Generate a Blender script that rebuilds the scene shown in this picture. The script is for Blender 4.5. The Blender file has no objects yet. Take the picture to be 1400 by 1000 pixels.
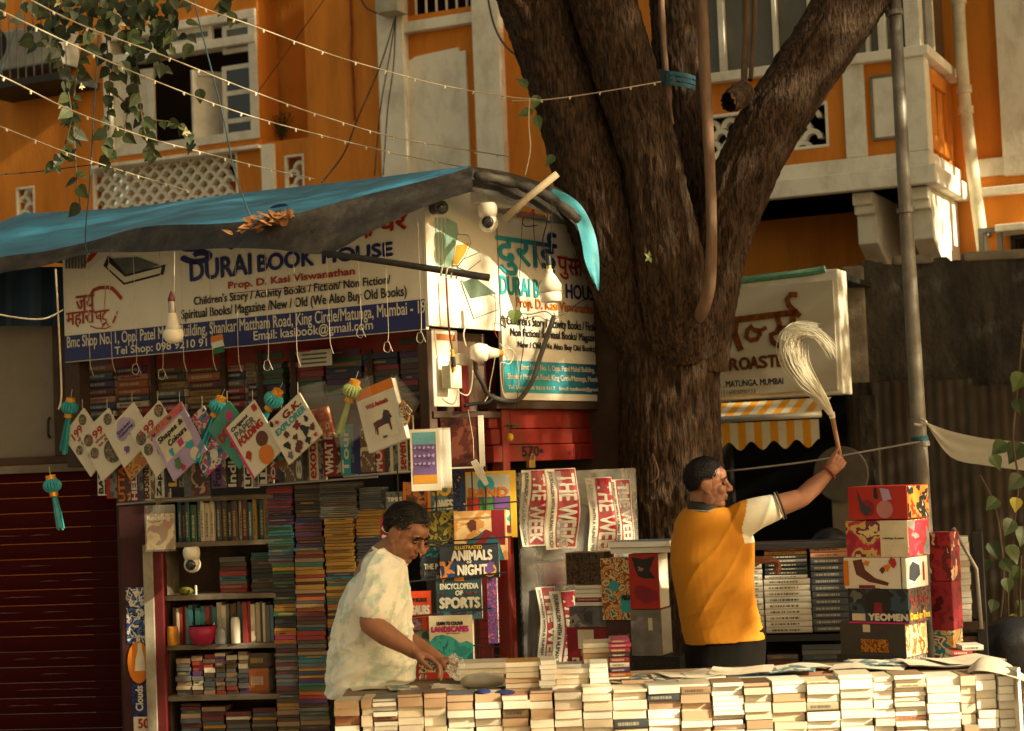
import bpy, bmesh, math, random
from mathutils import Vector, Matrix, noise
SC = bpy.context.scene
COL = SC.collection
R = math.radians
random.seed(7)
# ---------------------------------------------------------------- camera
FPX, PITCH, ROLL, CAMZ = 2500.0, R(3.2), R(2.3), 1.7
CO = Vector((0, 0, CAMZ))
CF = Vector((0, math.cos(PITCH), math.sin(PITCH)))
_u0 = Vector((0, -math.sin(PITCH), math.cos(PITCH)))
CR = Vector((1, 0, 0)) * math.cos(ROLL) - _u0 * math.sin(ROLL)
CU = Vector((1, 0, 0)) * math.sin(ROLL) + _u0 * math.cos(ROLL)
cd = bpy.data.cameras.new('camera')
cam = bpy.data.objects.new('camera', cd)
COL.objects.link(cam)
cam.matrix_world = Matrix(((CR.x, CU.x, -CF.x, 0), (CR.y, CU.y, -CF.y, 0), (CR.z, CU.z, -CF.z, CAMZ), (0, 0, 0, 1)))
cd.sensor_width = 36.0
cd.lens = FPX / 1400 * 36
cd.clip_end = 500
cd.dof.use_dof = True
cd.dof.focus_distance = 9.2
cd.dof.aperture_fstop = 3.2
SC.camera = cam
# ---------------------------------------------------------------- world, sun, exposure
SUN = Vector((0.80, -0.42, 0.43)).normalized()
wd = bpy.data.worlds.new('World')
SC.world = wd
wd.use_nodes = True
nt = wd.node_tree
bg = nt.nodes['Background']
sky = nt.nodes.new('ShaderNodeTexSky')
sky.sky_type = 'NISHITA'
sky.sun_disc = False
sky.sun_elevation = math.asin(SUN.z)
sky.sun_rotation = math.atan2(SUN.x, SUN.y)
sky.air_density = 1.0
sky.dust_density = 4.0
mx = nt.nodes.new('ShaderNodeMix')
mx.data_type = 'RGBA'
mx.blend_type = 'MULTIPLY'
mx.inputs[0].default_value = 1.0
mx.inputs[7].default_value = (1.0, 0.79, 0.46, 1)
nt.links.new(sky.outputs[0], mx.inputs[6])
nt.links.new(mx.outputs[2], bg.inputs[0])
bg.inputs[1].default_value = 0.102
sd = bpy.data.lights.new('sun', 'SUN')
sd.energy = 5.0
sd.angle = R(0.6)
sd.color = (1.0, 0.86, 0.58)
sun = bpy.data.objects.new('sun', sd)
COL.objects.link(sun)
sun.rotation_euler = SUN.to_track_quat('Z', 'Y').to_euler()
sun.location = (20, -10, 15)
vs = SC.view_settings
vs.view_transform = 'Standard'
vs.look = 'None'
vs.exposure = 1.3
vs.gamma = 1.0
vs.use_curve_mapping = False
SC.cycles.max_bounces = 6
SC.cycles.transparent_max_bounces = 12
SC.cycles.caustics_reflective = False
SC.cycles.caustics_refractive = False
SC.cycles.use_denoising = True

# ---------------------------------------------------------------- helpers
def ray(px, py):
    return CF * FPX + CR * (px - 700) - CU * (py - 500)

def P(px, py, Y):
    d = ray(px, py)
    return CO + d * (Y / d.y)

class Plane:
    """a flat frame in the place: u along it, v up it, n out of it"""
    def __init__(s, o, yaw=0.0, tilt=0.0, vec=None):
        s.o = o.copy()
        if vec:
            s.u, s.v, s.n = vec
        else:
            a, t = R(yaw), R(tilt)
            s.u = Vector((math.cos(a), -math.sin(a), 0))
            n, v = Vector((-math.sin(a), -math.cos(a), 0)), Vector((0, 0, 1))
            s.v = v * math.cos(t) - n * math.sin(t)
            s.n = n * math.cos(t) + v * math.sin(t)
    def at(s, px, py, w=0.0):
        d = ray(px, py)
        return CO + d * ((s.o + s.n * w - CO).dot(s.n) / d.dot(s.n))
    def uv(s, px, py, w=0.0):
        p = s.at(px, py, w) - s.o
        return p.dot(s.u), p.dot(s.v)
    def pt(s, u, v, w=0.0):
        return s.o + s.u * u + s.v * v + s.n * w
    def bb(s, x0, y0, x1, y1, w=0.0):
        a, b = s.uv(x0, y0, w), s.uv(x1, y1, w)
        return a[0], b[0], a[1], b[1]
    def sub(s, pa, pb, w=0.0):
        a, b = s.at(pa[0], pa[1], w), s.at(pb[0], pb[1], w)
        u = (b - a).normalized()
        return Plane(a, vec=(u, s.n.cross(u), s.n)), (b - a).length
    def off(s, u=0, v=0, w=0, rot=0.0, turn=0.0, lean=0.0):
        c, k = math.cos(rot), math.sin(rot)
        U, V, N = s.u * c + s.v * k, s.v * c - s.u * k, s.n
        if turn:
            c, k = math.cos(turn), math.sin(turn)
            U, N = U * c - N * k, N * c + U * k
        if lean:
            c, k = math.cos(lean), math.sin(lean)
            V, N = V * c - N * k, N * c + V * k
        return Plane(s.pt(u, v, w), vec=(U, V, N))

ORG = {}
def reg(o, org):
    ORG[o.name] = org.copy()
    return o

def tag(o, label=None, cat=None, group=None, kind=None):
    if label: o['label'] = label
    if cat: o['category'] = cat
    if group: o['group'] = group
    if kind: o['kind'] = kind
    return o

def thing(name, label, cat, base, group=None):
    o = bpy.data.objects.new(name, None)
    o.empty_display_size = 0.1
    COL.objects.link(o)
    o.location = base
    tag(o, label, cat, group)
    return reg(o, Vector(base))

def link(o, parent=None):
    COL.objects.link(o)
    if parent is not None:
        o.parent = parent
    return o

class MB:
    """collects shapes in world coordinates, then links them as one mesh object"""
    def __init__(s):
        s.v, s.f, s.m = [], [], []
    def add(s, vs, fs, m=0):
        b = len(s.v)
        s.v += [Vector(p) for p in vs]
        for f in fs:
            s.f.append([b + i for i in f])
            s.m.append(m)
        return s
    def box(s, pl, u0, u1, v0, v1, w0, w1, m=0):
        if u1 < u0: u0, u1 = u1, u0
        if v1 < v0: v0, v1 = v1, v0
        if w1 < w0: w0, w1 = w1, w0
        vs = [pl.pt(u, v, w) for w in (w0, w1) for v in (v0, v1) for u in (u0, u1)]
        return s.add(vs, [(0, 2, 3, 1), (4, 5, 7, 6), (0, 1, 5, 4), (2, 6, 7, 3), (0, 4, 6, 2), (1, 3, 7, 5)], m)
    def pbox(s, pl, x0, y0, x1, y1, w0, w1, m=0):
        a = pl.bb(x0, y0, x1, y1, max(w0, w1))
        return s.box(pl, *a, w0, w1, m)
    def prism(s, pl, poly, w0, w1, m=0):
        n = len(poly)
        ar = sum(poly[i][0] * poly[(i + 1) % n][1] - poly[(i + 1) % n][0] * poly[i][1] for i in range(n))
        if ar < 0: poly = poly[::-1]
        vs = [pl.pt(a, b, w0) for a, b in poly] + [pl.pt(a, b, w1) for a, b in poly]
        fs = [tuple(range(n - 1, -1, -1)), tuple(range(n, 2 * n))]
        fs += [(i, (i + 1) % n, n + (i + 1) % n, n + i) for i in range(n)]
        return s.add(vs, fs, m)
    def flat(s, pl, poly, w, m=0):
        n = len(poly)
        ar = sum(poly[i][0] * poly[(i + 1) % n][1] - poly[(i + 1) % n][0] * poly[i][1] for i in range(n))
        if ar < 0: poly = poly[::-1]
        return s.add([pl.pt(a, b, w) for a, b in poly], [tuple(range(n))], m)
    def disc(s, pl, u, v, ru, rv, w, m=0, n=18, w0=None):
        poly = [(u + ru * math.cos(6.2832 * i / n), v + rv * math.sin(6.2832 * i / n)) for i in range(n)]
        return s.flat(pl, poly, w, m) if w0 is None else s.prism(pl, poly, w0, w, m)
    def tube(s, pts, r, n=8, m=0, cap=True):
        pts = [Vector(p) for p in pts]
        k = len(pts)
        rs = r if isinstance(r, (list, tuple)) else [r] * k
        t = (pts[1] - pts[0]).normalized()
        a = t.orthogonal().normalized()
        vs = []
        for i in range(k):
            t = (pts[min(i + 1, k - 1)] - pts[max(i - 1, 0)])
            if t.length < 1e-9: t = Vector((0, 0, 1))
            t.normalize()
            a = (a - t * a.dot(t))
            a = a.normalized() if a.length > 1e-6 else t.orthogonal().normalized()
            b = t.cross(a)
            vs += [pts[i] + (a * math.cos(6.28319 * j / n) + b * math.sin(6.28319 * j / n)) * rs[i] for j in range(n)]
        fs = [(i * n + j, i * n + (j + 1) % n, (i + 1) * n + (j + 1) % n, (i + 1) * n + j) for i in range(k - 1) for j in range(n)]
        if cap:
            fs += [tuple(range(n - 1, -1, -1)), tuple((k - 1) * n + j for j in range(n))]
        return s.add(vs, fs, m)
    def lathe(s, o, ax, prof, n=20, m=0):
        ax = Vector(ax).normalized()
        return s.tube([Vector(o) + ax * h for h, r in prof], [max(r, 1e-4) for h, r in prof], n, m)
    def ball(s, c, rx, ry=None, rz=None, n=12, m=0, axes=None):
        ry, rz = ry or rx, rz or rx
        X, Y, Z = axes or (Vector((1, 0, 0)), Vector((0, 1, 0)), Vector((0, 0, 1)))
        k = n // 2
        vs, fs = [], []
        for i in range(k + 1):
            t = math.pi * i / k
            for j in range(n):
                f = 6.28319 * j / n
                vs.append(Vector(c) + X * (rx * math.sin(t) * math.cos(f)) + Y * (ry * math.sin(t) * math.sin(f)) + Z * (rz * math.cos(t)))
        for i in range(k):
            for j in range(n):
                fs.append((i * n + j, (i + 1) * n + j, (i + 1) * n + (j + 1) % n, i * n + (j + 1) % n))
        return s.add(vs, fs, m)
    def sheet(s, rows, m=0):
        """rows: equally long rows of points"""
        n = len(rows[0])
        vs = [p for r in rows for p in r]
        fs = [(i * n + j, i * n + j + 1, (i + 1) * n + j + 1, (i + 1) * n + j) for i in range(len(rows) - 1) for j in range(n - 1)]
        return s.add(vs, fs, m)
    def mesh(s, name, mats, org, smooth=False, bevel=0.0, weld=False):
        me = bpy.data.meshes.new(name)
        me.from_pydata([p - org for p in s.v], [], s.f)
        for x in (mats if isinstance(mats, (list, tuple)) else [mats]):
            me.materials.append(x)
        if len(me.materials) > 1:
            me.polygons.foreach_set('material_index', s.m)
        if bevel or weld:
            bm = bmesh.new()
            bm.from_mesh(me)
            if weld: bmesh.ops.remove_doubles(bm, verts=bm.verts, dist=1e-4)
            if bevel:
                bmesh.ops.bevel(bm, geom=[e for e in bm.edges if len(e.link_faces) == 2 and e.calc_face_angle(0) > 0.6], offset=bevel, segments=2, profile=0.6, affect='EDGES', clamp_overlap=True)
            bm.to_mesh(me)
            bm.free()
        if smooth:
            me.shade_smooth()
        me.update()
        return me
    def build(s, name, mats, parent=None, smooth=False, bevel=0.0, org=None, weld=False):
        if parent is not None:
            org = ORG[parent.name]
        elif org is None:
            n = len(s.v)
            org = Vector((sum(p.x for p in s.v) / n, sum(p.y for p in s.v) / n, min(p.z for p in s.v)))
        o = bpy.data.objects.new(name, s.mesh(name, mats, org, smooth, bevel, weld))
        link(o, parent)
        if parent is None:
            o.location = org
        return reg(o, org)

# ---------------------------------------------------------------- materials
MATS = {}
def lin(c):
    if isinstance(c, str):
        c = [int(c[i:i + 2], 16) / 255 for i in (0, 2, 4)]
        c = [x / 12.92 if x <= 0.04045 else ((x + 0.055) / 1.055) ** 2.4 for x in c]
    return (c[0], c[1], c[2], 1)

def M(name, col, rough=0.7, var=0.18, scale=6.0, bump=0.15, bscale=80.0, metal=0.0, spec=0.3, stretch=(1, 1, 1), dirt=None, dscale=2.0, damt=0.6, dist=0.01, coat=0.0, alpha=1.0, rand=0.0, dr=(.47, .66)):
    """a procedural material: base colour with cloudy variation, optional dirt patches and fine relief"""
    if name in MATS: return MATS[name]
    m = bpy.data.materials.new(name)
    m.use_nodes = True
    t = m.node_tree
    b = t.nodes['Principled BSDF']
    b.inputs['Roughness'].default_value = rough
    b.inputs['Metallic'].default_value = metal
    b.inputs['Specular IOR Level'].default_value = spec
    b.inputs['Coat Weight'].default_value = coat
    b.inputs['Alpha'].default_value = alpha
    c = lin(col)
    tc = t.nodes.new('ShaderNodeTexCoord')
    mp = t.nodes.new('ShaderNodeMapping')
    mp.inputs['Scale'].default_value = stretch
    t.links.new(tc.outputs['Object'], mp.inputs[0])
    n = t.nodes.new('ShaderNodeTexNoise')
    n.inputs['Scale'].default_value = scale
    n.inputs['Detail'].default_value = 5
    n.inputs['Roughness'].default_value = 0.6
    t.links.new(mp.outputs[0], n.inputs[0])
    r = t.nodes.new('ShaderNodeValToRGB')
    r.color_ramp.elements[0].position = 0.3
    r.color_ramp.elements[1].position = 0.7
    r.color_ramp.elements[0].color = tuple(x * (1 - var) for x in c[:3]) + (1,)
    r.color_ramp.elements[1].color = tuple(min(1, x * (1 + var)) for x in c[:3]) + (1,)
    t.links.new(n.outputs[0], r.inputs[0])
    out = r.outputs[0]
    if dirt:
        n2 = t.nodes.new('ShaderNodeTexNoise')
        n2.inputs['Scale'].default_value = dscale
        n2.inputs['Detail'].default_value = 8
        n2.inputs['Roughness'].default_value = 0.7
        t.links.new(mp.outputs[0], n2.inputs[0])
        r2 = t.nodes.new('ShaderNodeValToRGB')
        r2.color_ramp.elements[0].position = dr[0]
        r2.color_ramp.elements[1].position = dr[1]
        r2.color_ramp.elements[0].color = (0, 0, 0, 1)
        r2.color_ramp.elements[1].color = (damt, damt, damt, 1)
        t.links.new(n2.outputs[0], r2.inputs[0])
        x = t.nodes.new('ShaderNodeMix')
        x.data_type = 'RGBA'
        t.links.new(r2.outputs[0], x.inputs[0])
        t.links.new(out, x.inputs[6])
        x.inputs[7].default_value = lin(dirt)
        out = x.outputs[2]
    if rand:
        oi = t.nodes.new('ShaderNodeObjectInfo')
        hs = t.nodes.new('ShaderNodeHueSaturation')
        mr = t.nodes.new('ShaderNodeMapRange')
        mr.inputs[3].default_value = 1 - rand
        mr.inputs[4].default_value = 1 + rand
        t.links.new(oi.outputs['Random'], mr.inputs[0])
        t.links.new(mr.outputs[0], hs.inputs['Value'])
        t.links.new(out, hs.inputs['Color'])
        out = hs.outputs[0]
    t.links.new(out, b.inputs['Base Color'])
    if bump:
        n3 = t.nodes.new('ShaderNodeTexNoise')
        n3.inputs['Scale'].default_value = bscale
        n3.inputs['Detail'].default_value = 4
        t.links.new(mp.outputs[0], n3.inputs[0])
        bp = t.nodes.new('ShaderNodeBump')
        bp.inputs['Strength'].default_value = bump
        bp.inputs['Distance'].default_value = dist
        t.links.new(n3.outputs[0], bp.inputs['Height'])
        t.links.new(bp.outputs[0], b.inputs['Normal'])
    MATS[name] = m
    return m

def ART(name, cols, scale=18.0, rough=0.4, seed=0.0, detail=6.0, distort=.35, stretch=(1, 1, 1)):
    """printed picture: hard-edged patches of a few inks"""
    if name in MATS: return MATS[name]
    m = bpy.data.materials.new(name)
    m.use_nodes = True
    t = m.node_tree
    b = t.nodes['Principled BSDF']
    b.inputs['Roughness'].default_value = rough
    b.inputs['Specular IOR Level'].default_value = 0.35
    tc = t.nodes.new('ShaderNodeTexCoord')
    mp = t.nodes.new('ShaderNodeMapping')
    mp.inputs['Location'].default_value = (seed, seed * 1.7, seed * 0.6)
    mp.inputs['Scale'].default_value = stretch
    t.links.new(tc.outputs['Object'], mp.inputs[0])
    n = t.nodes.new('ShaderNodeTexNoise')
    n.inputs['Scale'].default_value = scale
    n.inputs['Detail'].default_value = detail
    n.inputs['Distortion'].default_value = distort
    t.links.new(mp.outputs[0], n.inputs[0])
    r = t.nodes.new('ShaderNodeValToRGB')
    r.color_ramp.interpolation = 'CONSTANT'
    e = r.color_ramp.elements
    k = len(cols)
    while len(e) < k: e.new(0.5)
    for i, c in enumerate(cols):
        e[i].position = 0 if i == 0 else 0.34 + 0.32 * (i - 0.5) / max(1, k - 1)
    for i, c in enumerate(cols):
        e[i].color = lin(c)
    t.links.new(n.outputs[0], r.inputs[0])
    t.links.new(r.outputs[0], b.inputs['Base Color'])
    MATS[name] = m
    return m

# ---------------------------------------------------------------- lettering
_TX = {}
def text_geo(body, shear=0.0):
    k = (body, shear)
    if k in _TX: return _TX[k]
    c = bpy.data.curves.new('t', 'FONT')
    c.body = body
    c.shear = shear
    c.resolution_u = 3
    o = bpy.data.objects.new('t', c)
    COL.objects.link(o)
    dg = bpy.context.evaluated_depsgraph_get()
    me = bpy.data.meshes.new_from_object(o.evaluated_get(dg))
    vs = [v.co.copy() for v in me.vertices]
    fs = [tuple(p.vertices) for p in me.polygons]
    bpy.data.objects.remove(o)
    bpy.data.curves.remove(c)
    bpy.data.meshes.remove(me)
    par = list(range(len(vs)))                 # islands, so that overlapping glyphs never share a plane
    def find(a):
        while par[a] != a:
            par[a] = par[par[a]]
            a = par[a]
        return a
    for f in fs:
        for q in f[1:]: par[find(q)] = find(f[0])
    ids = {}
    for i, p in enumerate(vs):
        p.z = 0.0002 * (ids.setdefault(find(i), len(ids)) % 3)
    x0, x1 = min(p.x for p in vs), max(p.x for p in vs)
    y0, y1 = min(p.y for p in vs), max(p.y for p in vs)
    _TX[k] = (vs, fs, x0, x1, y0, y1)
    return _TX[k]

def write(mb, pl, body, u0, u1, v0, v1, w=0.002, m=0, bold=0.0, shear=0.0):
    """lettering filling the box u0..u1, v0..v1 on a plane"""
    vs, fs, x0, x1, y0, y1 = text_geo(body, shear)
    sx, sy = (u1 - u0) / (x1 - x0), (v1 - v0) / (y1 - y0)
    sh = [(0, 0)] if not bold else [(-bold, 0), (bold, 0), (0, bold * 0.8), (0, -bold * 0.8)]
    for i, (du, dv) in enumerate(sh):
        mb.add([pl.pt(u0 + (p.x - x0) * sx + du, v0 + (p.y - y0) * sy + dv, w + p.z + 0.0007 * i) for p in vs], fs, m)
    return mb

def stroke(mb, pl, pts, wd, w=0.002, m=0):
    """a brush stroke of given width through points (u, v[, width])"""
    n = len(pts)
    L, Rr = [], []
    for i in range(n):
        a, b = pts[max(i - 1, 0)], pts[min(i + 1, n - 1)]
        dx, dy = b[0] - a[0], b[1] - a[1]
        d = math.hypot(dx, dy) or 1
        k = (pts[i][2] if len(pts[i]) > 2 else wd) / 2
        L.append(pl.pt(pts[i][0] - dy / d * k, pts[i][1] + dx / d * k, w))
        Rr.append(pl.pt(pts[i][0] + dy / d * k, pts[i][1] - dx / d * k, w))
    return mb.sheet([L, Rr], m)

def arc(cu, cv, ru, rv, a0, a1, n=10):
    return [(cu + ru * math.cos(R(a0 + (a1 - a0) * i / n)), cv + rv * math.sin(R(a0 + (a1 - a0) * i / n))) for i in range(n + 1)]

def lerp(a, b, t):
    return a + (b - a) * t

def smooth_path(pts, k=6):
    """Catmull-Rom through points"""
    pts = [Vector(p) for p in pts]
    out = []
    for i in range(len(pts) - 1):
        p0, p1, p2, p3 = pts[max(i - 1, 0)], pts[i], pts[i + 1], pts[min(i + 2, len(pts) - 1)]
        for j in range(k):
            t = j / k
            out.append(0.5 * ((2 * p1) + (p2 - p0) * t + (2 * p0 - 5 * p1 + 4 * p2 - p3) * t * t + (3 * p1 - p0 - 3 * p2 + p3) * t ** 3))
    out.append(pts[-1])
    return out

# ---------------------------------------------------------------- planes of the place
YC = 9.6                                                       # the stall's front corner
CORNER = P(586, 445, YC)
SIGN = Plane(CORNER, 33)                                       # long front of the stall
SIDE = Plane(CORNER, -57)                                      # its right-hand end
SHELF = Plane(P(300, 850, 10.45), 8)                           # book shelves under the sign
SHUT = Plane(P(100, 800, 11.35), 8)                             # rolling shutter beside them
RACK = Plane(P(620, 800, 9.35), 8)                             # wire rack of display books
BACK = Plane(P(700, 200, 17.0), 25)                            # facade of the apartment house
BAY = Plane(BACK.pt(0, 0, 1.2), 25)                            # front of its bay
ROAST = Plane(P(1070, 460, 12.9), 25)                          # signboard of the shop behind
WALL = Plane(P(1270, 450, 13.6), 6.7)                          # compound wall
# ---------------------------------------------------------------- ground
m_ground = M('asphalt', (0.15, 0.13, 0.11), 0.9, 0.25, 3, 0.4, 60)
g = MB()
g.add([(-150, -60, 0), (150, -60, 0), (150, 160, 0), (-150, 160, 0)], [(0, 1, 2, 3)])
tag(g.build('ground', m_ground, org=Vector((0, 0, 0))), kind='structure')
pv = MB()
PG = Plane(Vector((0, 8.4, 0)), 0)
m_pave = M('pavement_concrete', (0.36, 0.32, 0.27), 0.9, 0.2, 3, 0.3, 50, dirt=(0.2, 0.17, 0.14))
pv.box(PG, -9, 9, 0, 0.03, -4.5, 3.2)
tag(pv.build('pavement', m_pave, bevel=0.015), kind='structure')
# ---------------------------------------------------------------- apartment house
m_orange = M('ochre_plaster', (0.66, 0.225, 0.024), 0.85, 0.15, 1.6, 0.3, 30, dirt=(0.26, 0.085, 0.02), dscale=1.5, damt=0.45, stretch=(1.6, 1.6, 0.3))
m_cream = M('cream_paint', (0.82, 0.78, 0.65), 0.8, 0.08, 2, 0.2, 40, dirt=(0.34, 0.28, 0.19), dscale=3.2, damt=0.45, stretch=(1, 1, 0.6))
m_wood = M('painted_window_wood', (0.70, 0.66, 0.55), 0.6, 0.08, 3, 0.1, 60, dirt=(0.35, 0.3, 0.2), dscale=5, damt=0.4)
m_glass = M('window_glass', (0.02, 0.025, 0.025), 0.08, 0.2, 2, 0, spec=0.6)
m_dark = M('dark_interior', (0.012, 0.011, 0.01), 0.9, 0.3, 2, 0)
m_greyglass = M('dusty_glass', (0.10, 0.105, 0.09), 0.25, 0.25, 1.5, 0, spec=0.5)
m_iron = M('dark_iron', (0.03, 0.028, 0.025), 0.6, 0.2, 8, 0.1, metal=0.3)
m_stain = M('rust_stain', (0.26, 0.06, 0.02), 0.9, 0.4, 14, 0)
house = thing('apartment_building', 'orange apartment house with cream trim and pierced balcony screens behind the stall', 'building', BACK.pt(0, -BACK.o.z, 0))

def holed(mb, pl, U, V, holes, w=0.0, depth=0.3, m=0):
    """a wall face with real openings and their reveals"""
    us = sorted(set([U[0], U[1]] + [h[i] for h in holes for i in (0, 1)]))
    vs_ = sorted(set([V[0], V[1]] + [h[i] for h in holes for i in (2, 3)]))
    us = [u for u in us if U[0] <= u <= U[1]]
    vs_ = [v for v in vs_ if V[0] <= v <= V[1]]
    for i in range(len(us) - 1):
        for j in range(len(vs_) - 1):
            cu, cv = (us[i] + us[i + 1]) / 2, (vs_[j] + vs_[j + 1]) / 2
            if any(h[0] < cu < h[1] and h[2] < cv < h[3] for h in holes): continue
            mb.add([pl.pt(us[i], vs_[j], w), pl.pt(us[i + 1], vs_[j], w), pl.pt(us[i + 1], vs_[j + 1], w), pl.pt(us[i], vs_[j + 1], w)], [(0, 1, 2, 3)], m)
    for a, b, c, d in holes:
        q = [(a, c), (b, c), (b, d), (a, d)]
        for k in range(4):
            p0, p1 = q[k], q[(k + 1) % 4]
            mb.add([pl.pt(*p0, w), pl.pt(*p1, w), pl.pt(*p1, w - depth), pl.pt(*p0, w - depth)], [(3, 2, 1, 0)], m)

_JT = {}
def jali(parent, pl, u0, u1, v0, v1, pitch, w0, w1):
    """pierced screen of fish-scale arches: every arch a block of its own"""
    key = (round(pitch, 3), round(w1 - w0, 3))
    if key not in _JT:
        t = MB()
        F0 = Plane(Vector((0, 0, 0)), vec=(Vector((1, 0, 0)), Vector((0, 0, 1)), Vector((0, -1, 0))))
        po = arc(0, 0, pitch * .5, pitch * .5, 180, 0, 9)
        pi = arc(0, 0, pitch * .27, pitch * .27, 0, 180, 9)
        for i in range(9):
            a, b = po[i], po[i + 1]
            c, d = pi[9 - i], pi[8 - i]
            t.prism(F0, [a, b, d, c], 0, w1 - w0)
        _JT[key] = t.mesh('screen_block', m_cream, Vector((0, 0, 0)))
    me = _JT[key]
    rot = Matrix((( pl.u.x, -pl.n.x, 0), (pl.u.y, -pl.n.y, 0), (0, 0, 1))).to_4x4()
    row, v = 0, v0
    while v + pitch * .5 < v1 + pitch * .1:
        u = u0 + pitch * .5 + (pitch * .5 if row % 2 else 0)
        while u + pitch * .45 < u1:
            o = bpy.data.objects.new('screen_block', me)
            link(o, parent)
            o.matrix_local = Matrix.Translation(pl.pt(u, v, w0) - ORG[parent.name]) @ rot
            u += pitch
        v += pitch * .5
        row += 1

# openings in the main facade
H_win = BACK.bb(146, 217, 350, 12)
H_niche = BACK.bb(357, 196, 413, -60)
H_jal = BACK.bb(128, 300, 324, 206)
H_j2 = BACK.bb(390, 262, 415, 210)
H_j3 = BACK.bb(23, 315, 47, 254)
H_gr = BACK.bb(547, 24, 650, -80)
H_ac = BACK.bb(1384, 352, 1440, 318)
zt = 12.0 - BACK.o.z
zb = -BACK.o.z + 0.02
UL, UR = BACK.uv(-260, 300)[0], BACK.uv(1600, 300)[0]
w = MB()
holed(w, BACK, (UL, UR), (zb, zt), [H_win, H_niche, H_jal, H_j2, H_j3, H_gr, H_ac], 0, 0.35)
w.build('wall', m_orange, house)
# rooms and recesses behind the openings
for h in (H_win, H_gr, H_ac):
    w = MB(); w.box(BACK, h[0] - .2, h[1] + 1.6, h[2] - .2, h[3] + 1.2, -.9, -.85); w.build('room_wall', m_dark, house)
w = MB()
w.box(BACK, H_niche[0] - .1, H_niche[1] + .1, H_niche[2] - .1, H_niche[3] + .1, -.55, -.45)
for h in (H_jal, H_j2, H_j3):
    w.box(BACK, h[0] - .2, h[1] + .2, h[2] - .2, h[3] + .2, -.95, -.9)
w.build('recess_wall', m_orange, house)
jali(house, BACK, H_jal[0], H_jal[1], H_jal[2], H_jal[3], 0.152, -.12, -.04)
jali(house, BACK, H_j2[0], H_j2[1], H_j2[2], H_j2[3], 0.15, -.12, -.04)
jali(house, BACK, H_j3[0], H_j3[1], H_j3[2], H_j3[3], 0.15, -.12, -.04)
def frame(pl, h, t, w0, w1, mat, name, parent=house):
    f = MB()
    f.box(pl, h[0], h[1], h[2], h[2] + t, w0, w1)
    f.box(pl, h[0], h[1], h[3] - t, h[3], w0, w1)
    f.box(pl, h[0], h[0] + t, h[2] + t, h[3] - t, w0, w1)
    f.box(pl, h[1] - t, h[1], h[2] + t, h[3] - t, w0, w1)
    return f.build(name, mat, parent, bevel=0.006)
frame(BACK, H_j2, .022, -.05, .004, m_cream, 'screen_frame')
frame(BACK, H_j3, .022, -.05, .004, m_cream, 'screen_frame')
frame(BACK, H_jal, .025, -.05, .004, m_cream, 'screen_frame')
# timber window with leaves
win = frame(BACK, H_win, .09, -.18, .03, m_wood, 'window')
def leaf(px0, py0, px1, py1, panes, w0, name='window_leaf', gm=m_glass, turn=0.0, st=.05):
    a = BACK.bb(px0, py0, px1, py1)
    W, H = a[1] - a[0], a[3] - a[2]
    pl = BACK.off(a[0], a[2], w0, turn=turn)
    f = MB()
    ys = [0] + [H * k / panes for k in range(1, panes)] + [H]
    f.box(pl, 0, st, 0, H, -.02, .02)
    f.box(pl, W - st, W, 0, H, -.02, .02)
    for i, y in enumerate(ys):
        c = min(max(y, st / 2), H - st / 2)
        f.box(pl, st, W - st, c - st / 2, c + st / 2, -.02, .02)
    o = f.build(name, m_wood, house, bevel=0.004)
    for i in range(panes):
        g_ = MB()
        g_.box(pl, st * .8, W - st * .8, ys[i] + st * .4, ys[i + 1] - st * .4, -.006, .004)
        g_.build('pane', gm, o)
    return o
leaf(156, 208, 206, 92, 1, -.05, gm=m_wood, st=.08)                 # closed boarded leaf
leaf(267, 208, 345, 84, 1, .03, turn=R(58), gm=m_wood, st=.06)       # leaf standing open
leaf(304, 205, 345, 84, 3, -.05)
leaf(205, 82, 287, 34, 2, -.05, gm=m_greyglass)
leaf(302, 74, 342, 28, 1, -.05, gm=m_greyglass)
rl = MB()
a = BACK.bb(150, 90, 350, 75)
rl.box(BACK, a[0] - .02, a[1] + .02, a[2], a[2] + .09, -.14, .045)
rl.build('transom', m_wood, win, bevel=.008)
# cream trim of the facade
def trim(name, rects, pl=BACK, mat=m_cream, bev=.008, parent=house):
    for (x0, y0, x1, y1, w0, w1) in rects:
        t = MB()
        t.pbox(pl, x0, y0, x1, y1, w0, w1)
        t.build(name, mat, parent, bevel=bev)
trim('sill', [(124, 232, 353, 197, 0, .10)])
trim('pilaster', [(358, 266, 373, 196, 0, .05), (525, 320, 546, -70, 0, .12), (656, 320, 677, -70, 0, .12), (1372, 240, 1396, -70, 0, .10)])
trim('lintel', [(546.5, 46, 655.5, 14, 0, .10)])
a = BACK.bb(560, 330, 638, 64)
c = .07
pn = MB()
pn.prism(BACK, [(a[0], a[2]), (a[1], a[2]), (a[1], a[3] - c * .6), (a[1] - c, a[3] - c * .6), (a[1] - c, a[3]), (a[0] + c * 2.2, a[3] - .03), (a[0] + c * 1.1, a[3] - c * .9), (a[0], a[3] - c * 1.8)], .0, .035)
pn.build('wall_panel', m_cream, house, bevel=.006)
for px in (566, 580, 594, 608, 622, 636):
    b = MB()
    p0, p1 = BACK.uv(px, 24), BACK.uv(px, -80)
    b.tube([BACK.pt(p0[0], p0[1], -.05), BACK.pt(p0[0], p1[1], -.05)], .012, 6)
    b.build('window_bar', m_cream, house)
trim('string_course', [(1337, 268, 1480, 243, 0, .14), (1332, 242, 1480, 203, 0, .09)])
s_ = MB()
pts = [BACK.at(478, -20, .012), BACK.at(481, 40, .012), BACK.at(480, 75, .012), BACK.at(483, 110, .012), BACK.at(485, 165, .012)]
s_.tube(pts, .012, 6)
s_.build('stained_crack', m_stain, house)
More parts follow.
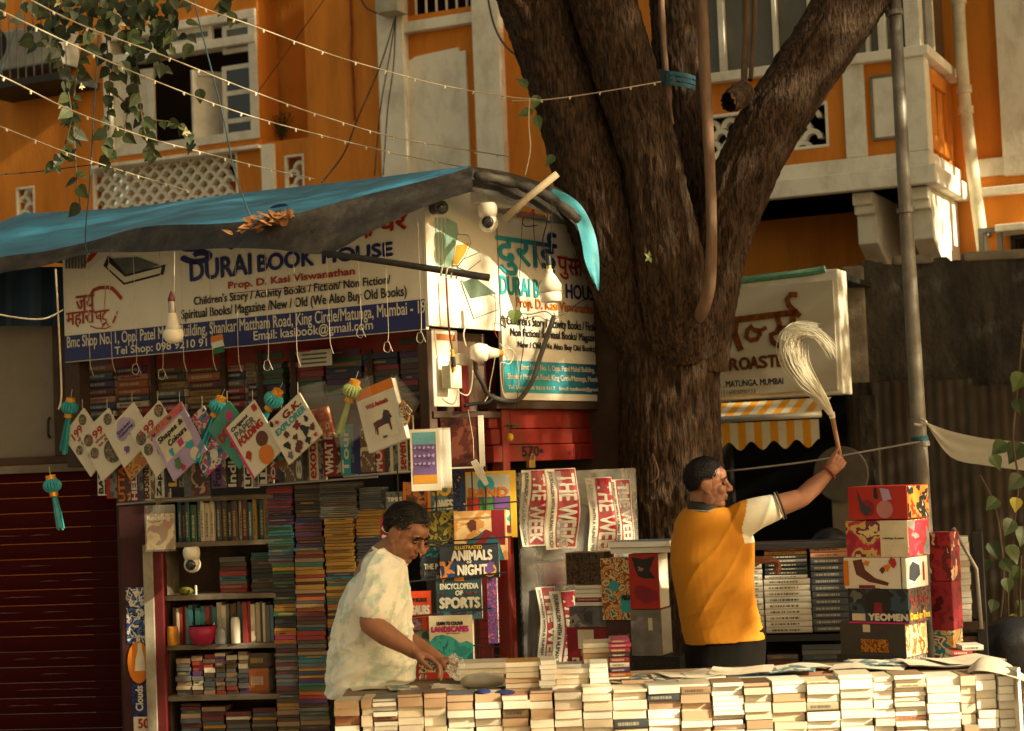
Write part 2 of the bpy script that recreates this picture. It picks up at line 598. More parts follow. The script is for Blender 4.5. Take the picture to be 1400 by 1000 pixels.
# projecting bay on the right
UB0 = BAY.uv(925, 250)[0]
UB1 = BAY.uv(1263, 200)[0]
BSID = Plane(BAY.pt(UB1, 0, 0), -65)                               # the bay's right-hand end
v_led0, v_led1 = BAY.uv(1225, 257)[1], BAY.uv(1225, 211)[1]
v_sill = BAY.uv(1240, 76)[1]
H_bj = BAY.bb(945, 222, 1131, 138)
b = MB()
holed(b, BAY, (UB0, UB1), (v_led1, v_sill), [H_bj], 0, .2)
b.build('bay_wall', m_orange, house)
b = MB()
b.add([BSID.pt(0, v_led1, 0), BSID.pt(1.2, v_led1, 0), BSID.pt(1.2, v_sill, 0), BSID.pt(0, v_sill, 0)], [(0, 1, 2, 3)])
b.add([BAY.pt(UB0, v_led0, 0), BAY.pt(UB1, v_led0, 0), BSID.pt(1.2, v_led0, 0), BAY.pt(UB0, v_led0, -1.2)], [(0, 1, 2, 3)])
b.build('bay_end_wall', m_orange, house)
b = MB()
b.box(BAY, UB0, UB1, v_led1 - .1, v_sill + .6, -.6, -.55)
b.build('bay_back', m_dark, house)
jali(house, BAY, H_bj[0], H_bj[1], H_bj[2], H_bj[3], 0.17, -.12, -.04)
frame(BAY, H_bj, .025, -.05, .004, m_cream, 'screen_frame')
def band(name, pl, u0, u1, v0, v1, w1, mat=m_cream, w0=0.0, bev=.01):
    t = MB()
    t.box(pl, u0, u1, v0, v1, w0, w1)
    return t.build(name, mat, house, bevel=bev)
vm = v_led0 + (v_led1 - v_led0) * .55
band('ledge', BAY, UB0, UB1 + .10, v_led0, vm, .10, w0=-1.2)
band('ledge', BAY, UB0, UB1 + .05, vm, v_led1, .05, w0=-1.2)
for x0, x1 in ((1159, 1181),):
    q = BAY.bb(x0, 215, x1, 84)
    band('bay_pilaster', BAY, q[0], q[1], v_led1, v_sill - .02, .05)
q = BAY.uv(1232, 200)[0]
band('corner_post', BAY, q, UB1 + .05, v_led1, v_sill - .03, .055, w0=-.12)
q = BAY.bb(1197, 190, 1226, 104)
band('wall_panel', BAY, q[0], q[1] + .12, q[2], q[3], .02)
frame(BAY, (q[0] - .02, q[1] + .14, q[2] - .02, q[3] + .02), .022, 0, .03, M('grey_edge', (0.2, 0.18, 0.13)), 'panel_frame')
frame(BSID, (.18, .95, v_led1 + .05, v_sill - .06), .12, 0, .03, m_orange, 'panel_frame')
band('sill', BAY, UB0, UB1 + .09, v_sill - .03, v_sill + .05, .09, w0=-1.2)
# bay windows
vt = BAY.uv(1240, -90)[1]
def mull(px, wd, w1=.03):
    u = BAY.uv(px, 40)[0]
    t = MB()
    t.box(BAY, u - wd / 2, u + wd / 2, v_sill + .05, vt, -.04, w1)
    t.build('mullion', m_wood, house, bevel=.004)
for px, wd in ((905, .05), (987, .05), (1060, .035), (1110, .05), (1206, .06), (1186, .03)):
    mull(px, wd)
t = MB(); t.box(BAY, UB1 - .10, UB1 + .02, v_sill + .05, vt, -.12, .02); t.build('mullion', m_wood, house, bevel=.006)
t = MB(); t.box(BSID, .5, .55, v_sill + .05, vt, -.04, .02); t.build('mullion', m_wood, house, bevel=.004)
us = [BAY.uv(px, 40)[0] for px in (925, 987, 1060, 1110, 1206)] + [UB1 - .1]
for i in range(5):
    t = MB(); t.box(BAY, us[i] + .02, us[i + 1] - .02, v_sill + .05, vt, -.05, -.04); t.build('pane', m_greyglass, house)
t = MB(); t.box(BSID, .02, 1.2, v_sill + .05, vt, -.05, -.04); t.build('pane', m_greyglass, house)
# brackets under the bay
def bracket(px0, px1, py):
    u0, u1 = BAY.uv(px0, py)[0], BAY.uv(px1, py)[0]
    b = MB()
    prof = [(0, 0), (1.15, 0), (1.15, -.10), (1.10, -.10), (1.10, -.17), (1.02, -.17), (1.02, -.40), (.62, -.60), (0, -.62)]
    vs = []
    for u in (u0, u1):
        vs += [BAY.pt(u, v_led0 + y, x - 1.2) for x, y in prof]
    n = len(prof)
    fs = [tuple(range(n - 1, -1, -1)), tuple(range(n, 2 * n))] + [(i, (i + 1) % n, n + (i + 1) % n, n + i) for i in range(n)]
    b.add(vs, fs)
    b.build('bracket', m_cream, house, bevel=.012)
bracket(1163, 1191, 280)
bracket(1238, 1268, 280)
band('string_course', BACK, BACK.uv(900, 300)[0], BACK.uv(1190, 290)[0], BACK.uv(1120, 293)[1], BACK.uv(1120, 277)[1], .05)
# hood over the small window and its frame
frame(BACK, (H_ac[0] - .0, H_ac[1], H_ac[2], H_ac[3]), .04, -.1, .06, m_iron, 'window_frame')
t = MB(); t.box(BACK, H_ac[0] - .06, H_ac[1], H_ac[3], H_ac[3] + .06, 0, .4); t.build('window_hood', m_cream, house, bevel=.01)
brk = MB()
q = BACK.bb(1350, 352, 1385, 322)
for (a0, a1, b0, b1) in ((q[0], q[0] + .04, q[2], q[3]), (q[1] - .07, q[1] - .03, q[2], q[3]), (q[0], q[1] - .03, q[3], q[3] + .04)):
    brk.box(BACK, a0, a1, b0, b1, .3, .36)
brk.box(BACK, q[0], q[0] + .04, q[3], q[3] + .04, 0, .3)
tag(brk.build('metal_bracket', M('grey_metal', (0.16, 0.16, 0.15), 0.6)), 'grey iron bracket on the orange wall right of the cream drainpipe', 'bracket')
# drainpipe
dp = thing('drainpipe', 'cream drainpipe with jointed collars running down the orange wall', 'pipe', P(1347, 360, 14.9))
m_pipe = M('cream_pipe', (0.66, 0.60, 0.43), 0.5, 0.1, 6, 0.05, dirt=(0.3, 0.25, 0.16), dscale=4, damt=.4)
pp = [(1309, -60), (1311, 20), (1316, 100), (1321, 160), (1332, 250), (1346, 356)]
t = MB(); t.tube(smooth_path([P(x, y, 14.9) for x, y in pp], 4), .052, 14); t.build('pipe', m_pipe, dp, smooth=True)
for y, x in ((2, 1310.5), (123, 1318), (151, 1320)):
    t = MB(); d = (P(1321, 160, 14.9) - P(1311, 20, 14.9)).normalized()
    c0 = P(x, y, 14.9); t.tube([c0 - d * .03, c0 + d * .03], .064, 14); t.build('collar', m_pipe, dp, smooth=False)
t = MB(); t.tube([P(1302, -60, 15.3), P(1303, 60, 15.3), P(1304, 230, 15.3)], .02, 8)
tag(t.build('thin_pipe', m_iron, smooth=True), 'thin dark pipe beside the bay, left of the cream drainpipe', 'pipe')
# junction box on the facade
jb = thing('junction_box', 'grey junction box with hazard sign above the cream pilaster', 'box', BACK.at(529, 22, .1))
t = MB(); t.pbox(BACK, 513, 19, 541, -40, .12, .34); t.build('case', M('grey_box', (0.4, 0.37, 0.28), 0.6), jb, bevel=.01)
t = MB()
q = BACK.bb(524, 6, 534, -6)
t.flat(BACK, [(q[0], q[2]), (q[1], q[2]), ((q[0] + q[1]) / 2, q[3])], .343); t.build('warning_mark', m_iron, jb)
# air conditioner cage at far left
ac = thing('air_conditioner', 'air conditioner unit in an iron cage above the orange wall', 'air conditioner', BACK.at(30, 112, .3))
t = MB(); t.pbox(BACK, -40, 104, 76, 30, .02, .40); t.build('case', M('ac_white', (0.25, 0.235, 0.19), 0.6), ac, bevel=.02)
q = BACK.bb(4, 100, 44, 45)
t = MB(); t.disc(BACK, (q[0] + q[1]) / 2, (q[2] + q[3]) / 2, .2, .2, .406, n=24); t.build('fan_grille', m_dark, ac)
for i in range(12):
    t = MB(); u = BACK.uv(-30 + i * 11, 110, .62)[0]; v0, v1 = BACK.uv(30, 112, .62)[1], BACK.uv(30, 20, .62)[1]
    t.tube([BACK.pt(u, v0, .62), BACK.pt(u, v1, .62)], .007, 5); t.build('cage_bar', m_iron, ac)
t = MB(); t.pbox(BACK, -40, 118, 82, 108, 0, .64); t.build('ledge', m_iron, ac)
# small plant growing in the niche
m_leafy = M('leaf_green', (0.05, 0.085, 0.02), 0.55, 0.35, 20, 0, spec=.3, rand=.25)
m_twig = M('twig', (0.09, 0.06, 0.035), 0.9)
def shrub(name, label, base, h, n, mat=m_leafy, lsz=.05, spread=.25, seed=1):
    rnd = random.Random(seed)
    t = thing(name, label, 'plant', base)
    st, lf = MB(), MB()
    for k in range(n):
        a = rnd.uniform(0, 6.28); tip = base + Vector((math.cos(a) * spread * rnd.uniform(.3, 1), math.sin(a) * spread * .4, h * rnd.uniform(.5, 1)))
        st.tube([base, lerp(base, tip, .5) + Vector((0, 0, .03)), tip], [.006, .004, .002], 5)
        for j in range(6):
            c = lerp(base, tip, .4 + .1 * j) + Vector((rnd.uniform(-.03, .03), rnd.uniform(-.03, .03), rnd.uniform(-.02, .03)))
            d = Vector((rnd.uniform(-1, 1), rnd.uniform(-1, .3), rnd.uniform(-.6, .6))).normalized(); s = d.orthogonal().normalized()
            L = lsz * rnd.uniform(.6, 1.2)
            lf.add([c, c + d * L * .5 + s * L * .3, c + d * L, c + d * L * .5 - s * L * .3], [(0, 1, 2, 3)])
    st.build('stem', m_twig, t); tag(lf.build('foliage', mat, t), kind='stuff')
    return t
shrub('wall_plant', 'small dusty plant rooted in the orange wall recess', BACK.at(385, 194, -.3), .36, 14, seed=3, spread=.22)
# ---------------------------------------------------------------- compound wall and rusty sheets
cw = thing('compound_wall', 'mouldy dark concrete compound wall with a paler end pillar', 'wall', WALL.pt(0, -WALL.o.z, 0))
m_mould = M('mouldy_concrete', (0.050, 0.041, 0.031), 0.95, 0.5, 2.6, 0.9, 14, dirt=(0.011, 0.010, 0.009), dscale=1.8, damt=.95, dist=.04, stretch=(1, 1, .6))
m_pill = M('weathered_pillar', (0.20, 0.165, 0.115), 0.95, 0.25, 4, 0.5, 25, dirt=(0.06, 0.05, 0.04), dscale=3, damt=.7, dist=.02)
q = WALL.bb(1178, 364, 1500, 352)
t = MB()
nx = 60
rows = []
vt0 = WALL.uv(1280, 358)[1]
top = [(lerp(q[0], q[1], i / nx), vt0 + .025 * noise.noise(Vector((i * .35, 0, 0))) + (.03 if i % 17 < 6 else 0)) for i in range(nx + 1)]
vb = -WALL.o.z
for (va, wa) in ((None, -.2), (None, 0.0), (.65, .0), (.55, -.01), (.0, .0)):
    row = []
    for (u, v) in top:
        vv = v if va is None else vb + (vt0 - vb) * va
        row.append(WALL.pt(u, vv, wa + .01 * noise.noise(Vector((u * 3, vv * 3, 1)))))
    rows.append(row)
t.sheet(rows[::-1])
t.build('wall_face', m_mould, cw)
t = MB(); a = WALL.bb(1150, 372, 1180, 364); t.box(WALL, a[0], a[1], vb, a[3], -.2, .06); t.build('pillar', m_pill, cw, bevel=.02)
for x0, x1 in ((1222, 1276), (1318, 1420)):
    t = MB(); a = WALL.bb(x0, 368, x1, 356); t.box(WALL, a[0], a[1], vt0 - .01, vt0 + .06, -.18, .03); t.build('coping', m_pill, cw, bevel=.02)
m_rust = M('rusty_sheet', (0.036, 0.029, 0.022), 0.9, 0.6, 3.2, 0.2, 40, metal=.15, dirt=(0.05, 0.03, 0.018), dscale=2.6, damt=.8, stretch=(1.6, 1.6, .4))
m_rust2 = M('brown_sheet', (0.05, 0.037, 0.025), 0.9, 0.6, 3.2, 0.2, 40, metal=.1, dirt=(0.05, 0.035, 0.02), dscale=3, damt=.8, stretch=(1.6, 1.6, .4))
def corr(label, x0, x1, ytop, w0, mat, seed):
    a = WALL.bb(x0, 900, x1, ytop, w0)
    n = int((a[1] - a[0]) / .0095)
    t = MB()
    rows = []
    for v in (a[3], a[3] - .9, a[3] - 1.8, vb + .02):
        rows.append([WALL.pt(a[0] + i * .0095, v, w0 + .0042 * math.sin(i * .0095 / .076 * 6.283) + .02 * noise.noise(Vector((i * .02, v, seed)))) for i in range(n)])
    t.sheet(rows[::-1])
    tag(t.build('corrugated_sheet', mat, smooth=True), label, 'metal sheet', 'corrugated sheets leaning on the compound wall')
corr('corrugated rusty sheet left of the grey steel pole', 1180, 1245, 520, .10, m_rust2, 1)
corr('tall ribbed brown sheet standing behind the grey steel pole', 1210, 1332, 518, .16, m_rust, 2)
corr('dark ribbed sheet with a brown edge behind the climbing plant', 1328, 1480, 522, .12, m_rust2, 3)
# ---------------------------------------------------------------- shop behind the tree
m_sgn = M('sign_acrylic', (0.42, 0.37, 0.27), 0.4, 0.05, 2, 0, spec=.3)
m_sgw = M('sign_edge_white', (0.62, 0.58, 0.46), 0.5)
m_cop = M('copper_letter', (0.40, 0.13, 0.035), 0.28, 0.5, 30, 0.1, 60, metal=.85)
rs = thing('roaster_sign', 'beige shop sign box with raised copper letters behind the tree', 'sign', ROAST.at(1060, 545))
u0, u1, v0, v1 = ROAST.bb(965, 548, 1147, 533)[0], ROAST.bb(965, 548, 1147, 533)[1], ROAST.uv(1147, 533)[1], ROAST.uv(1132, 384)[1]
t = MB(); t.box(ROAST, u0, u1, v0, v1, 0, .02); t.build('face', m_sgn, rs, bevel=.004)
t = MB(); t.box(ROAST, u0 - .02, u1 + .03, v0 - .03, v1 + .08, -.25, -.002); t.build('box', m_sgw, rs, bevel=.01)
tl = MB(); tl.tube(smooth_path([ROAST.at(x, y, .0) for x, y in ((980, 386), (1010, 384), (1060, 378), (1110, 372), (1128, 368))], 5), .026, 8); tl.build('green_net_edge', M('green_net', (0.10, 0.24, 0.15), 0.9, 0.3, 40, .4, 150), rs)
t = MB()
def dv(pts, wd):
    stroke(t, ROAST, [(ROAST.uv(x, y)[0], ROAST.uv(x, y)[1]) for x, y in pts], wd, .034)
dv([(990, 440), (1093, 427)], .045)
dv([(1008, 440), (1006, 455), (1010, 468), (1015, 480)], .05)
dv([(1006, 456), (997, 458), (992, 450)], .03)
dv([(990, 478), (996, 482)], .04)
dv([(1031, 446), (1024, 452), (1022, 461), (1028, 466), (1037, 464), (1041, 458), (1038, 452), (1031, 452)], .035)
dv([(1040, 454), (1050, 448)], .03)
dv([(1064, 432), (1068, 446), (1064, 455), (1056, 458), (1058, 468), (1068, 474)], .04)
dv([(1067, 450), (1080, 448)], .03)
dv([(1086, 430), (1085, 448), (1086, 456)], .045)
dv([(1092, 404), (1083, 403), (1078, 410), (1081, 419), (1088, 426), (1096, 433)], .04)
t2 = MB()
t2.v, t2.f, t2.m = list(t.v), list(t.f), list(t.m)
t.build('sign_lettering', m_cop, rs)
for i, (ch, x0, x1) in enumerate((('R', 999, 1011), ('O', 1013, 1026), ('A', 1027, 1038), ('S', 1040, 1050), ('T', 1052, 1062), ('E', 1064, 1074))):
    t = MB(); k = ROAST.bb(x0, 507 - .08 * (x0 - 999), x1, 491 - .08 * (x1 - 999)); write(t, ROAST, ch, *k, w=.026, bold=.006); t.build('copper_letter', m_cop, rs)
m_blk = M('black_print', (0.015, 0.015, 0.015), 0.5, 0.1)
t = MB()
k = ROAST.bb(990, 530, 1068, 517); write(t, ROAST, '. MATUNGA. MUMBAI', k[0], k[1] + .02, k[2], k[3], w=.023, bold=.002)
k = ROAST.bb(984, 541, 1034, 532); write(t, ROAST, '11516003000123', k[0], k[1], k[2], k[3], w=.023)
t.build('address_lettering', m_blk, rs)
# stall front under that sign
rsh = thing('roaster_shop', 'dark open shop front under the striped awning', 'shop', ROAST.pt(0, -ROAST.o.z, -.3))
vb2 = -ROAST.o.z
t = MB()
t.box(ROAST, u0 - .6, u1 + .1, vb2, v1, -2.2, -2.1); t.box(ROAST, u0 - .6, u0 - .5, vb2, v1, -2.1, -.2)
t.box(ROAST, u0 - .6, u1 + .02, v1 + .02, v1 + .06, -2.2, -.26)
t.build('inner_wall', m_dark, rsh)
t = MB(); k = ROAST.bb(1118, 790, 1153, 668); t.box(ROAST, k[0], k[1] + .12, vb2, k[3], -.6, -.45); t.build('side_panel', M('beige_panel', (0.19, 0.15, 0.105), 0.8), rsh, bevel=.01)
t = MB(); k = ROAST.bb(1098, 690, 1140, 610); t.disc(ROAST, (k[0] + k[1]) / 2 + .05, (k[2] + k[3]) / 2, .2, .2, -.40, n=28, w0=-.44); t.build('round_board', M('grey_board', (0.10, 0.085, 0.065), 0.85), rsh, bevel=.008)
t = MB(); k = ROAST.uv(1120, 540); t.box(ROAST, k[0] + .12, u1 + .1, vb2, v0 - .03, -.7, -.62); t.build('rear_post', m_mould, rsh)
m_aw = M('awning_cream', (0.58, 0.50, 0.33), 0.85, .1, 5, .15, 120)
m_ay = M('awning_yellow', (0.62, 0.26, 0.012), 0.85, .1, 5, .15, 120)
aw = thing('striped_awning', 'yellow and white striped awning with scalloped edge under the roaster sign', 'awning', ROAST.at(1050, 615, .3))
ua, ub = ROAST.uv(965, 575, .35)[0], ROAST.uv(1119, 565, .35)[0]
va, vb3, vc = ROAST.uv(1119, 544, 0)[1], ROAST.uv(1119, 567, .35)[1], ROAST.uv(1119, 610, .35)[1]
ns = 14
for i in range(ns):
    s0, s1 = lerp(ua, ub, i / ns), lerp(ua, ub, (i + 1) / ns)
    t = MB(); pts = [(s0, vb3)]
    t.sheet([[ROAST.pt(s0, va, .0), ROAST.pt(s1, va, .0)], [ROAST.pt(s0, vb3, .35), ROAST.pt(s1, vb3, .35)]])
    sc_ = [lerp(s0, s1, j / 4) for j in range(5)]
    t.sheet([[ROAST.pt(s, vb3 - .03, .352) for s in sc_], [ROAST.pt(s, vc + .02 + .03 * math.cos((s - ua) / (ub - ua) * 6.283 * 5), .352) for s in sc_]])
    t.build('stripe', m_aw if i % 2 else m_ay, aw)
t = MB(); t.tube([ROAST.pt(ua - .05, vb3, .352), ROAST.pt(ub + .02, vb3, .352)], .022, 10); t.build('front_bar', M('steel_bar', (0.5, 0.47, 0.38), 0.4, metal=.4), aw, smooth=True)
t = MB(); t.ball(P(1135, 748, 12.2), .14, .1, .13, 16)
tag(t.build('black_bag', M('black_plastic', (0.012, 0.012, 0.013), 0.35, .2, 10, .4, 25), smooth=True), 'black plastic bag behind the white book shelf', 'bag')
# ---------------------------------------------------------------- the big tree beside the stall
def bark(name, colA, colB, zs=.16):
    m = bpy.data.materials.new(name)
    m.use_nodes = True
    t = m.node_tree
    b = t.nodes['Principled BSDF']
    b.inputs['Roughness'].default_value = .9
    b.inputs['Specular IOR Level'].default_value = .2
    tc = t.nodes.new('ShaderNodeTexCoord')
    mp = t.nodes.new('ShaderNodeMapping')
    mp.inputs['Scale'].default_value = (1, 1, zs)
    t.links.new(tc.outputs['Object'], mp.inputs[0])
    n1 = t.nodes.new('ShaderNodeTexNoise')
    n1.inputs['Scale'].default_value = 68
    n1.inputs['Detail'].default_value = 7
    n1.inputs['Distortion'].default_value = .6
    t.links.new(mp.outputs[0], n1.inputs[0])
    n2 = t.nodes.new('ShaderNodeTexNoise')
    n2.inputs['Scale'].default_value = 5
    n2.inputs['Detail'].default_value = 4
    t.links.new(tc.outputs['Object'], n2.inputs[0])
    r = t.nodes.new('ShaderNodeValToRGB')
    r.color_ramp.elements[0].position = .36
    r.color_ramp.elements[1].position = .66
    r.color_ramp.elements[0].color = lin(colA)
    r.color_ramp.elements[1].color = lin(colB)
    t.links.new(n1.outputs[0], r.inputs[0])
    x = t.nodes.new('ShaderNodeMix')
    x.data_type = 'RGBA'
    x.blend_type = 'MULTIPLY'
    x.inputs[0].default_value = .7
    t.links.new(r.outputs[0], x.inputs[6])
    r2 = t.nodes.new('ShaderNodeValToRGB')
    r2.color_ramp.elements[0].color = (.45, .4, .36, 1)
    r2.color_ramp.elements[1].color = (1.25, 1.15, 1, 1)
    t.links.new(n2.outputs[0], r2.inputs[0])
    t.links.new(r2.outputs[0], x.inputs[7])
    t.links.new(x.outputs[2], b.inputs['Base Color'])
    bp = t.nodes.new('ShaderNodeBump')
    bp.inputs['Strength'].default_value = 1.0
    bp.inputs['Distance'].default_value = .03
    t.links.new(n1.outputs[0], bp.inputs['Height'])
    t.links.new(bp.outputs[0], b.inputs['Normal'])
    return m
m_bark = bark('bark', (0.016, 0.0105, 0.0065), (0.092, 0.055, 0.032))
m_root = M('aerial_root_bark', (0.15, 0.09, 0.055), .85, .3, 12, .4, 60, stretch=(1, 1, .3))

def limb(mb, path, n=80, step=.014, amp=.020, flute=.0, seed=0.0):
    """swept, fissured limb; path of (px, py, width px, Y)"""
    raw = [Vector((*P(x, y, Y), wd * .5 * Y / FPX)) for x, y, wd, Y in path]
    sm = []
    for i in range(len(raw) - 1):
        p0, p1, p2, p3 = raw[max(i - 1, 0)], raw[i], raw[i + 1], raw[min(i + 2, len(raw) - 1)]
        k = max(2, int((p2.xyz - p1.xyz).length / step))
        for j in range(k):
            t = j / k
            sm.append(0.5 * ((2 * p1) + (p2 - p0) * t + (2 * p0 - 5 * p1 + 4 * p2 - p3) * t * t + (3 * p1 - p0 - 3 * p2 + p3) * t ** 3))
    sm.append(raw[-1])
    a = Vector((1, 0, 0))
    vs = []
    s = 0.0
    for i, q in enumerate(sm):
        c, r = q.xyz, q.w
        t = (sm[min(i + 1, len(sm) - 1)].xyz - sm[max(i - 1, 0)].xyz).normalized()
        if i: s += (c - sm[i - 1].xyz).length
        a = (a - t * a.dot(t)).normalized()
        b = t.cross(a)
        for j in range(n):
            f = 6.28319 * j / n
            d = a * math.cos(f) + b * math.sin(f)
            q1 = noise.noise(Vector((math.cos(f) * r * 38 + seed, math.sin(f) * r * 38, s * 5.0)))
            q2 = noise.noise(Vector((math.cos(f) * r * 75 + seed, math.sin(f) * r * 75 + 9, s * 13.0)))
            q3 = noise.noise(Vector((math.cos(f) * 1.6 + seed, math.sin(f) * 1.6, s * .9)))
            rr = r * (1 + .07 * q3 + flute * math.cos(5 * f + seed)) + amp * (.5 - abs(q1) * 2.0) + amp * .5 * (.4 - abs(q2) * 1.6)
            vs.append(c + d * rr)
    k = len(sm)
    fs = [(i * n + j, i * n + (j + 1) % n, (i + 1) * n + (j + 1) % n, (i + 1) * n + j) for i in range(k - 1) for j in range(n)]
    mb.add(vs, fs)

tree = thing('street_tree', 'big rough-barked tree with spreading limbs growing beside the bookstall', 'tree', Vector((P(920, 900, 10.9).x, 10.9, 0)))
tb = MB()
limb(tb, [(945, 1300, 200, 10.9), (936, 1080, 178, 10.9), (928, 900, 160, 10.9), (922, 760, 146, 10.9), (917, 640, 136, 10.9), (914, 540, 136, 10.9), (912, 460, 146, 10.9), (908, 400, 158, 10.9), (905, 340, 150, 10.95), (905, 300, 110, 11)], n=150, flute=.012)
tb.build('trunk', m_bark, tree, smooth=True)
for nm, pth, sd_ in (
    ('limb', [(890, 480, 90, 10.85), (860, 400, 96, 10.75), (832, 320, 100, 10.7), (808, 250, 98, 10.7), (788, 180, 92, 10.7), (765, 110, 90, 10.7), (742, 40, 92, 10.7), (715, -40, 95, 10.6), (650, -220, 90, 10.3), (560, -420, 70, 9.9)], 3.1),
    ('limb', [(930, 480, 100, 10.75), (920, 400, 98, 10.6), (908, 320, 90, 10.55), (896, 250, 80, 10.55), (880, 180, 82, 10.55), (858, 110, 88, 10.55), (836, 40, 90, 10.55), (815, -40, 90, 10.5), (790, -220, 84, 10.4), (770, -420, 66, 10.2)], 7.7),
    ('limb', [(945, 400, 80, 11.2), (950, 300, 62, 11.25), (940, 200, 56, 11.25), (926, 110, 58, 11.3), (922, 40, 64, 11.3), (920, -60, 66, 11.3), (915, -260, 60, 11.5), (910, -430, 50, 11.7)], 11.3),
    ('limb', [(950, 500, 90, 10.85), (962, 430, 84, 10.8), (980, 350, 78, 10.8), (1003, 280, 80, 10.8), (1036, 200, 86, 10.85), (1082, 125, 88, 10.9), (1132, 50, 90, 10.95), (1190, -40, 92, 11.0), (1300, -210, 84, 11.1), (1420, -380, 66, 11.2)], 15.9)):
    t = MB(); limb(t, pth, seed=sd_); t.build(nm, m_bark, tree, smooth=True)
# aerial roots hanging along the limbs
for nm, pth in (('aerial_root', [(958, -60, 15, 10.3), (961, 40, 16, 10.3), (966, 140, 16, 10.3), (971, 240, 15, 10.3), (973, 330, 15, 10.3), (970, 390, 17, 10.33), (960, 425, 18, 10.42), (946, 445, 14, 10.6)]),
                ('aerial_root', [(902, -60, 9, 10.9), (906, 40, 9, 10.9), (911, 110, 9, 10.9), (918, 170, 7, 11.0)]),
                ('aerial_root', [(1019, -60, 10, 11.6), (1020, 40, 10, 11.6), (1018, 90, 9, 11.5), (1016, 130, 7, 11.3)]),
                ('aerial_root', [(1032, -60, 7, 11.6), (1031, 40, 7, 11.6), (1026, 110, 6, 11.4)])):
    t = MB(); limb(t, pth, n=14, step=.04, amp=.003); t.build(nm, m_root, tree, smooth=True)
# sawn stub
t = MB(); limb(t, [(1016, 128, 34, 10.75), (1004, 136, 32, 10.6), (996, 140, 26, 10.55)], n=30, amp=.012)
t.build('broken_stub', m_bark, tree, smooth=True)
# loose bark strip and sprout
t = MB(); t.tube(smooth_path([P(892, 621, 10.5), P(899, 640, 10.5), P(899, 652, 10.48), P(890, 660, 10.5)], 5), .006, 6); t.build('bark_strip', m_root, tree)
m_sprout = M('fresh_leaf', (0.09, 0.12, 0.03), .5, .2, 30, 0)
def leafgeo(mb, base, d, n, L, W, m=0, fold=.18, tip=1.0):
    """pointed heart-shaped leaf with a folded midrib"""
    d = d.normalized()
    s = d.cross(n).normalized()
    n = s.cross(d).normalized()
    pr = [(0, .0), (.08, .34), (.28, .5), (.52, .42), (.78, .18), (1.0, .0)]
    mid = [base + d * (L * a) - n * (L * .12 * a * a) for a, b in pr]
    Lf = [mid[i] + s * (W * pr[i][1]) + n * (fold * W * pr[i][1]) for i in range(1, 5)]
    Rt = [mid[i] - s * (W * pr[i][1]) + n * (fold * W * pr[i][1]) for i in range(1, 5)]
    vs = mid + Lf + Rt
    fs = [(0, 1, 6)] + [(i, i + 1, 6 + i, 5 + i) for i in range(1, 4)] + [(4, 5, 9)]
    fs += [(0, 10, 1)] + [(i, 9 + i, 10 + i, i + 1) for i in range(1, 4)] + [(4, 13, 5)]
    mb.add(vs, fs, m)
for (x, y, dx, dz) in ((884, 352, -.5, .4), (888, 348, 0, 1), (892, 352, .2, -.7), (886, 356, -.6, -.5)):
    t = MB(); leafgeo(t, P(888, 352, 10.36), Vector((dx, -.3, dz)), Vector((0, -1, .2)), .038, .022); t.build('leaf', m_sprout, tree)
for (x, y, dx, dz, s) in ((735, 130, -.3, -.9, .10), (728, 150, -.9, -.4, .1), (733, 158, .2, -1, .1), (757, 212, -.5, -.7, .09), (722, 118, -.5, .3, .09)):
    t = MB(); leafgeo(t, P(x, y, 10.4), Vector((dx, -.3, dz)), Vector((0, -1, .2)), s, s * .6); t.build('leaf', m_leafy, tree)
# crowns: clouds of leaf-sized faces on twigs
def crown(parent, blobs, per, size, seed, mat=m_leafy):
    rnd = random.Random(seed)
    t = MB()
    for (c, r) in blobs:
        for i in range(per):
            d = Vector((rnd.gauss(0, 1), rnd.gauss(0, 1), rnd.gauss(0, 1))).normalized() * (rnd.random() ** .5)
            p = Vector(c) + Vector((d.x * r[0], d.y * r[1], d.z * r[2]))
            a = Vector((rnd.uniform(-1, 1), rnd.uniform(-1, 1), rnd.uniform(-1, .4))).normalized()
            s = a.orthogonal().normalized()
            s = (s + a.cross(s) * rnd.uniform(-1, 1)).normalized()
            L = size * rnd.uniform(.6, 1.3)
            t.add([p, p + a * L * .5 + s * L * .32, p + a * L, p + a * L * .5 - s * L * .32], [(0, 1, 2, 3)])
    return tag(t.build('crown', mat, parent), kind='stuff')
rnd = random.Random(5)
crown(tree, [((-.9 + rnd.uniform(-2.6, 4.6), 10.6 + rnd.uniform(-2.4, 2.2), 8.4 + rnd.uniform(0, 2.4)), (1.0, 1.0, .7)) for i in range(15)], 330, .16, 6)
# unseen street tree right of the stall: crown and gaps shaped for dappled shade
t2 = thing('shade_tree', 'unseen leafy street tree right of the stall, its crown shaped to shade it', 'tree', Vector((10.0, -1.5, 0)))
t = MB(); t.tube(smooth_path([(10.0, -1.5, 0), (10.05, -1.4, 1.5), (10.0, -1.1, 3.4), (10.0, -.5, 5.4), (10.0, .8, 7.8)], 5), [.34] * 6 + [.28] * 5 + [.22] * 5 + [.15] * 5, 16)
t.build('trunk', m_bark, t2, smooth=True)
for (dx, dy, dz) in ((-.3, 4.6, 1.6), (.4, -2.0, 1.8), (.3, 9.6, 3.0), (-.6, -1.0, 3.0), (.5, 2.0, 3.4)):
    t = MB(); o_ = Vector((10.0, -.1, 6.3)); t.tube([o_, o_ + Vector((dx * .4, dy * .5, dz * .35)), o_ + Vector((dx, dy, dz))], [.14, .10, .04], 10); t.build('limb', m_bark, t2, smooth=True)
rnd = random.Random(11)
SHB = []
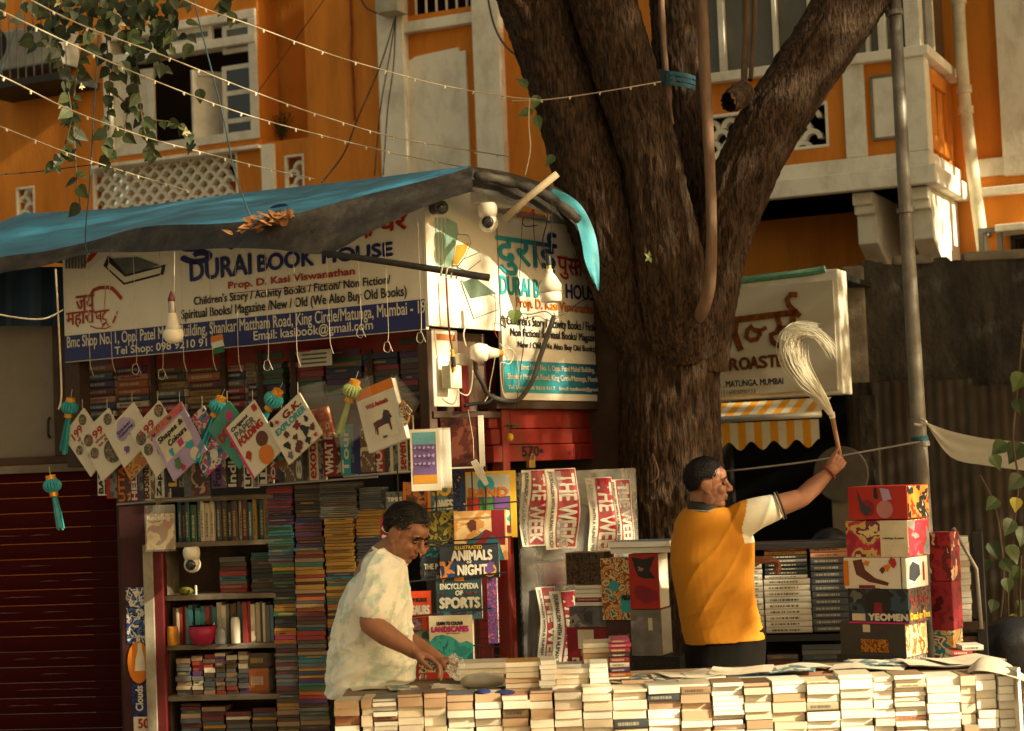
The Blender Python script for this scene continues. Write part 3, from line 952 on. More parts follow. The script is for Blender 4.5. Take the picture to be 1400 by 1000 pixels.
for i in range(330):
    y, z, x = rnd.uniform(-.5, 15.5), rnd.uniform(3.2, 11.2), 9.9 + rnd.uniform(-1.2, 1.4)
    if y < 6.2 and z < 5.0: continue
    if y < 9 and z < 4.0: continue
    zz = z - .5375 * (x - 9.0); yy = y + .525 * (x - 9.0)          # where its shade falls, read at x = 9
    if any(math.hypot((yy - a) / ra, (zz - b) / rb) < 1 for a, b, ra, rb in ((3.75, 4.45, 1.15, 1.0), (4.85, 7.15, .68, .66), (5.15, 4.9, .72, .68))): continue  # gaps left so sun reaches the table end, end sign and boxes
    SHB.append(((x, y, z), (.72, .72, .55)))
for i in range(230):  # more clumps added to keep the sun off the facade
    SHB.append(((9.9 + rnd.uniform(-1.2, 1.6), rnd.uniform(9.6, 18.5), rnd.uniform(7.6, 16.0)), (.8, .8, .6)))
crown(t2, SHB, 170, .16, 12)
# blue cloth tied round the limb
m_bl = M('blue_strap', (0.02, 0.09, 0.13), .8, .25, 20, .3, 80)
t = MB()
for k in range(3):
    pts = [P(901 - k, 97 + k * 5, 11.05), P(908, 99 + k * 6, 10.88), P(925, 101 + k * 7, 10.86), P(942, 104 + k * 7, 10.9), P(951, 107 + k * 7, 11.05)]
    A = smooth_path(pts, 4)
    t.sheet([[p + Vector((0, 0, .012)) for p in A], [p - Vector((0, 0, .012)) for p in A]])
t2_ = t.build('tree_strap', m_bl)
tag(t2_, 'blue cloth strap wound round the rear limb of the big tree', 'strap')
# grey steel pole in front of the wall
m_pole = M('galvanised_pole', (0.20, 0.19, 0.165), .5, .25, 8, .15, 60, metal=.35, dirt=(0.10, 0.075, 0.05), dscale=5, damt=.6)
pole = thing('steel_pole', 'grey steel pole standing in front of the mouldy wall', 'pole', Vector((P(1290, 1000, 11).x, 11, 0)))
t = MB(); t.tube([P(1219, -80, 11), P(1236, 250, 11), P(1251, 500, 11), P(1262, 690, 11), P(1280, 960, 11), P(1294, 1180, 11)], [.037, .041, .046, .048, .05, .05], 16); t.build('shaft', m_pole, pole, smooth=True)
for x, y in ((1238, 288), (1222, 18), (1259, 607)):
    t = MB(); c = P(x, y, 11); d = Vector((.04, 0, -1)); t.tube([c + d * .015, c - d * .015], .054, 16); t.build('clamp', m_pole, pole)
t = MB(); c = P(1257.5, 601, 11); t.tube([c + Vector((.002, 0, -.018)), c - Vector((.002, 0, -.018))], .052, 16); t.build('blue_tape', m_bl, pole)
# white cloth stretched from the pole
m_wcl = M('white_cloth', (0.72, 0.68, 0.55), .85, .1, 5, .25, 90)
t = MB()
rows = []
for j in range(9):
    k = j / 8
    A = [P(1265, 577, 10.9), P(1300, 590, 10.85), P(1350, 600, 10.7), P(1410, 606, 10.5), P(1440, 612, 10.4)]
    B = [P(1267, 580, 10.9), P(1300, 625, 10.9), P(1350, 637, 10.8), P(1410, 645, 10.6), P(1440, 652, 10.5)]
    r_ = [lerp(a, b, k) for a, b in zip(smooth_path(A, 5), smooth_path(B, 5))]
    rows.append([p + Vector((0, .02 * noise.noise(Vector((p.x * 6, k * 4, 0))), 0)) for p in r_])
t.sheet(rows[::-1])
t.tube(smooth_path([P(1258, 573, 10.95), P(1266, 577, 10.9), P(1262, 582, 10.94), P(1250, 580, 10.95)], 4), .008, 6)
tag(t.build('cloth_sheet', m_wcl, smooth=True), 'white cloth sheet tied by its corner to the steel pole', 'cloth')
# climbing plant at the right edge
m_vine = M('vine_leaf', (0.040, 0.062, 0.015), .45, .3, 12, 0, rand=.35)
m_vineY = M('yellowing_leaf', (0.30, 0.26, 0.03), .5, .2, 12, 0)
vine = thing('climbing_plant', 'climbing plant with broad heart-shaped leaves trailing beside the white cloth', 'plant', P(1385, 1000, 10.2))
for pth in ([(1390, 1000), (1384, 900), (1378, 820), (1384, 740), (1392, 660), (1385, 600), (1392, 520), (1400, 440)], [(1375, 980), (1366, 880), (1372, 790), (1362, 700), (1340, 650)], [(1398, 960), (1394, 850), (1396, 760)]):
    t = MB(); t.tube(smooth_path([P(x, y, 10.25) for x, y in pth], 5), .006, 6); t.build('stem', m_twig, vine)
rnd = random.Random(3)
LV = [(1395, 520, 1, .13), (1388, 555, 0, .10), (1372, 615, 0, .12), (1392, 615, 0, .15), (1352, 632, 0, .10), (1392, 660, 0, .12), (1385, 690, 2, .09), (1360, 692, 0, .10), (1380, 720, 0, .11), (1395, 730, 0, .12), (1352, 750, 0, .11), (1375, 755, 0, .12), (1366, 775, 0, .09), (1390, 785, 0, .11), (1372, 800, 0, .09), (1356, 830, 0, .08), (1392, 830, 0, .1), (1378, 850, 2, .07), (1362, 870, 0, .09), (1397, 450, 1, .13), (1398, 475, 0, .1), (1345, 775, 0, .07), (1384, 880, 0, .08)]
for (x, y, k, s) in LV:
    t = MB(); a = rnd.uniform(-.9, .9)
    leafgeo(t, P(x + 4, y - 10, 10.2 + rnd.uniform(-.12, .1)), Vector((math.sin(a) - .2, -.35, -math.cos(a))), Vector((rnd.uniform(-.5, .5), -1, .5)), s, s * .85)
    t.build('leaf', [m_vine, M('lit_leaf', (0.08, 0.11, 0.022), .45, .25, 12, 0), m_vineY][k], vine)  # lit leaves use a lighter copy, light put into the colour
t = MB(); t.ball(P(1385, 885, 10.0), .18, .15, .17, 16)
tag(t.build('plant_sack', M('black_plastic', (0.012, 0.012, 0.013)), smooth=True), 'black plastic sack under the climbing plant', 'bag')
# ---------------------------------------------------------------- the bookstall: body
m_brown = M('brown_frame', (0.055, 0.032, 0.02), .7, .25, 8, .15, 60)
m_red = M('red_paint', (0.22, 0.017, 0.010), .6, .25, 5, .12, 50, dirt=(0.10, 0.055, 0.04), dscale=5, damt=.8, stretch=(1, 1, .5))
m_redd = M('dark_red_paint', (0.16, 0.010, 0.010), .55, .2, 5, .12, 50, dirt=(0.05, 0.02, 0.02), dscale=5, damt=.6)
m_white = M('white_board', (0.66, 0.61, 0.50), .55, .06, 2, .03, 60, dirt=(0.42, 0.36, 0.26), dscale=2.5, damt=.35)
m_flex = M('sign_flex', (0.70, 0.66, 0.55), .45, .05, 1.5, .03, 30, dirt=(0.45, 0.38, 0.28), dscale=2.2, damt=.3)
m_navy = M('navy_print', (0.018, 0.022, 0.12), .45, .12, 2, 0)
m_rprint = M('red_print', (0.36, 0.02, 0.012), .45, .1, 3, 0)
m_wprint = M('white_print', (0.62, 0.58, 0.47), .5, .05, 3, 0)
m_teal = M('teal_print', (0.03, 0.30, 0.34), .45, .1, 3, 0)
m_oprint = M('orange_print', (0.55, 0.16, 0.01), .45, .1, 3, 0)
m_steel = M('worn_steel', (0.3, 0.28, 0.24), .5, .2, 10, .1, metal=.5)
m_cord = M('cotton_cord', (0.55, 0.5, 0.38), .9, .15, 30, .2, 200)
m_wire = M('black_wire', (0.015, 0.014, 0.013), .5, .1)
m_plastic = M('white_plastic', (0.62, 0.58, 0.47), .35, .06, 5, 0)
GZ = -CORNER.z                                                        # street level in the planes of the stall
UL_S = SIGN.uv(91, 490)[0]                                            # left end of the front sign
US1 = SIDE.uv(684, 500)[0]
US2 = SIDE.uv(829, 547)[0]
vbd = SIDE.uv(686, 547)[1]
stall = thing('book_stall', 'cramped wooden bookstall with open shelves under a blue tarpaulin', 'stall', SIGN.pt(-1.2, GZ, -.8))
def part(name, mat, fn, parent=None, **k):
    t = MB(); fn(t)
    return t.build(name, mat, parent or stall, **k)
part('rear_wall', m_brown, lambda t: t.box(SIGN, UL_S - 1.6, .3, GZ, .75, -1.75, -1.7))
part('shade_board', m_brown, lambda t: t.box(SIGN, UL_S - .1, -.03, .60, .63, -1.7, -.03))  # unseen board added under the tarp to block light
part('post', m_brown, lambda t: t.pbox(SIGN, 92, 640, 107, 478, -.12, -.03), bevel=.006)
part('post', m_brown, lambda t: t.box(SIGN, -.10, -.035, GZ, -.005, -.10, -.03), bevel=.006)
part('top_shelf', m_brown, lambda t: t.box(SIGN, UL_S + .05, -.12, SIGN.uv(350, 556, -.3)[1] - .03, SIGN.uv(350, 556, -.3)[1], -.75, -.28))
part('red_fascia', m_red, lambda t: t.box(SIGN, UL_S + .05, -.12, -.10, .02, -.34, -.30))
part('shelf_back', m_redd, lambda t: t.box(SIGN, UL_S + .05, -.12, -.75, -.10, -.80, -.76))
# front sign
fs_ = thing('front_sign', 'long white sign with navy lettering and a blue band over the open shelves', 'sign', SIGN.pt(UL_S / 2, 0, .01))
vB = SIGN.uv(585, 409)[1]
part('board', m_flex, lambda t: t.box(SIGN, UL_S, -.006, -.022, .66, -.012, .012), fs_, bevel=.003)
part('blue_band', m_navy, lambda t: t.flat(SIGN, [(UL_S + .004, -.018), (-.01, -.018), (-.01, vB), (UL_S + .004, vB)], .0155), fs_)
part('yellow_line', M('yellow_print', (0.6, 0.36, 0.03), .5), lambda t: t.flat(SIGN, [(-.75, .0), (-.01, .0), (-.01, .006), (-.75, .006)], .0145), fs_)
def line(parent, pl, body, x0, y0, x1, y1, mat, bold=.0, w=.0165, name='sign_lettering', shear=0):
    k = pl.bb(x0, y0, x1, y1)
    return part(name, mat, lambda t: write(t, pl, body, *k, w=w, bold=bold, shear=shear), parent)
line(fs_, SIGN, 'DURAI', 263, 385, 345, 347.5, m_navy, .006)
line(fs_, SIGN, 'BOOK', 355.5, 372, 431, 340.5, m_navy, .006)
line(fs_, SIGN, 'HOUSE', 444, 361, 538.5, 331.5, m_navy, .006)
line(fs_, SIGN, 'Prop. D. Kasi Viswanathan', 315, 398.5, 487, 366, m_rprint, .0025)
line(fs_, SIGN, "Children's Story / Activity Books / Fiction/ Non Fiction/", 268, 421, 536, 376, m_blk, .0015)
line(fs_, SIGN, 'Spiritual Books/ Magazine /New / Old (We Also Buy Old Books)', 251, 441, 558, 391, m_blk, .0015)
line(fs_, SIGN, 'Bmc Shop No. 1, Opp. Patel Mahal Building, Shankar Mattham Road, King Circle/Matunga, Mumbai - 19', 95, 481, 584, 410.5, m_wprint, .0015)
line(fs_, SIGN, 'Tel Shop: 098 9210 9117', 160, 488.5, 303, 461, m_wprint, .0015)
line(fs_, SIGN, 'Email: kasibook@gmail.com', 350, 469.5, 512, 437, m_wprint, .0015)
line(fs_, SIGN, 'दुराई', 244, 364, 395, 280, m_navy, .010)
line(fs_, SIGN, 'क', 494, 327, 511, 301, m_rprint, .006)
line(fs_, SIGN, 'घर', 521, 318, 558, 294, m_rprint, .006)
def S2(pl, pts):
    return [pl.uv(x, y) for x, y in pts]
def poly(parent, pl, pts, mat, w=.016, name='sign_picture'):
    return part(name, mat, lambda t: t.flat(pl, S2(pl, pts), w), parent)
part('underline', m_rprint, lambda t: stroke(t, SIGN, S2(SIGN, [(316, 402), (487, 385)]), .004, .0165), fs_)
# pictures on the front sign: open book, row of spines, red greeting
m_pgrey = M('print_grey', (0.10, 0.105, 0.10), .5, .3, 30, 0)
poly(fs_, SIGN, [(144, 364), (172, 390), (226, 376), (229, 362), (214, 366), (182, 372), (158, 356), (150, 350)], m_blk)
poly(fs_, SIGN, [(149, 366), (173, 387), (222, 374), (224, 366), (174, 379), (152, 360)], m_wprint, .0168)
poly(fs_, SIGN, [(156, 354), (175, 376), (221, 363), (190, 352)], m_pgrey, .0172)
poly(fs_, SIGN, [(118, 368), (140, 342), (175, 338), (140, 356), (124, 369)], m_wprint, .0168)
poly(fs_, SIGN, [(112, 368), (128, 345), (150, 340), (128, 356)], m_rprint, .0164)
for i in range(7):
    x = 92 + i * 4.2
    poly(fs_, SIGN, [(x, 368), (x + 2.8, 367.6), (x + 3.2, 348), (x - .5, 350)], m_pgrey, .0165)
m_greet = M('greeting_red', (0.30, 0.035, 0.015), .5, .15, 6, 0)
line(fs_, SIGN, 'जय', 107, 426, 131, 403, m_greet, .003)
line(fs_, SIGN, 'महारा', 94, 449, 131, 424.5, m_greet, .003)
gk = MB()
def gst(pts, wd):
    stroke(gk, SIGN, S2(SIGN, pts), wd, .0172)
gst([(131, 427.5), (152, 424.5)], .012)
gst([(134, 428), (135, 436), (140, 436), (139, 431), (136, 434)], .010)
gst([(140, 427), (141, 441)], .010)
gst([(148, 426), (144, 430), (143, 436), (148, 438), (147, 442), (142, 444)], .011)
gst([(142, 448), (148, 441), (151, 446)], .009)
gst([(127, 403), (131, 397), (139, 394), (146, 393.5)], .022)
gst([(148, 393), (156, 395), (162, 401), (169, 409)], .022)
gst([(147.5, 392), (145, 426)], .004)
gst([(126, 446), (134, 449), (146, 450), (155, 446)], .007)
gst([(157, 442), (161, 432)], .014)
gst([(162, 430), (163, 426)], .008)
gk.build('greeting_lettering', m_greet, fs_)
# side sign
ss = thing('side_sign', 'white end sign of the stall with teal and navy lettering beside the tree', 'sign', SIDE.pt(US1, vbd, .01))
vA = SIDE.uv(590, 446)[1]
part('upper_board', m_flex, lambda t: t.box(SIDE, .012, US1, vA, .75, -.014, .010), ss, bevel=.003)
part('lower_board', m_flex, lambda t: t.box(SIDE, US1 + .012, US2, vbd, .66, -.014, .012), ss, bevel=.003)
part('top_rail', m_steel, lambda t: t.box(SIDE, US1 + .01, US2, .661, .69, -.03, .03), ss)
part('corner_strip', m_cream, lambda t: t.box(SIGN, -.003, .014, 0, .72, -.02, .016), ss)
m_grad = bpy.data.materials.new('teal_to_navy')
m_grad.use_nodes = True
_t = m_grad.node_tree
_tc = _t.nodes.new('ShaderNodeTexCoord'); _sx = _t.nodes.new('ShaderNodeSeparateXYZ'); _r = _t.nodes.new('ShaderNodeValToRGB')
_t.links.new(_tc.outputs['Generated'], _sx.inputs[0]); _t.links.new(_sx.outputs[0], _r.inputs[0]); _t.links.new(_r.outputs[0], _t.nodes['Principled BSDF'].inputs['Base Color'])
_r.color_ramp.elements[0].color = (0.03, 0.30, 0.36, 1); _r.color_ramp.elements[1].color = (0.012, 0.02, 0.12, 1)
_r.color_ramp.elements[0].position = .35; _r.color_ramp.elements[1].position = .95
_t.nodes['Principled BSDF'].inputs['Roughness'].default_value = .45
vb0, vb1 = SIDE.uv(690, 537)[1], SIDE.uv(690, 493)[1]
part('colour_band', m_grad, lambda t: t.flat(SIDE, [(US1 + .014, vb0), (US2 - .003, vb0), (US2 - .003, vb1), (US1 + .014, vb1)], .0155), ss)
line(ss, SIDE, 'दुराई', 677, 374, 757, 321, m_grad, .006)
line(ss, SIDE, 'पु', 760, 381, 773, 353, m_rprint, .003)
line(ss, SIDE, 'स', 774, 377, 786, 356, m_rprint, .003)
line(ss, SIDE, 'तक', 784, 378, 803, 358, m_rprint, .003)
line(ss, SIDE, 'DURAI BOOK', 681, 402, 764, 387, m_teal, .004)
line(ss, SIDE, 'HOUSE', 771, 408, 815, 394, m_navy, .004)
line(ss, SIDE, 'Prop. D. Kasi Viswanathan', 703, 424, 811, 418, m_oprint, .002)
line(ss, SIDE, "Children's Story / Activity Books / Fiction/", 690, 448, 818, 442, m_blk, .0012)
line(ss, SIDE, 'Non Fiction/ Spiritual Books/ Magazine /', 695, 463, 818, 458, m_blk, .0012)
line(ss, SIDE, 'New / Old (We Also Buy Old Books)', 705, 478, 811, 474, m_blk, .0012)
line(ss, SIDE, 'Bmc Shop No. 1, Opp. Patel Mahal Building,', 709, 508, 809, 503, m_wprint, .001, w=.018)
line(ss, SIDE, 'Shankar Mattham Road, King Circle/Matunga, Mumbai - 19', 690, 521, 827, 516, m_wprint, .001, w=.018)
line(ss, SIDE, 'Tel Shop: 098 9210 9117   Email: kasibook@gmail.com', 691, 534, 825, 531, m_wprint, .001, w=.018)
m_gpage = M('print_pale_green', (0.25, 0.42, 0.32), .5, .2, 8, 0)
m_glin = M('print_dark_green', (0.03, 0.10, 0.06), .5, .2, 8, 0)
m_ora = M('print_orange', (0.50, 0.22, 0.02), .5, .15, 8, 0)
for x0, x1 in ((592, 595), (597, 600), (602, 605)):
    poly(ss, SIDE, [(x0, 298), (x1, 298), (x1 + 3, 368), (x0 + 3, 366)], m_gpage, .0135)
poly(ss, SIDE, [(607, 298), (622, 306), (626, 330), (612, 366), (607, 366)], m_gpage, .0138)
def outl(pts, wd=.006, m=m_glin, w=.0142):
    part('sign_picture', m, lambda t: stroke(t, SIDE, S2(SIDE, pts + [pts[0]]), wd, w), ss)
for pts, mt in (([(615, 364), (622, 321), (637, 322), (641, 332), (634, 350), (624, 364)], m_wprint), ([(622, 366), (630, 355), (652, 346), (655, 356), (636, 371)], m_wprint), ([(627, 384), (668, 404), (680, 410), (678, 424), (645, 436)], m_wprint)):
    poly(ss, SIDE, pts, mt, .0139)
    outl(pts, .005)
poly(ss, SIDE, [(616, 361), (621, 336), (638, 333), (632, 349), (622, 363)], m_ora, .0146)
poly(ss, SIDE, [(629, 386), (646, 380), (676, 402), (640, 409)], M('print_grey_green', (0.09, 0.13, 0.09), .5, .4, 12, 0), .0146)
# red rolling shutter box at the end, below the sign
for i in range(3):
    y0, y1 = [(586, 557), (608, 587), (632, 609)][i]
    k = SIDE.bb(690, y0, 690, y1, -.05)
    part('shutter_slat', m_red, lambda t: t.box(SIDE, US1 - .06, US2 + .35, k[2], k[3], -.10, -.05 + .012 * i), bevel=.006)
part('shutter_rail', m_brown, lambda t: t.box(SIDE, US1 - .08, US2 + .1, vbd - .05, vbd - .005, -.10, .02), bevel=.006)
num = SIDE.bb(719, 624, 747, 612, 0)
part('painted_number', m_blk, lambda t: write(t, SIDE, '570•', num[0], num[1], num[2] , num[3] + .01, w=-.0235, bold=.003))
num = SIDE.bb(782, 626, 805, 614, 0)
part('painted_number', m_redd, lambda t: write(t, SIDE, '•57', num[0], num[1], num[2], num[3] + .01, w=-.0235, bold=.003))
pr = [SIDE.uv(x, y, -.02) for x, y in ((687, 560), (716, 905))]
part('red_post', m_red, lambda t: t.box(SIDE, pr[0][0] - .01, pr[0][0] + .06, GZ, pr[0][1], -.10, -.02), bevel=.006)
part('inner_post', m_redd, lambda t: t.box(SIDE, pr[0][0] - .15, pr[0][0] - .02, GZ, pr[0][1], -.30, -.12), bevel=.006)
# board and gear between the sign and the shutter
k = SIDE.bb(594, 556, 625, 452, -.03)
part('painted_board', m_white, lambda t: t.box(SIDE, k[0], k[1], k[2], vA - .01, -.05, -.03), bevel=.004)
k2 = SIDE.bb(625, 553, 686, 452, -.10)
part('gear_board', M('brown_board', (0.10, 0.06, 0.04), .7, .3, 6, .1), lambda t: t.box(SIDE, k[1] - .02, US1 + .02, k[2] - .02, vA - .01, -.14, -.11))
part('gear_shelf', m_brown, lambda t: t.box(SIDE, k[0] - .02, US1 + .02, k[2] - .06, k[2] - .025, -.3, -.02), bevel=.004)
part('orange_stain', M('stain_orange', (0.35, 0.12, 0.04), .7, .3, 20, 0), lambda t: t.pbox(SIDE, 597, 465, 622, 458, -.03, -.0285))
# corrugated roof rim and back sheet at the left under the tarp
part('hanging_sheet', M('navy_tarp', (0.012, 0.03, 0.06), .7, .3, 4, .3, 20), lambda t: t.sheet([[P(x, y, 11.2 + .05 * math.sin(x * .1)) for x in range(-80, 96, 8)] for y in (446, 420, 395, 365)]))
# ---------------------------------------------------------------- rolling shutter at left
sh = thing('rolling_shutter', 'dark red ribbed rolling shutter closed left of the shelves', 'shutter', SHUT.pt(0, -SHUT.o.z, 0))
v0, v1 = -SHUT.o.z + .02, SHUT.uv(80, 645)[1]
ua, ub = SHUT.uv(-160, 800)[0], SHUT.uv(165, 800)[0]
m_shut = M('shutter_red', (0.042, 0.0032, 0.0032), .85, .3, 3, .1, 50, spec=.08, dirt=(0.018, 0.006, 0.006), dscale=3, damt=.6, stretch=(.4, .4, 2))
m_scr = M('scratch', (0.14, 0.07, 0.055), .7, .3, 30, 0)
hs = .095
i = 0
sl = None
while v0 + i * hs < v1:
    if sl is None:
        t = MB()
        rows = []
        for j in range(9):
            a = j / 8
            rows.append([SHUT.pt(u, v0 + a * hs * .97, .007 * math.sin(a * math.pi) ** .7) for u in (ua, ub)])
        t.sheet(rows)
        o = t.build('shutter_slat', m_shut, sh, smooth=True)
        sl = o
    else:
        o = sl.copy(); link(o, sh); o.location = sl.location + Vector((0, 0, hs * i))
    i += 1
rnd = random.Random(8)
t = MB()
for i in range(26):
    v = v0 + hs * rnd.randint(3, 14) + .05; u = rnd.uniform(ua + .6, ub - .25); L = rnd.uniform(.06, .28)
    stroke(t, SHUT, [(u, v, .001), (u + L * .4, v + .003, .005), (u + L, v + .001, .001)], .004, .018)
tag(t.build('scratch_marks', m_scr, sh), kind='stuff')
part('guide_rail', m_brown, lambda t: t.box(SHUT, ub, ub + .05, v0, v1 + .05, -.02, .04), sh, bevel=.005)
# plain panel above the shutter
pw = thing('grey_panel', 'plain grey panel above the closed red shutter', 'panel', SHUT.pt(-.6, v1, 0))
k = SHUT.bb(-120, 632, 73, 445)
part('sheet', M('grey_panel_paint', (0.19, 0.165, 0.13), .8, .2, 3, .1, 40, dirt=(0.10, 0.08, 0.06), dscale=3, damt=.5), lambda t: t.box(SHUT, k[0], k[1], k[2], k[3] + .3, -.03, 0), pw)
part('edge_frame', m_brown, lambda t: t.box(SHUT, k[1], k[1] + .09, k[2], k[3] + .3, -.03, .03), pw, bevel=.005)
part('bottom_frame', m_brown, lambda t: t.box(SHUT, k[0], k[1] + .09, k[2] - .05, k[2] - .001, -.03, .03), pw, bevel=.005)
part('lower_rail', M('grey_rail', (0.16, 0.13, 0.10), .8), lambda t: t.box(SHUT, k[0], ub + .05, k[2] - .10, k[2] - .052, -.03, .05), pw, bevel=.005)
part('handle', m_iron, lambda t: t.tube(smooth_path([SHUT.at(68, 572, .0), SHUT.at(66, 576, .05), SHUT.at(66, 594, .05), SHUT.at(68, 598, 0)], 4), .008, 6), pw)
# sticker strip and side posts of the shelf
STK = Plane(P(190, 900, 10.5), 8)
sb = thing('sticker_board', 'narrow upright board pasted with blue and orange stickers', 'board', STK.pt(0, -STK.o.z, 0))
k = STK.bb(172, 1080, 206, 800)
part('board', M('dark_board', (0.035, 0.008, 0.008), .7), lambda t: t.box(STK, k[0], k[1] - .01, k[2], k[3] + .45, -.03, -.01), sb)
part('sticker', ART('stk_blue', ['101b4a', '1d3f86', 'c8c4b4', '0e1636', '3a69a8'], 26, seed=2), lambda t: t.pbox(STK, 174, 880, 201, 803, -.01, -.006), sb)
part('sticker', ART('stk_navy', ['0a1030', '18286a', '0a1030'], 20, seed=4), lambda t: t.pbox(STK, 181, 981, 203, 935, -.01, -.006), sb)
k3 = STK.bb(175, 936, 203, 876)
part('sticker', m_oprint, lambda t: t.disc(STK, (k3[0] + k3[1]) / 2, (k3[2] + k3[3]) / 2, .065, .12, -.004), sb)
part('bottle_print', M('bottle_cream', (0.6, 0.55, 0.4), .5), lambda t: t.prism(STK, S2(STK, [(184, 918), (199, 917), (197, 900), (194, 888), (193, 880), (188, 880), (188, 890), (185, 902)]), -.004, -.0025), sb)
def vwrite(t, pl, body, x0, y0, x1, y1, w, bold=0.0, down=False):
    """lettering running up (or down) the box"""
    k = pl.bb(x0, y0, x1, y1, w)
    q = Plane(pl.pt(k[1], k[2], 0), vec=(pl.v, -pl.u, pl.n)) if not down else Plane(pl.pt(k[0], k[3], 0), vec=(-pl.v, pl.u, pl.n))
    write(t, q, body, 0, k[3] - k[2], 0, k[1] - k[0], w=w, bold=bold)
part('sticker_lettering', m_wprint, lambda t: vwrite(t, STK, 'Clouds', 186, 972, 195, 938, -.004, .002), sb)
part('price_sticker', M('sticker_white', (0.6, 0.56, 0.45), .5), lambda t: t.pbox(STK, 183, 1000, 204, 980, -.01, -.005), sb)
k4 = STK.bb(189, 996, 203, 983)
part('price_lettering', m_rprint, lambda t: write(t, STK, '50', *k4, w=-.003, bold=.003), sb)
part('white_edge', M('dull_white', (0.27, 0.24, 0.18), .7, .2, 10, .1), lambda t: t.pbox(STK, 204, 1080, 208, 745, -.03, .03), sb, bevel=.004)  # darker, duller copy of the board white
part('red_edge', M('deep_red', (0.09, 0.008, 0.008), .6, .2, 8, 0), lambda t: t.pbox(STK, 213, 1080, 221, 752, -.06, .02), sb, bevel=.004)  # one even darker red on this narrow edge
# ---------------------------------------------------------------- tarpaulin roof
m_tarp = M('blue_tarp', (0.024, 0.19, 0.31), .55, .30, 5, .35, 22, dirt=(0.02, 0.09, 0.16), dscale=2.2, damt=.6, stretch=(.5, 1, 2.4), dist=.02)
m_under = M('grey_tarp_fold', (0.032, 0.027, 0.022), .7, .35, 5, .5, 25, dirt=(0.085, 0.072, 0.055), dscale=5, damt=.5, dist=.02)
def loft(t, A, B, nv=10, k=5, amp=.02, seed=0.0, sag=0.0):
    a = smooth_path([P(*p) for p in A], k)
    b = smooth_path([P(*p) for p in B], k)
    rows = []
    for j in range(nv + 1):
        f = j / nv
        r_ = []
        for i, (p, q) in enumerate(zip(a, b)):
            c = lerp(p, q, f)
            d = math.sin(f * math.pi) * amp * 1.6 * (noise.noise(Vector((c.x * 5 + seed, f * 2.5, c.z * 3))) + .5 * noise.noise(Vector((c.x * 14 + seed, f * 6, 3)))) - sag * math.sin(f * math.pi)
            r_.append(c + Vector((0, -d * .6, d * .8)))
        rows.append(r_)
    t.sheet(rows[::-1])
tp = thing('tarpaulin', 'blue tarpaulin roof with a grey folded edge sagging over the stall', 'tarpaulin', P(330, 320, 9.6))
blueB = [(-80, 340, 12.3), (20, 296, 12.2), (60, 291, 12.1), (180, 283, 11.8), (330, 264, 11.2), (420, 254, 10.9), (500, 245, 10.5), (570, 236, 10.2), (610, 231, 9.95), (645, 227, 9.8)]
blueF = [(-80, 374, 10.9), (0, 353, 10.8), (60, 345, 10.7), (120, 332, 10.6), (200, 311, 10.3), (300, 307, 9.9), (380, 298, 9.6), (500, 268, 9.55), (580, 248, 9.55), (642, 230, 9.6)]
t = MB(); loft(t, blueB, blueF, 12, 6, .012, 1.0); t.build('blue_sheet', m_tarp, tp, smooth=True)
drT = [(-80, 373, 10.88), (0, 352, 10.78), (60, 344, 10.68), (120, 331, 10.58), (200, 310, 10.28), (300, 306, 9.88), (380, 297, 9.56), (440, 283, 9.5), (500, 267, 9.5), (580, 247, 9.5), (646, 228, 9.58)]
drB = [(-80, 398, 10.8), (0, 374, 10.7), (60, 364, 10.6), (120, 347, 10.5), (200, 345, 10.2), (300, 340, 9.75), (370, 341, 9.4), (445, 347, 9.2), (505, 318, 9.2), (580, 283, 9.25), (646, 262, 9.4)]
t = MB(); loft(t, drT, drB, 8, 6, .014, 5.0); t.build('grey_fold', m_under, tp, smooth=True)
t = MB(); loft(t, [(640, 227, 9.7), (690, 235, 9.9), (735, 248, 10.1), (770, 262, 10.4), (800, 300, 10.6), (815, 345, 10.7)], [(640, 262, 9.45), (690, 272, 9.6), (735, 288, 9.8), (770, 303, 10.0), (797, 322, 10.2), (812, 352, 10.35)], 10, 6, .05, 9.0); t.build('rolled_edge', m_under, tp, smooth=True)
t = MB(); t.tube(smooth_path([P(650, 240, 9.5), P(700, 250, 9.65), P(748, 268, 9.8), (P(790, 300, 10.0))], 6), [.02 + .012 * abs(math.sin(i * .9)) for i in range(19)], 10); t.build('roll', m_under, tp, smooth=True)
t = MB(); loft(t, [(756, 258, 10.1), (776, 266, 10.1), (796, 283, 10.1), (812, 315, 10.1), (819, 352, 10.1), (819, 398, 10.1)], [(750, 266, 10.05), (768, 276, 10.0), (786, 300, 10.0), (795, 330, 10.0), (800, 358, 10.05), (812, 388, 10.1)], 5, 5, .02, 2.0); t.build('blue_corner', M('blue_tarp_clean', (0.05, 0.26, 0.33), .5, .2, 6, .3, 25), tp, smooth=True)
t = MB(); t.tube([P(442, 346, 9.15), P(540, 360, 9.0), P(669, 380, 8.9)], [.016, .016, .018], 8)
tag(t.build('support_pole', M('black_bamboo', (0.022, 0.02, 0.018), .7, .3, 20, .3), smooth=True), 'black pole propping the tarpaulin corner across the signs', 'pole')
t = MB(); t.tube([P(690, 300, 9.5), P(722, 270, 9.5), P(762, 238, 9.5)], .019, 10)
tag(t.build('bamboo_pole', M('pale_bamboo', (0.42, 0.34, 0.22), .7, .2, 10, .1), smooth=True), 'pale bamboo pole sticking out over the end sign by the tree', 'pole')
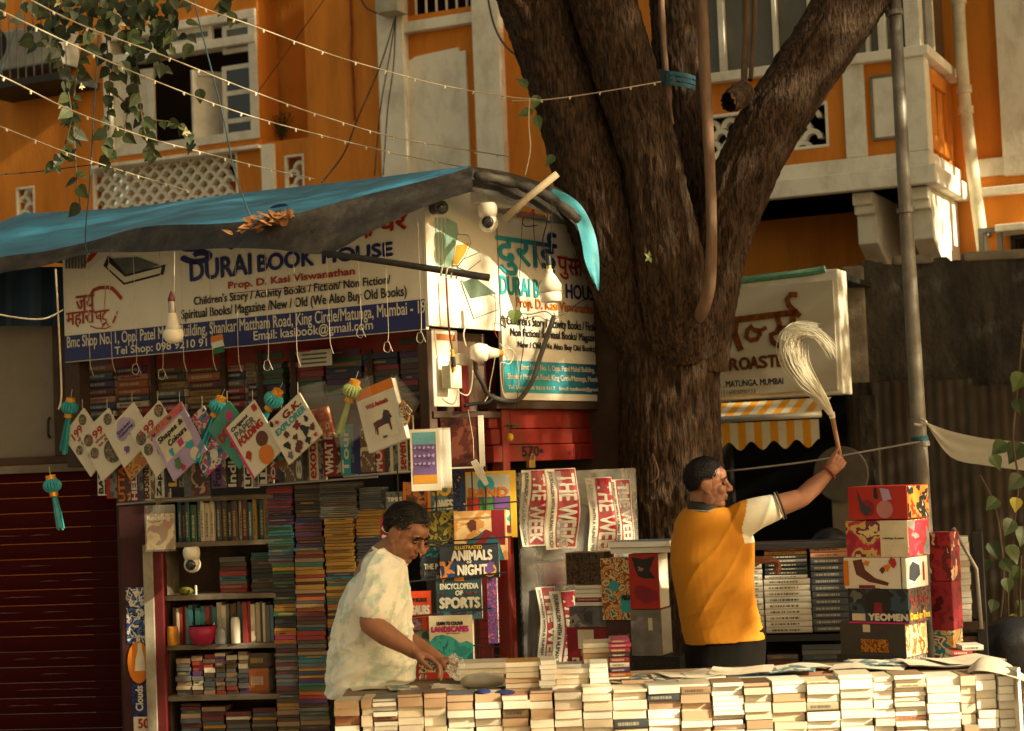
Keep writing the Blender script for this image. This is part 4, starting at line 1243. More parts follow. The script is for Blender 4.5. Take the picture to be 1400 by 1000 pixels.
# dead leaves gathered in the tarpaulin fold
m_dead = M('dead_leaf', (0.22, 0.10, 0.035), .85, .4, 30, 0, rand=.4)
dl = MB(); rnd = random.Random(4)
for i in range(90):
    x = rnd.gauss(372, 22); y = 300 - (x - 372) * .12 + rnd.uniform(-8, 10) + abs(x - 372) * .1
    c = P(x, y, 9.5 + rnd.uniform(-.06, .1)); a = Vector((rnd.uniform(-1, 1), rnd.uniform(-1, 1), rnd.uniform(-.3, .6))).normalized()
    leafgeo(dl, c, a, Vector((rnd.uniform(-1, 1), -1, 1)), rnd.uniform(.04, .08), rnd.uniform(.02, .045))
tag(dl.build('dead_leaves', m_dead), 'dry brown leaves heaped in the tarpaulin fold', 'leaves', kind='stuff')
# ---------------------------------------------------------------- cords hanging under the awning
def cord(label, pts, r=.004, mat=m_cord, cat='cord', name='cord', group=None, k=5):
    t = MB(); t.tube(smooth_path(pts, k), r, 6)
    return tag(t.build(name, mat, smooth=True), label, cat, group)
CG = 'cords hanging in front of the front sign'
rnd = random.Random(2)
for (x, y0, y1) in ((122, 345, 505), (152, 345, 500), (186, 345, 505), (222, 345, 512), (250, 345, 500), (290, 345, 498), (325, 345, 500), (366, 345, 500), (405, 345, 492), (450, 345, 475), (493, 345, 455), (530, 330, 475), (575, 300, 462)):
    pts = [SIGN.at(x - 4, y0, .14), SIGN.at(x - 1, (y0 + y1) / 2, .13), SIGN.at(x + 1, y1 - 14, .12)]
    lp = [SIGN.at(x + dx, y1 + dy, .12) for dx, dy in ((-4, -6), (-5, 4), (1, 7), (4, 0), (1, -8), (7, 6))]
    cord('thin white cord knotted at its end hanging before the front sign', pts + (lp if rnd.random() < .6 else [SIGN.at(x + 3, y1, .12), SIGN.at(x + 6, y1 + 9, .12)]), .0018, group=CG)
cord('pale rope hanging down the left edge of the front sign', [P(76, 368, 10.6), P(79, 420, 10.6), P(82, 480, 10.6), P(84, 540, 10.6), P(80, 560, 10.6)], .006)
cord('pale rope slung under the tarpaulin left of the front sign', [P(-40, 422, 10.5), P(20, 434, 10.5), P(60, 436, 10.5), P(86, 424, 10.6)], .005)
# LED bulbs
def bulb(label, x, y0, yt, Y, big=1.0, capm=None, style=0):
    b = thing('light_bulb', label, 'light bulb', P(x, y0, Y), 'bulbs hung from the stall')
    t = MB(); t.tube(smooth_path([P(x + .5, yt, Y), P(x + .3, (yt + y0) / 2 - 20, Y), P(x, y0 - 70 * big, Y)], 4), .0025, 5); t.build('flex', m_cord if style == 0 else m_wire, b)
    s = big * Y / FPX
    p = P(x, y0, Y); up = Vector((-.03, 0, 1))
    if style == 0:
        t = MB(); t.lathe(p, up, [(0, .1 * s), (1 * s, 7 * s), (5 * s, 12 * s), (11 * s, 14 * s), (17 * s, 13.6 * s), (19 * s, 12.5 * s)], 20); t.build('globe', M('bulb_globe', (0.75, 0.70, 0.58), .3, .03, 3, 0), b, smooth=True)
        t = MB(); t.lathe(p, up, [(18 * s, 12.6 * s), (26 * s, 8.5 * s), (40 * s, 6 * s), (42 * s, 5.5 * s)], 20); t.build('body', m_plastic, b, smooth=True)
        t = MB(); t.lathe(p, up, [(42 * s, 5.2 * s), (57 * s, 5.2 * s), (58 * s, 4.6 * s)], 16); t.build('base', m_steel, b)
        t = MB(); t.lathe(p, up, [(58 * s, 5 * s), (62 * s, 5 * s), (72 * s, .8 * s)], 12); t.build('holder', M('maroon_cap', (0.10, 0.02, 0.015), .6), b)
    else:
        t = MB(); t.lathe(p, up, [(0, .1 * s), (.5 * s, 12 * s), (2 * s, 14.5 * s), (14 * s, 15 * s)], 24); t.build('globe', M('bulb_globe', (0.75, 0.70, 0.58)), b, smooth=True)
        t = MB(); t.lathe(p, up, [(14 * s, 15.6 * s), (24 * s, 15.6 * s), (34 * s, 10 * s), (42 * s, 4.5 * s), (46 * s, 4.5 * s)], 24); t.build('body', m_plastic, b, smooth=True)
        t = MB(); t.lathe(p, up, [(46 * s, 3.6 * s), (52 * s, 3.6 * s)], 12); t.build('base', M('brass', (0.5, 0.3, 0.08), .4, metal=.6), b)
        t = MB(); t.lathe(p, up, [(51 * s, 4.2 * s), (64 * s, 4 * s), (66 * s, 1 * s)], 12); t.build('holder', m_wire, b)
bulb('round white bulb on a cord in front of the front sign', 238, 470, 345, 9.75)
bulb('wide white bulb hanging before the end sign', 754, 414, 275, 9.6, 1.0, style=1)
# wall bulb pointing sideways among the switch gear
b = thing('wall_bulb', 'white bulb lying sideways in its holder among the switch gear', 'light bulb', P(645, 486, 9.75))
o_ = P(644, 482, 9.75); ax = Vector((1, .25, -.05))
t = MB(); t.lathe(o_, ax, [(0, .035), (.03, .05), (.06, .052), (.085, .045)], 20); t.build('globe', MATS['bulb_globe'], b, smooth=True)
t = MB(); t.lathe(o_, ax, [(.08, .044), (.11, .030), (.15, .022)], 20); t.build('body', m_plastic, b, smooth=True)
t = MB(); t.lathe(o_, ax, [(.148, .02), (.175, .017), (.178, .008)], 12); t.build('yellow_cap', M('yellow_cap', (0.6, 0.28, 0.02), .5), b)
# switch gear on the end board
sg = thing('power_adapter', 'cream power adapter with a yellow plug on the painted board', 'adapter', P(624, 530, 9.7))
t = MB(); t.pbox(SIDE, 617, 531, 631, 500, .0, .06); t.build('case', M('cream_plastic', (0.55, 0.5, 0.35), .4), sg, bevel=.006)
t = MB(); k = SIDE.bb(620, 527, 630, 504, .06); t.flat(SIDE, [(k[0], k[2]), (k[1], k[2]), (k[1], k[3]), (k[0], k[3])], .0615); t.build('rating_label', m_wprint, sg)
t = MB(); t.tube([P(618, 478, 9.66), P(619, 488, 9.66)], .010, 8); t.tube([P(620.5, 502, 9.66), P(621, 508, 9.66)], .010, 8); t.build('yellow_plug', MATS['yellow_cap'], sg)
t = MB(); t.tube([P(619, 488, 9.66), P(620.5, 502, 9.66)], .013, 10); t.build('black_band', m_wire, sg)
sw = thing('white_socket', 'white cube socket beside the sideways bulb', 'socket', P(635, 500, 9.75))
t = MB(); t.pbox(SIDE, 628, 499, 641, 484, -.1, .03); t.build('case', m_plastic, sw, bevel=.005)
t = MB(); t.pbox(SIDE, 633, 600, 640, 499, -.10, -.06); tag(t.build('red_strip', m_redd, bevel=.003), 'dark red upright strip below the white cube socket', 'strip')
for pts, r, m_, lab in (
    ([(640, 440), (634, 455), (636, 470), (643, 484), (646, 500), (645, 525), (640, 540), (630, 538), (624, 532)], .004, m_cord, 'white flex looping down to the cream adapter'),
    ([(648, 492), (652, 510), (660, 525), (668, 540), (690, 548), (710, 546), (728, 520), (738, 490), (748, 460), (757, 433)], .014, M('grey_cable', (0.05, 0.045, 0.04), .6), 'thick grey cable curving up across the end sign'),
    ([(636, 555), (650, 552), (668, 550), (675, 540)], .010, m_wire, 'black cable end lying below the switch gear'),
    ([(677, 488), (674, 505), (670, 525), (668, 540), (660, 553)], .003, m_cord, 'pale wire drooping from the yellow bulb cap'),
    ([(683, 470), (690, 476), (700, 478), (702, 488), (696, 498), (688, 496), (684, 500), (686, 530), (692, 545), (706, 548), (709, 530), (708, 500), (703, 482), (690, 472)], .003, m_cord, 'pale wire coiled beside the end sign'),
    ([(610, 380), (612, 420), (614, 450), (618, 478)], .006, M('twisted_wire', (0.14, 0.05, 0.035), .7, .4, 80, .3), 'twisted brown wire dropping from the propping pole'),
    ([(665, 232), (672, 255), (690, 280), (716, 297), (730, 285), (745, 258)], .005, M('red_wire', (0.50, 0.05, 0.015), .5), 'red wire drooping under the rolled tarpaulin edge'),
    ([(716, 298), (714, 305), (720, 310), (735, 308)], .003, m_wire, 'short black wire curled above the end sign'),
    ([(748, 258), (748, 300), (742, 330), (748, 350)], .004, MATS['twisted_wire'], 'twisted wire hanging over the teal letters'),
    ([(730, 275), (730, 320), (735, 350), (742, 368)], .003, MATS['twisted_wire'], 'thin twisted wire hanging left of the wide bulb'),
    ([(714, 300), (712, 350), (708, 400), (704, 430)], .0018, m_wire, 'fine string hanging before the end sign'),
    ([(720, 275), (705, 295), (695, 305)], .004, m_cord, 'white string tied to the bamboo pole'),
    ([(704, 432), (716, 434), (716, 470), (712, 500), (708, 540), (706, 560)], .0025, m_wire, 'black string trailing down past the colour band'),
    ([(692, 448), (685, 444), (685, 436), (694, 436), (699, 440)], .003, m_wire, 'black wire loop beside the green leaf'),
    ([(710, 428), (725, 430), (745, 426), (757, 432), (770, 430), (790, 415), (803, 408)], .0035, m_root, 'thin brown twig trailing across the end sign'),
    ([(676, 400), (678, 430), (676, 450), (680, 462)], .002, M('red_wire', (0.5, 0.05, 0.015)), 'fine red wire hanging below the open book picture')):
    cord(lab, [SIDE.at(x, y, .06) for x, y in pts], r, m_, 'cable' if 'cable' in lab else 'wire', 'wire')
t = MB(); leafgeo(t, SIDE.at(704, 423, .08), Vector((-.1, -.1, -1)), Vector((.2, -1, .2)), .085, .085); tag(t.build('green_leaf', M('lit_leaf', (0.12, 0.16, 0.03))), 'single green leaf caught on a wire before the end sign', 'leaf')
# white ties wound on the propping pole
for i in range(4):
    c = P(604 + i * 7, 371 + i * 1.2, 8.95); t = MB(); t.tube([c + Vector((.006 * math.cos(a), .024 * math.sin(a), .024 * math.cos(a))) for a in [j * .7 for j in range(10)]], .0045, 5)
    tag(t.build('cord_tie', m_cord), 'white cord tie wound round the black propping pole', 'cord', 'cord ties on the propping pole')
# ---------------------------------------------------------------- security cameras
m_lens = M('camera_lens', (0.006, 0.006, 0.007), .06, .1, 3, 0, spec=.7)
def ptz(label, x, y, Y, s, box=True):
    c = thing('security_camera', label, 'security camera', P(x, y, Y))
    k = s * Y / FPX
    B = P(x, y, Y); up = Vector((-.04, 0, 1))
    if box:
        q = SIDE.off(0, 0, 0)
        t = MB(); a = SIDE.uv(x - 21 * s, y - 34 * s, .05); b_ = SIDE.uv(x + 21 * s, y - 50 * s, .05)
        t.box(SIDE, a[0], b_[0] + .05, a[1], b_[1], -.01, .12); t.build('junction_box', m_plastic, c, bevel=.012)
    t = MB(); t.lathe(B + up * (9 * k), up, [(0, 14 * k), (10 * k, 17 * k), (20 * k, 17 * k), (26 * k, 14 * k)], 24); t.build('neck', m_plastic, c, smooth=True)
    t = MB(); t.ball(B, 17 * k, 17 * k, 17 * k, 24); t.build('head', m_plastic, c, smooth=True)
    t = MB(); d = Vector((-.10, -1, -.03)).normalized(); o2 = B + d * (12.5 * k); t.lathe(o2, d, [(0, 11 * k), (4 * k, 10 * k), (6 * k, 6 * k), (6.5 * k, .1 * k)], 24); t.build('lens', m_lens, c, smooth=True)
ptz('white dome camera on a bracket above the end sign', 668, 305, 9.55, .78)
ptz('small white dome camera standing upside down on the dark shelf', 263, 772, 10.3, .68, False)
bc = thing('bullet_camera', 'grey bullet camera with a black hood under the tarpaulin', 'security camera', P(603, 300, 9.45))
d = Vector((.25, -1, -.12)).normalized(); o2 = P(600, 286, 9.5)
t = MB(); t.lathe(o2, d, [(-.1, .03), (.06, .032), (.062, .026)], 18); t.build('body', M('grey_plastic', (0.22, 0.2, 0.16), .4), bc, smooth=False)
t = MB(); t.lathe(o2 + Vector((0, 0, .006)), d, [(-.09, .036), (.07, .037)], 18); t.build('hood', m_iron, bc)
t = MB(); t.lathe(o2, d, [(.071, .022), (.075, .016), (.076, .001)], 16); t.build('lens', m_lens, bc)
t = MB(); t.tube([o2 - d * .08, o2 - d * .08 + Vector((-.05, .05, .05)), P(590, 280, 9.62)], .01, 8); t.build('arm', m_iron, bc)
# ---------------------------------------------------------------- tassels
m_tt = M('teal_ribbon', (0.03, 0.30, 0.33), .35, .2, 20, .1, spec=.5)
m_tg = M('green_ribbon', (0.30, 0.36, 0.12), .4, .2, 20, .1)
m_gold = M('gold_foil', (0.60, 0.26, 0.02), .3, .2, 20, 0, metal=.3)
def tassel(label, pl, x, y, x2, y2, m_, w=.2, s=1.0):
    """pom and ribbon skirt hanging from (x, y) to (x2, y2)"""
    a, b = pl.at(x, y, w), pl.at(x2, y2, w)
    c = thing('paper_tassel', label, 'tassel', b)
    ax = (b - a); L = ax.length; ax.normalize()
    sd = ax.cross(pl.n).normalized()
    q = .0040 * s
    t = MB(); t.lathe(a, ax, [(0, 7 * q), (6 * q, 7.4 * q)], 14); t.build('top_band', m_gold, c)
    t = MB(); rnd = random.Random(int(x))
    for i in range(16):
        f = i / 16 * 6.283; dr = sd * math.cos(f) + pl.n * math.sin(f)
        t.tube(smooth_path([a + ax * (6 * q) + dr * (5 * q), a + ax * (12 * q) + dr * (11 * q), a + ax * (19 * q) + dr * (10 * q), a + ax * (23 * q) + dr * (5 * q)], 3), .9 * q * 2, 5)
    tag(t.build('pom', m_, c), kind='stuff')
    t = MB(); t.lathe(a + ax * (23 * q), ax, [(0, 6 * q), (7 * q, 6 * q)], 14); t.build('neck_band', m_gold, c)
    t = MB()
    for i in range(22):
        f = rnd.uniform(0, 6.283); rr = rnd.uniform(.2, 1); dr = (sd * math.cos(f) + pl.n * math.sin(f) * .6) * rr
        s0 = a + ax * (29 * q) + dr * (4 * q); s1 = a + ax * (L * .7) + dr * (7 * q); s2 = a + ax * (L * rnd.uniform(.92, 1.03)) + dr * (8 * q)
        wv = (sd * math.cos(f + 1.5) + pl.n * math.sin(f + 1.5)) * (1.6 * q)
        t.sheet([[s0 - wv, s1 - wv, s2 - wv], [s0 + wv, s1 + wv, s2 + wv]])
    tag(t.build('skirt', m_, c), kind='stuff')
    t = MB(); t.tube([a, a - ax * .05], .0025, 5); t.build('hook', m_steel, c)
HANG = SIGN.off(0, 0, .10)
tassel('teal paper tassel hanging against the shelf post, gold band uppermost', HANG, 97, 544, 86, 620, m_tt, .05)
tassel('teal paper tassel hanging lowest, before the dark red shutter', SHUT, 69, 650, 82, 724, m_tt, .6, 1.05)
tassel('crumpled teal paper tassel hanging over the dotted book', HANG, 303, 543, 268, 632, m_tt, .14, 1.0)
tassel('bright teal paper tassel hanging between the origami and knowledge books', HANG, 381, 534, 346, 596, m_tt, .16, 1.05)
tassel('pale green paper tassel beside the lion picture book', HANG, 486, 520, 462, 596, m_tg, .2, 1.0)
# lemon and chilli charm, padlock, chain, price tag
lc = thing('lemon_charm', 'lemon and green chillies charm hung on the red post', 'charm', SIDE.at(698, 604, .05))
t = MB(); t.ball(SIDE.at(697.5, 598, .06), .020, .020, .023, 14); t.build('lemon', M('lemon', (0.62, 0.38, 0.02), .45, .1, 20, .1), lc, smooth=True)
for i in range(6):
    a = i * 1.05; t = MB(); c0 = SIDE.at(698, 584, .06); t.tube(smooth_path([c0, c0 + Vector((.02 * math.cos(a), .02 * math.sin(a), .01)), c0 + Vector((.045 * math.cos(a), .04 * math.sin(a), .018 * math.sin(i * 2)))], 3), [.005, .006, .0055, .005, .0045, .003, .001], 6); t.build('chilli', M('chilli_green', (0.05, 0.10, 0.03), .4), lc, smooth=True)
t = MB(); t.tube([SIDE.at(697.5, 560, .05), SIDE.at(697.5, 592, .06)], .002, 5); t.build('thread', m_wire, lc)
pk = thing('padlock', 'small brass padlock hanging on the shutter edge', 'padlock', SIDE.at(728, 641, .0))
t = MB(); t.pbox(SIDE, 724.5, 640, 732, 629, -.01, .015); t.build('body', M('brass', (0.5, 0.3, 0.08)), pk, bevel=.004)
t = MB(); t.tube(smooth_path([SIDE.at(726, 630, .0), SIDE.at(726, 622, .0), SIDE.at(730.5, 622, .0), SIDE.at(730.5, 630, .0)], 5), .004, 6); t.build('shackle', m_steel, pk)
ch = thing('door_chain', 'dark chain hanging down the red post', 'chain', SIDE.at(715, 905, .02))
for i in range(46):
    t = MB(); c0 = SIDE.at(707 + i * .17 + (1.2 if i % 2 else 0), 650 + i * 5.5, .03); q = (SIDE.u if i % 2 else SIDE.n)
    t.tube([c0 + q * (.007 * math.cos(a)) + Vector((0, 0, .013)) * math.sin(a) for a in [j * 1.0472 for j in range(7)]], .0028, 5)
    t.build('chain_link', m_iron, ch)
tg_ = thing('folded_tag', 'crumpled white paper tag dangling before the hanging books', 'tag', P(655, 665, 9.1))
FT = Plane(P(647, 630, 9.1), 15)
for (pts) in ([(644, 632), (651, 628), (658, 638), (651, 646)], [(650, 646), (658, 637), (664, 648), (656, 654)], [(656, 654), (663, 649), (668, 661), (664, 665)]):
    t = MB(); t.prism(FT, S2(FT, pts), 0, .006); t.build('paper', MATS['sticker_white'], tg_)
t = MB(); t.tube([P(648, 628, 9.1), P(647, 600, 9.12), P(640, 560, 9.2)], .0015, 4); t.build('thread', m_cord, tg_)
# ---------------------------------------------------------------- books: shared shapes
m_pages = [M('page_edge_%d' % i, c, .85, .12, 3, .35, 40, stretch=(.6, 2, 34), rand=.10, dist=.004) for i, c in enumerate([(0.74, 0.69, 0.57), (0.64, 0.55, 0.40), (0.46, 0.31, 0.19), (0.82, 0.79, 0.70), (0.30, 0.13, 0.07)])]
def COVER(name, col, ink=None):
    """book cover: plain ground with a run of small lettering along the spine"""
    if name in MATS: return MATS[name]
    m = M(name, col, .42, .10, 4, 0, spec=.35, rand=.22)
    if ink:
        t = m.node_tree
        b = t.nodes['Principled BSDF']
        src = b.inputs['Base Color'].links[0].from_socket
        tc = t.nodes.new('ShaderNodeTexCoord'); sp = t.nodes.new('ShaderNodeSeparateXYZ'); oi = t.nodes.new('ShaderNodeObjectInfo')
        t.links.new(tc.outputs['Object'], sp.inputs[0])
        def mth(op, a, b_, c=None):
            n = t.nodes.new('ShaderNodeMath'); n.operation = op
            for i, x in enumerate((a, b_, c)):
                if x is None: continue
                if isinstance(x, (int, float)): n.inputs[i].default_value = x
                else: t.links.new(x, n.inputs[i])
            return n.outputs[0]
        xs = mth('MULTIPLY_ADD', sp.outputs[0], 42.0, mth('MULTIPLY', oi.outputs['Random'], 300.0))
        n1 = t.nodes.new('ShaderNodeTexNoise'); n1.noise_dimensions = '1D'; n1.inputs['Scale'].default_value = 1.0; n1.inputs['Detail'].default_value = 1
        t.links.new(xs, n1.inputs['W'])
        k = mth('GREATER_THAN', n1.outputs[0], .48)
        for (s, op, v) in ((2, 'GREATER_THAN', .34), (2, 'LESS_THAN', .68), (0, 'GREATER_THAN', .10), (0, 'LESS_THAN', .74)):
            k = mth('MULTIPLY', k, mth(op, sp.outputs[s], v))
        x = t.nodes.new('ShaderNodeMix'); x.data_type = 'RGBA'
        t.links.new(k, x.inputs[0]); t.links.new(src, x.inputs[6]); x.inputs[7].default_value = lin(ink)
        t.links.new(x.outputs[2], b.inputs['Base Color'])
    return m
INKS = ((0.42, 0.38, 0.28), (0.35, 0.22, 0.05), (0.03, 0.03, 0.03))
PAL = [('red', (0.30, 0.025, 0.018), 0), ('maroon', (0.10, 0.014, 0.014), 1), ('navy', (0.015, 0.025, 0.08), 0), ('teal', (0.02, 0.14, 0.15), 0), ('green', (0.03, 0.10, 0.035), 0), ('mustard', (0.38, 0.20, 0.02), 2), ('orange', (0.42, 0.11, 0.015), 0), ('purple', (0.07, 0.02, 0.10), 0), ('pink', (0.42, 0.05, 0.12), 0), ('grey', (0.13, 0.125, 0.11), 0), ('black', (0.012, 0.012, 0.013), 0), ('cream', (0.52, 0.45, 0.31), 2), ('tan', (0.30, 0.19, 0.10), 2), ('brown', (0.08, 0.045, 0.025), 1), ('peach', (0.50, 0.24, 0.14), 2), ('slate', (0.06, 0.075, 0.09), 0), ('white', (0.58, 0.54, 0.44), 2), ('sky', (0.10, 0.24, 0.32), 0)]
CM = {n: COVER('cover_' + n, tuple(x * .72 + .012 for x in c) if n not in ('white', 'cream', 'peach') else tuple(x * .92 for x in c), INKS[k]) for n, c, k in PAL}
_BK = {}
def bookmesh(kind, cm, pm):
    key = (kind, cm.name, pm.name)
    if key in _BK: return _BK[key]
    F0 = Plane(Vector((0, 0, 0)), vec=(Vector((1, 0, 0)), Vector((0, 0, 1)), Vector((0, -1, 0))))
    t = MB()
    if kind == 'spine':
        prof = [(1, 0), (.03, 0), (.008, .12), (0, .3), (0, .7), (.008, .88), (.03, 1), (1, 1), (1, .94), (.05, .94), (.05, .06), (1, .06)]
        n = len(prof)
        vs = [Vector((x, y, z)) for x in (0, 1) for y, z in prof]
        t.add(vs, [(i, (i + 1) % n, n + (i + 1) % n, n + i) for i in range(n)])
        t.add(vs, [(0, 11, 10, 1), (1, 10, 9, 2), (2, 9, 4, 3), (9, 8, 5, 4), (8, 7, 6, 5)][:0])
        for x0, fl in ((0, 1), (1, 0)):
            q = [(1, 0, .03, .06), (1, .94, .03, 1)]
            t.add([Vector((x0, 1, 0)), Vector((x0, .03, 0)), Vector((x0, .05, .06)), Vector((x0, 1, .06))], [(0, 1, 2, 3)])
            t.add([Vector((x0, 1, .94)), Vector((x0, .05, .94)), Vector((x0, .03, 1)), Vector((x0, 1, 1))], [(0, 1, 2, 3)])
            t.add([Vector((x0, .03, 0)), Vector((x0, 0, .3)), Vector((x0, 0, .7)), Vector((x0, .03, 1)), Vector((x0, .05, .94)), Vector((x0, .05, .06))], [tuple(range(6))])
        t.box(F0, .012, .988, .06, .94, -.985, -.05, 1)
    else:
        t.box(F0, 0, 1, 0, .03, -1, 0)
        t.box(F0, 0, 1, .97, 1, -1, 0)
        t.box(F0, 0, 1, .03, .97, -1, -.97)
        t.box(F0, .006, .994, .03, .97, -.97, -.008, 1)
    _BK[key] = t.mesh('book', [cm, pm], Vector((0, 0, 0)))
    return _BK[key]
def place(kind, cm, pm, pl, u, v, w, da, dt, dd, upright=False, turn=0.0, name='book', parent=None):
    """a book whose visible edge has its lower left at (u, v); w is how far out that edge lies"""
    q = pl.off(u + (0 if not upright else dt), v, w, turn=turn)
    X, Y, Z = (q.v, -q.n, -q.u) if upright else (q.u, -q.n, q.v)
    o = bpy.data.objects.new(name, bookmesh(kind, cm, pm))
    link(o, parent)
    org = ORG[parent.name] if parent is not None else Vector((0, 0, 0))
    p = q.o - org
    o.matrix_local = Matrix(((X.x * da, Y.x * dd, Z.x * dt, p.x), (X.y * da, Y.y * dd, Z.y * dt, p.y), (X.z * da, Y.z * dd, Z.z * dt, p.z), (0, 0, 0, 1)))
    return o
def bookthing(label, group, *a, **k):
    return tag(place(*a, **k), label, 'book', group)
CN = [p[0] for p in PAL]
# ---------------------------------------------------------------- front book table
TBL = Plane(P(700, 946, 7.6), 0)
m_plank = M('table_plank', (0.16, 0.10, 0.055), .8, .25, 4, .2, 40, stretch=(.3, 2, 2))
tbl = thing('book_table', 'long low wooden table heaped with stacks of books', 'table', TBL.pt(.3, -TBL.o.z, -.4))
ue0, ue1 = TBL.uv(452, 960)[0], TBL.uv(1386, 960)[0]
part('table_top', m_plank, lambda t: t.box(TBL, ue0 + .02, ue1 - .02, -.06, -.022, -.78, -.19), tbl, bevel=.004)
part('front_ledge', m_plank, lambda t: t.box(TBL, ue0, ue1, -.34, -.315, -.78, -.02), tbl, bevel=.004)
part('back_panel', m_plank, lambda t: t.box(TBL, ue0 + .02, ue1 - .02, -.315, -.06, -.25, -.22), tbl)
for u in (ue0 + .05, ue1 - .12, (ue0 + ue1) / 2):
    for w in (-.72, -.10):
        part('leg', m_plank, lambda t: t.box(TBL, u, u + .07, -TBL.o.z + .03, -.34, w, w + .07), tbl)
rnd = random.Random(21)
TONE = ['cream page edges', 'yellowed page edges', 'brown page edges', 'white page edges', 'rust-brown page edges']
WHERE = ['below the bending person', 'below the dark blue cloth', 'below the pile of bright spines', 'below the broad flat picture books', 'at the sunlit end of the table']
xs = [458, 494, 510, 544, 580, 612, 649, 687, 725, 758, 797, 839, 887, 932, 975, 1019, 1057, 1104, 1150, 1197, 1225, 1269, 1316, 1337, 1366, 1388]
for i in range(len(xs) - 1):
    ua, ub = TBL.uv(xs[i] + .6, 980)[0], TBL.uv(xs[i + 1] - .6, 980)[0]
    v = max(-.315, TBL.uv(xs[i], 1012)[1] - .02)
    vt_ = .0 + rnd.uniform(-.014, .008) + (.004 if 9 < i < 18 else 0) + (.008 if i >= 18 else 0)
    thin = i in (2, 14, 20)
    lastt = 3
    while v < vt_ - .008:
        T = rnd.uniform(.017, .021) if thin else rnd.uniform(.028, .044)
        if v + T > vt_: T = max(.011, vt_ - v)
        tone = (3 if thin else rnd.choice([0, 0, 0, 1, 1, 2, 3])) if i < 17 else rnd.choice([3, 3, 0])  # right-end columns get whiter pages, sunlight put into the colour
        if i in (0, 3, 4, 8) and v > vt_ - .06: tone = 2
        if i == 0 and vt_ - .13 < v < vt_ - .06: tone = 4
        if i in (22,): tone = rnd.choice([1, 2, 1])
        j = rnd.uniform(-.004, .004)
        nm = rnd.choice(['cream', 'white', 'tan', 'cream', 'white', 'cream', 'slate', 'peach', 'tan', 'brown'])
        bookthing('paperback with %s in the front row %s' % (TONE[tone], WHERE[0 if i < 4 else 1 if i < 9 else 2 if i < 12 else 3 if i < 18 else 4]), 'paperbacks stacked along the front of the book table', 'fore' if rnd.random() > .06 else 'spine', CM[nm], m_pages[tone], TBL, ua + j, v, rnd.uniform(-.02, .016), (ub - ua) * rnd.uniform(.95, 1.0), T - .0006, .17, turn=rnd.uniform(-.05, .05))
        v += T
# magazines and sheets lying on the table behind the front row
m_sheet = M('magazine_paper', (0.58, 0.52, 0.40), .4, .12, 9, .05, 30)
def flatbook(label, x0, x1, y, Y, T, D, tone, nm, kind='fore', turn=0.0, group='books lying on the book table', mat=None):
    q = Plane(P((x0 + x1) / 2, y, Y), 0)
    a = q.uv(x0, y)[0]; b = q.uv(x1, y)[0]
    return bookthing(label, group, kind, mat or CM[nm], m_pages[tone], q, a, 0, 0, b - a, T, D, turn=turn)
t = MB()
for i in range(16):
    k = TBL.uv(470 + i * 57, 950)[0]; w0 = -.30 - rnd.uniform(0, .12); z = -.021 + .0014 * i
    q = TBL.off(k, z, w0, turn=rnd.uniform(-.3, .3))
    o = MB(); L, D = rnd.uniform(.24, .32), rnd.uniform(.19, .30)
    nx = 6
    top = [[q.pt(L * a / nx, .002 + .006 * math.sin(a * .9 + i), -D * b_ / 4) for a in range(nx + 1)] for b_ in range(5)]
    o.sheet(top); o.sheet([[p - Vector((0, 0, .004)) for p in r_] for r_ in top][::-1])
    tag(o.build('magazine', [m_sheet, ART('mag_%d' % (i % 3), [['8a6a4a', 'd8ccb0', 'b3442c'], ['d8ccb0', '4a6c7a', 'cbb894'], ['cdbf9f', 'd8ccb0', '7b5638']][i % 3], 14, seed=i)][(i % 3) == 1 and 1 or 0], smooth=False), ('open pale magazine lying on the table behind the front paperbacks' if i % 3 != 1 else 'picture magazine lying on the table behind the front paperbacks'), 'magazine', 'magazines lying on the book table')
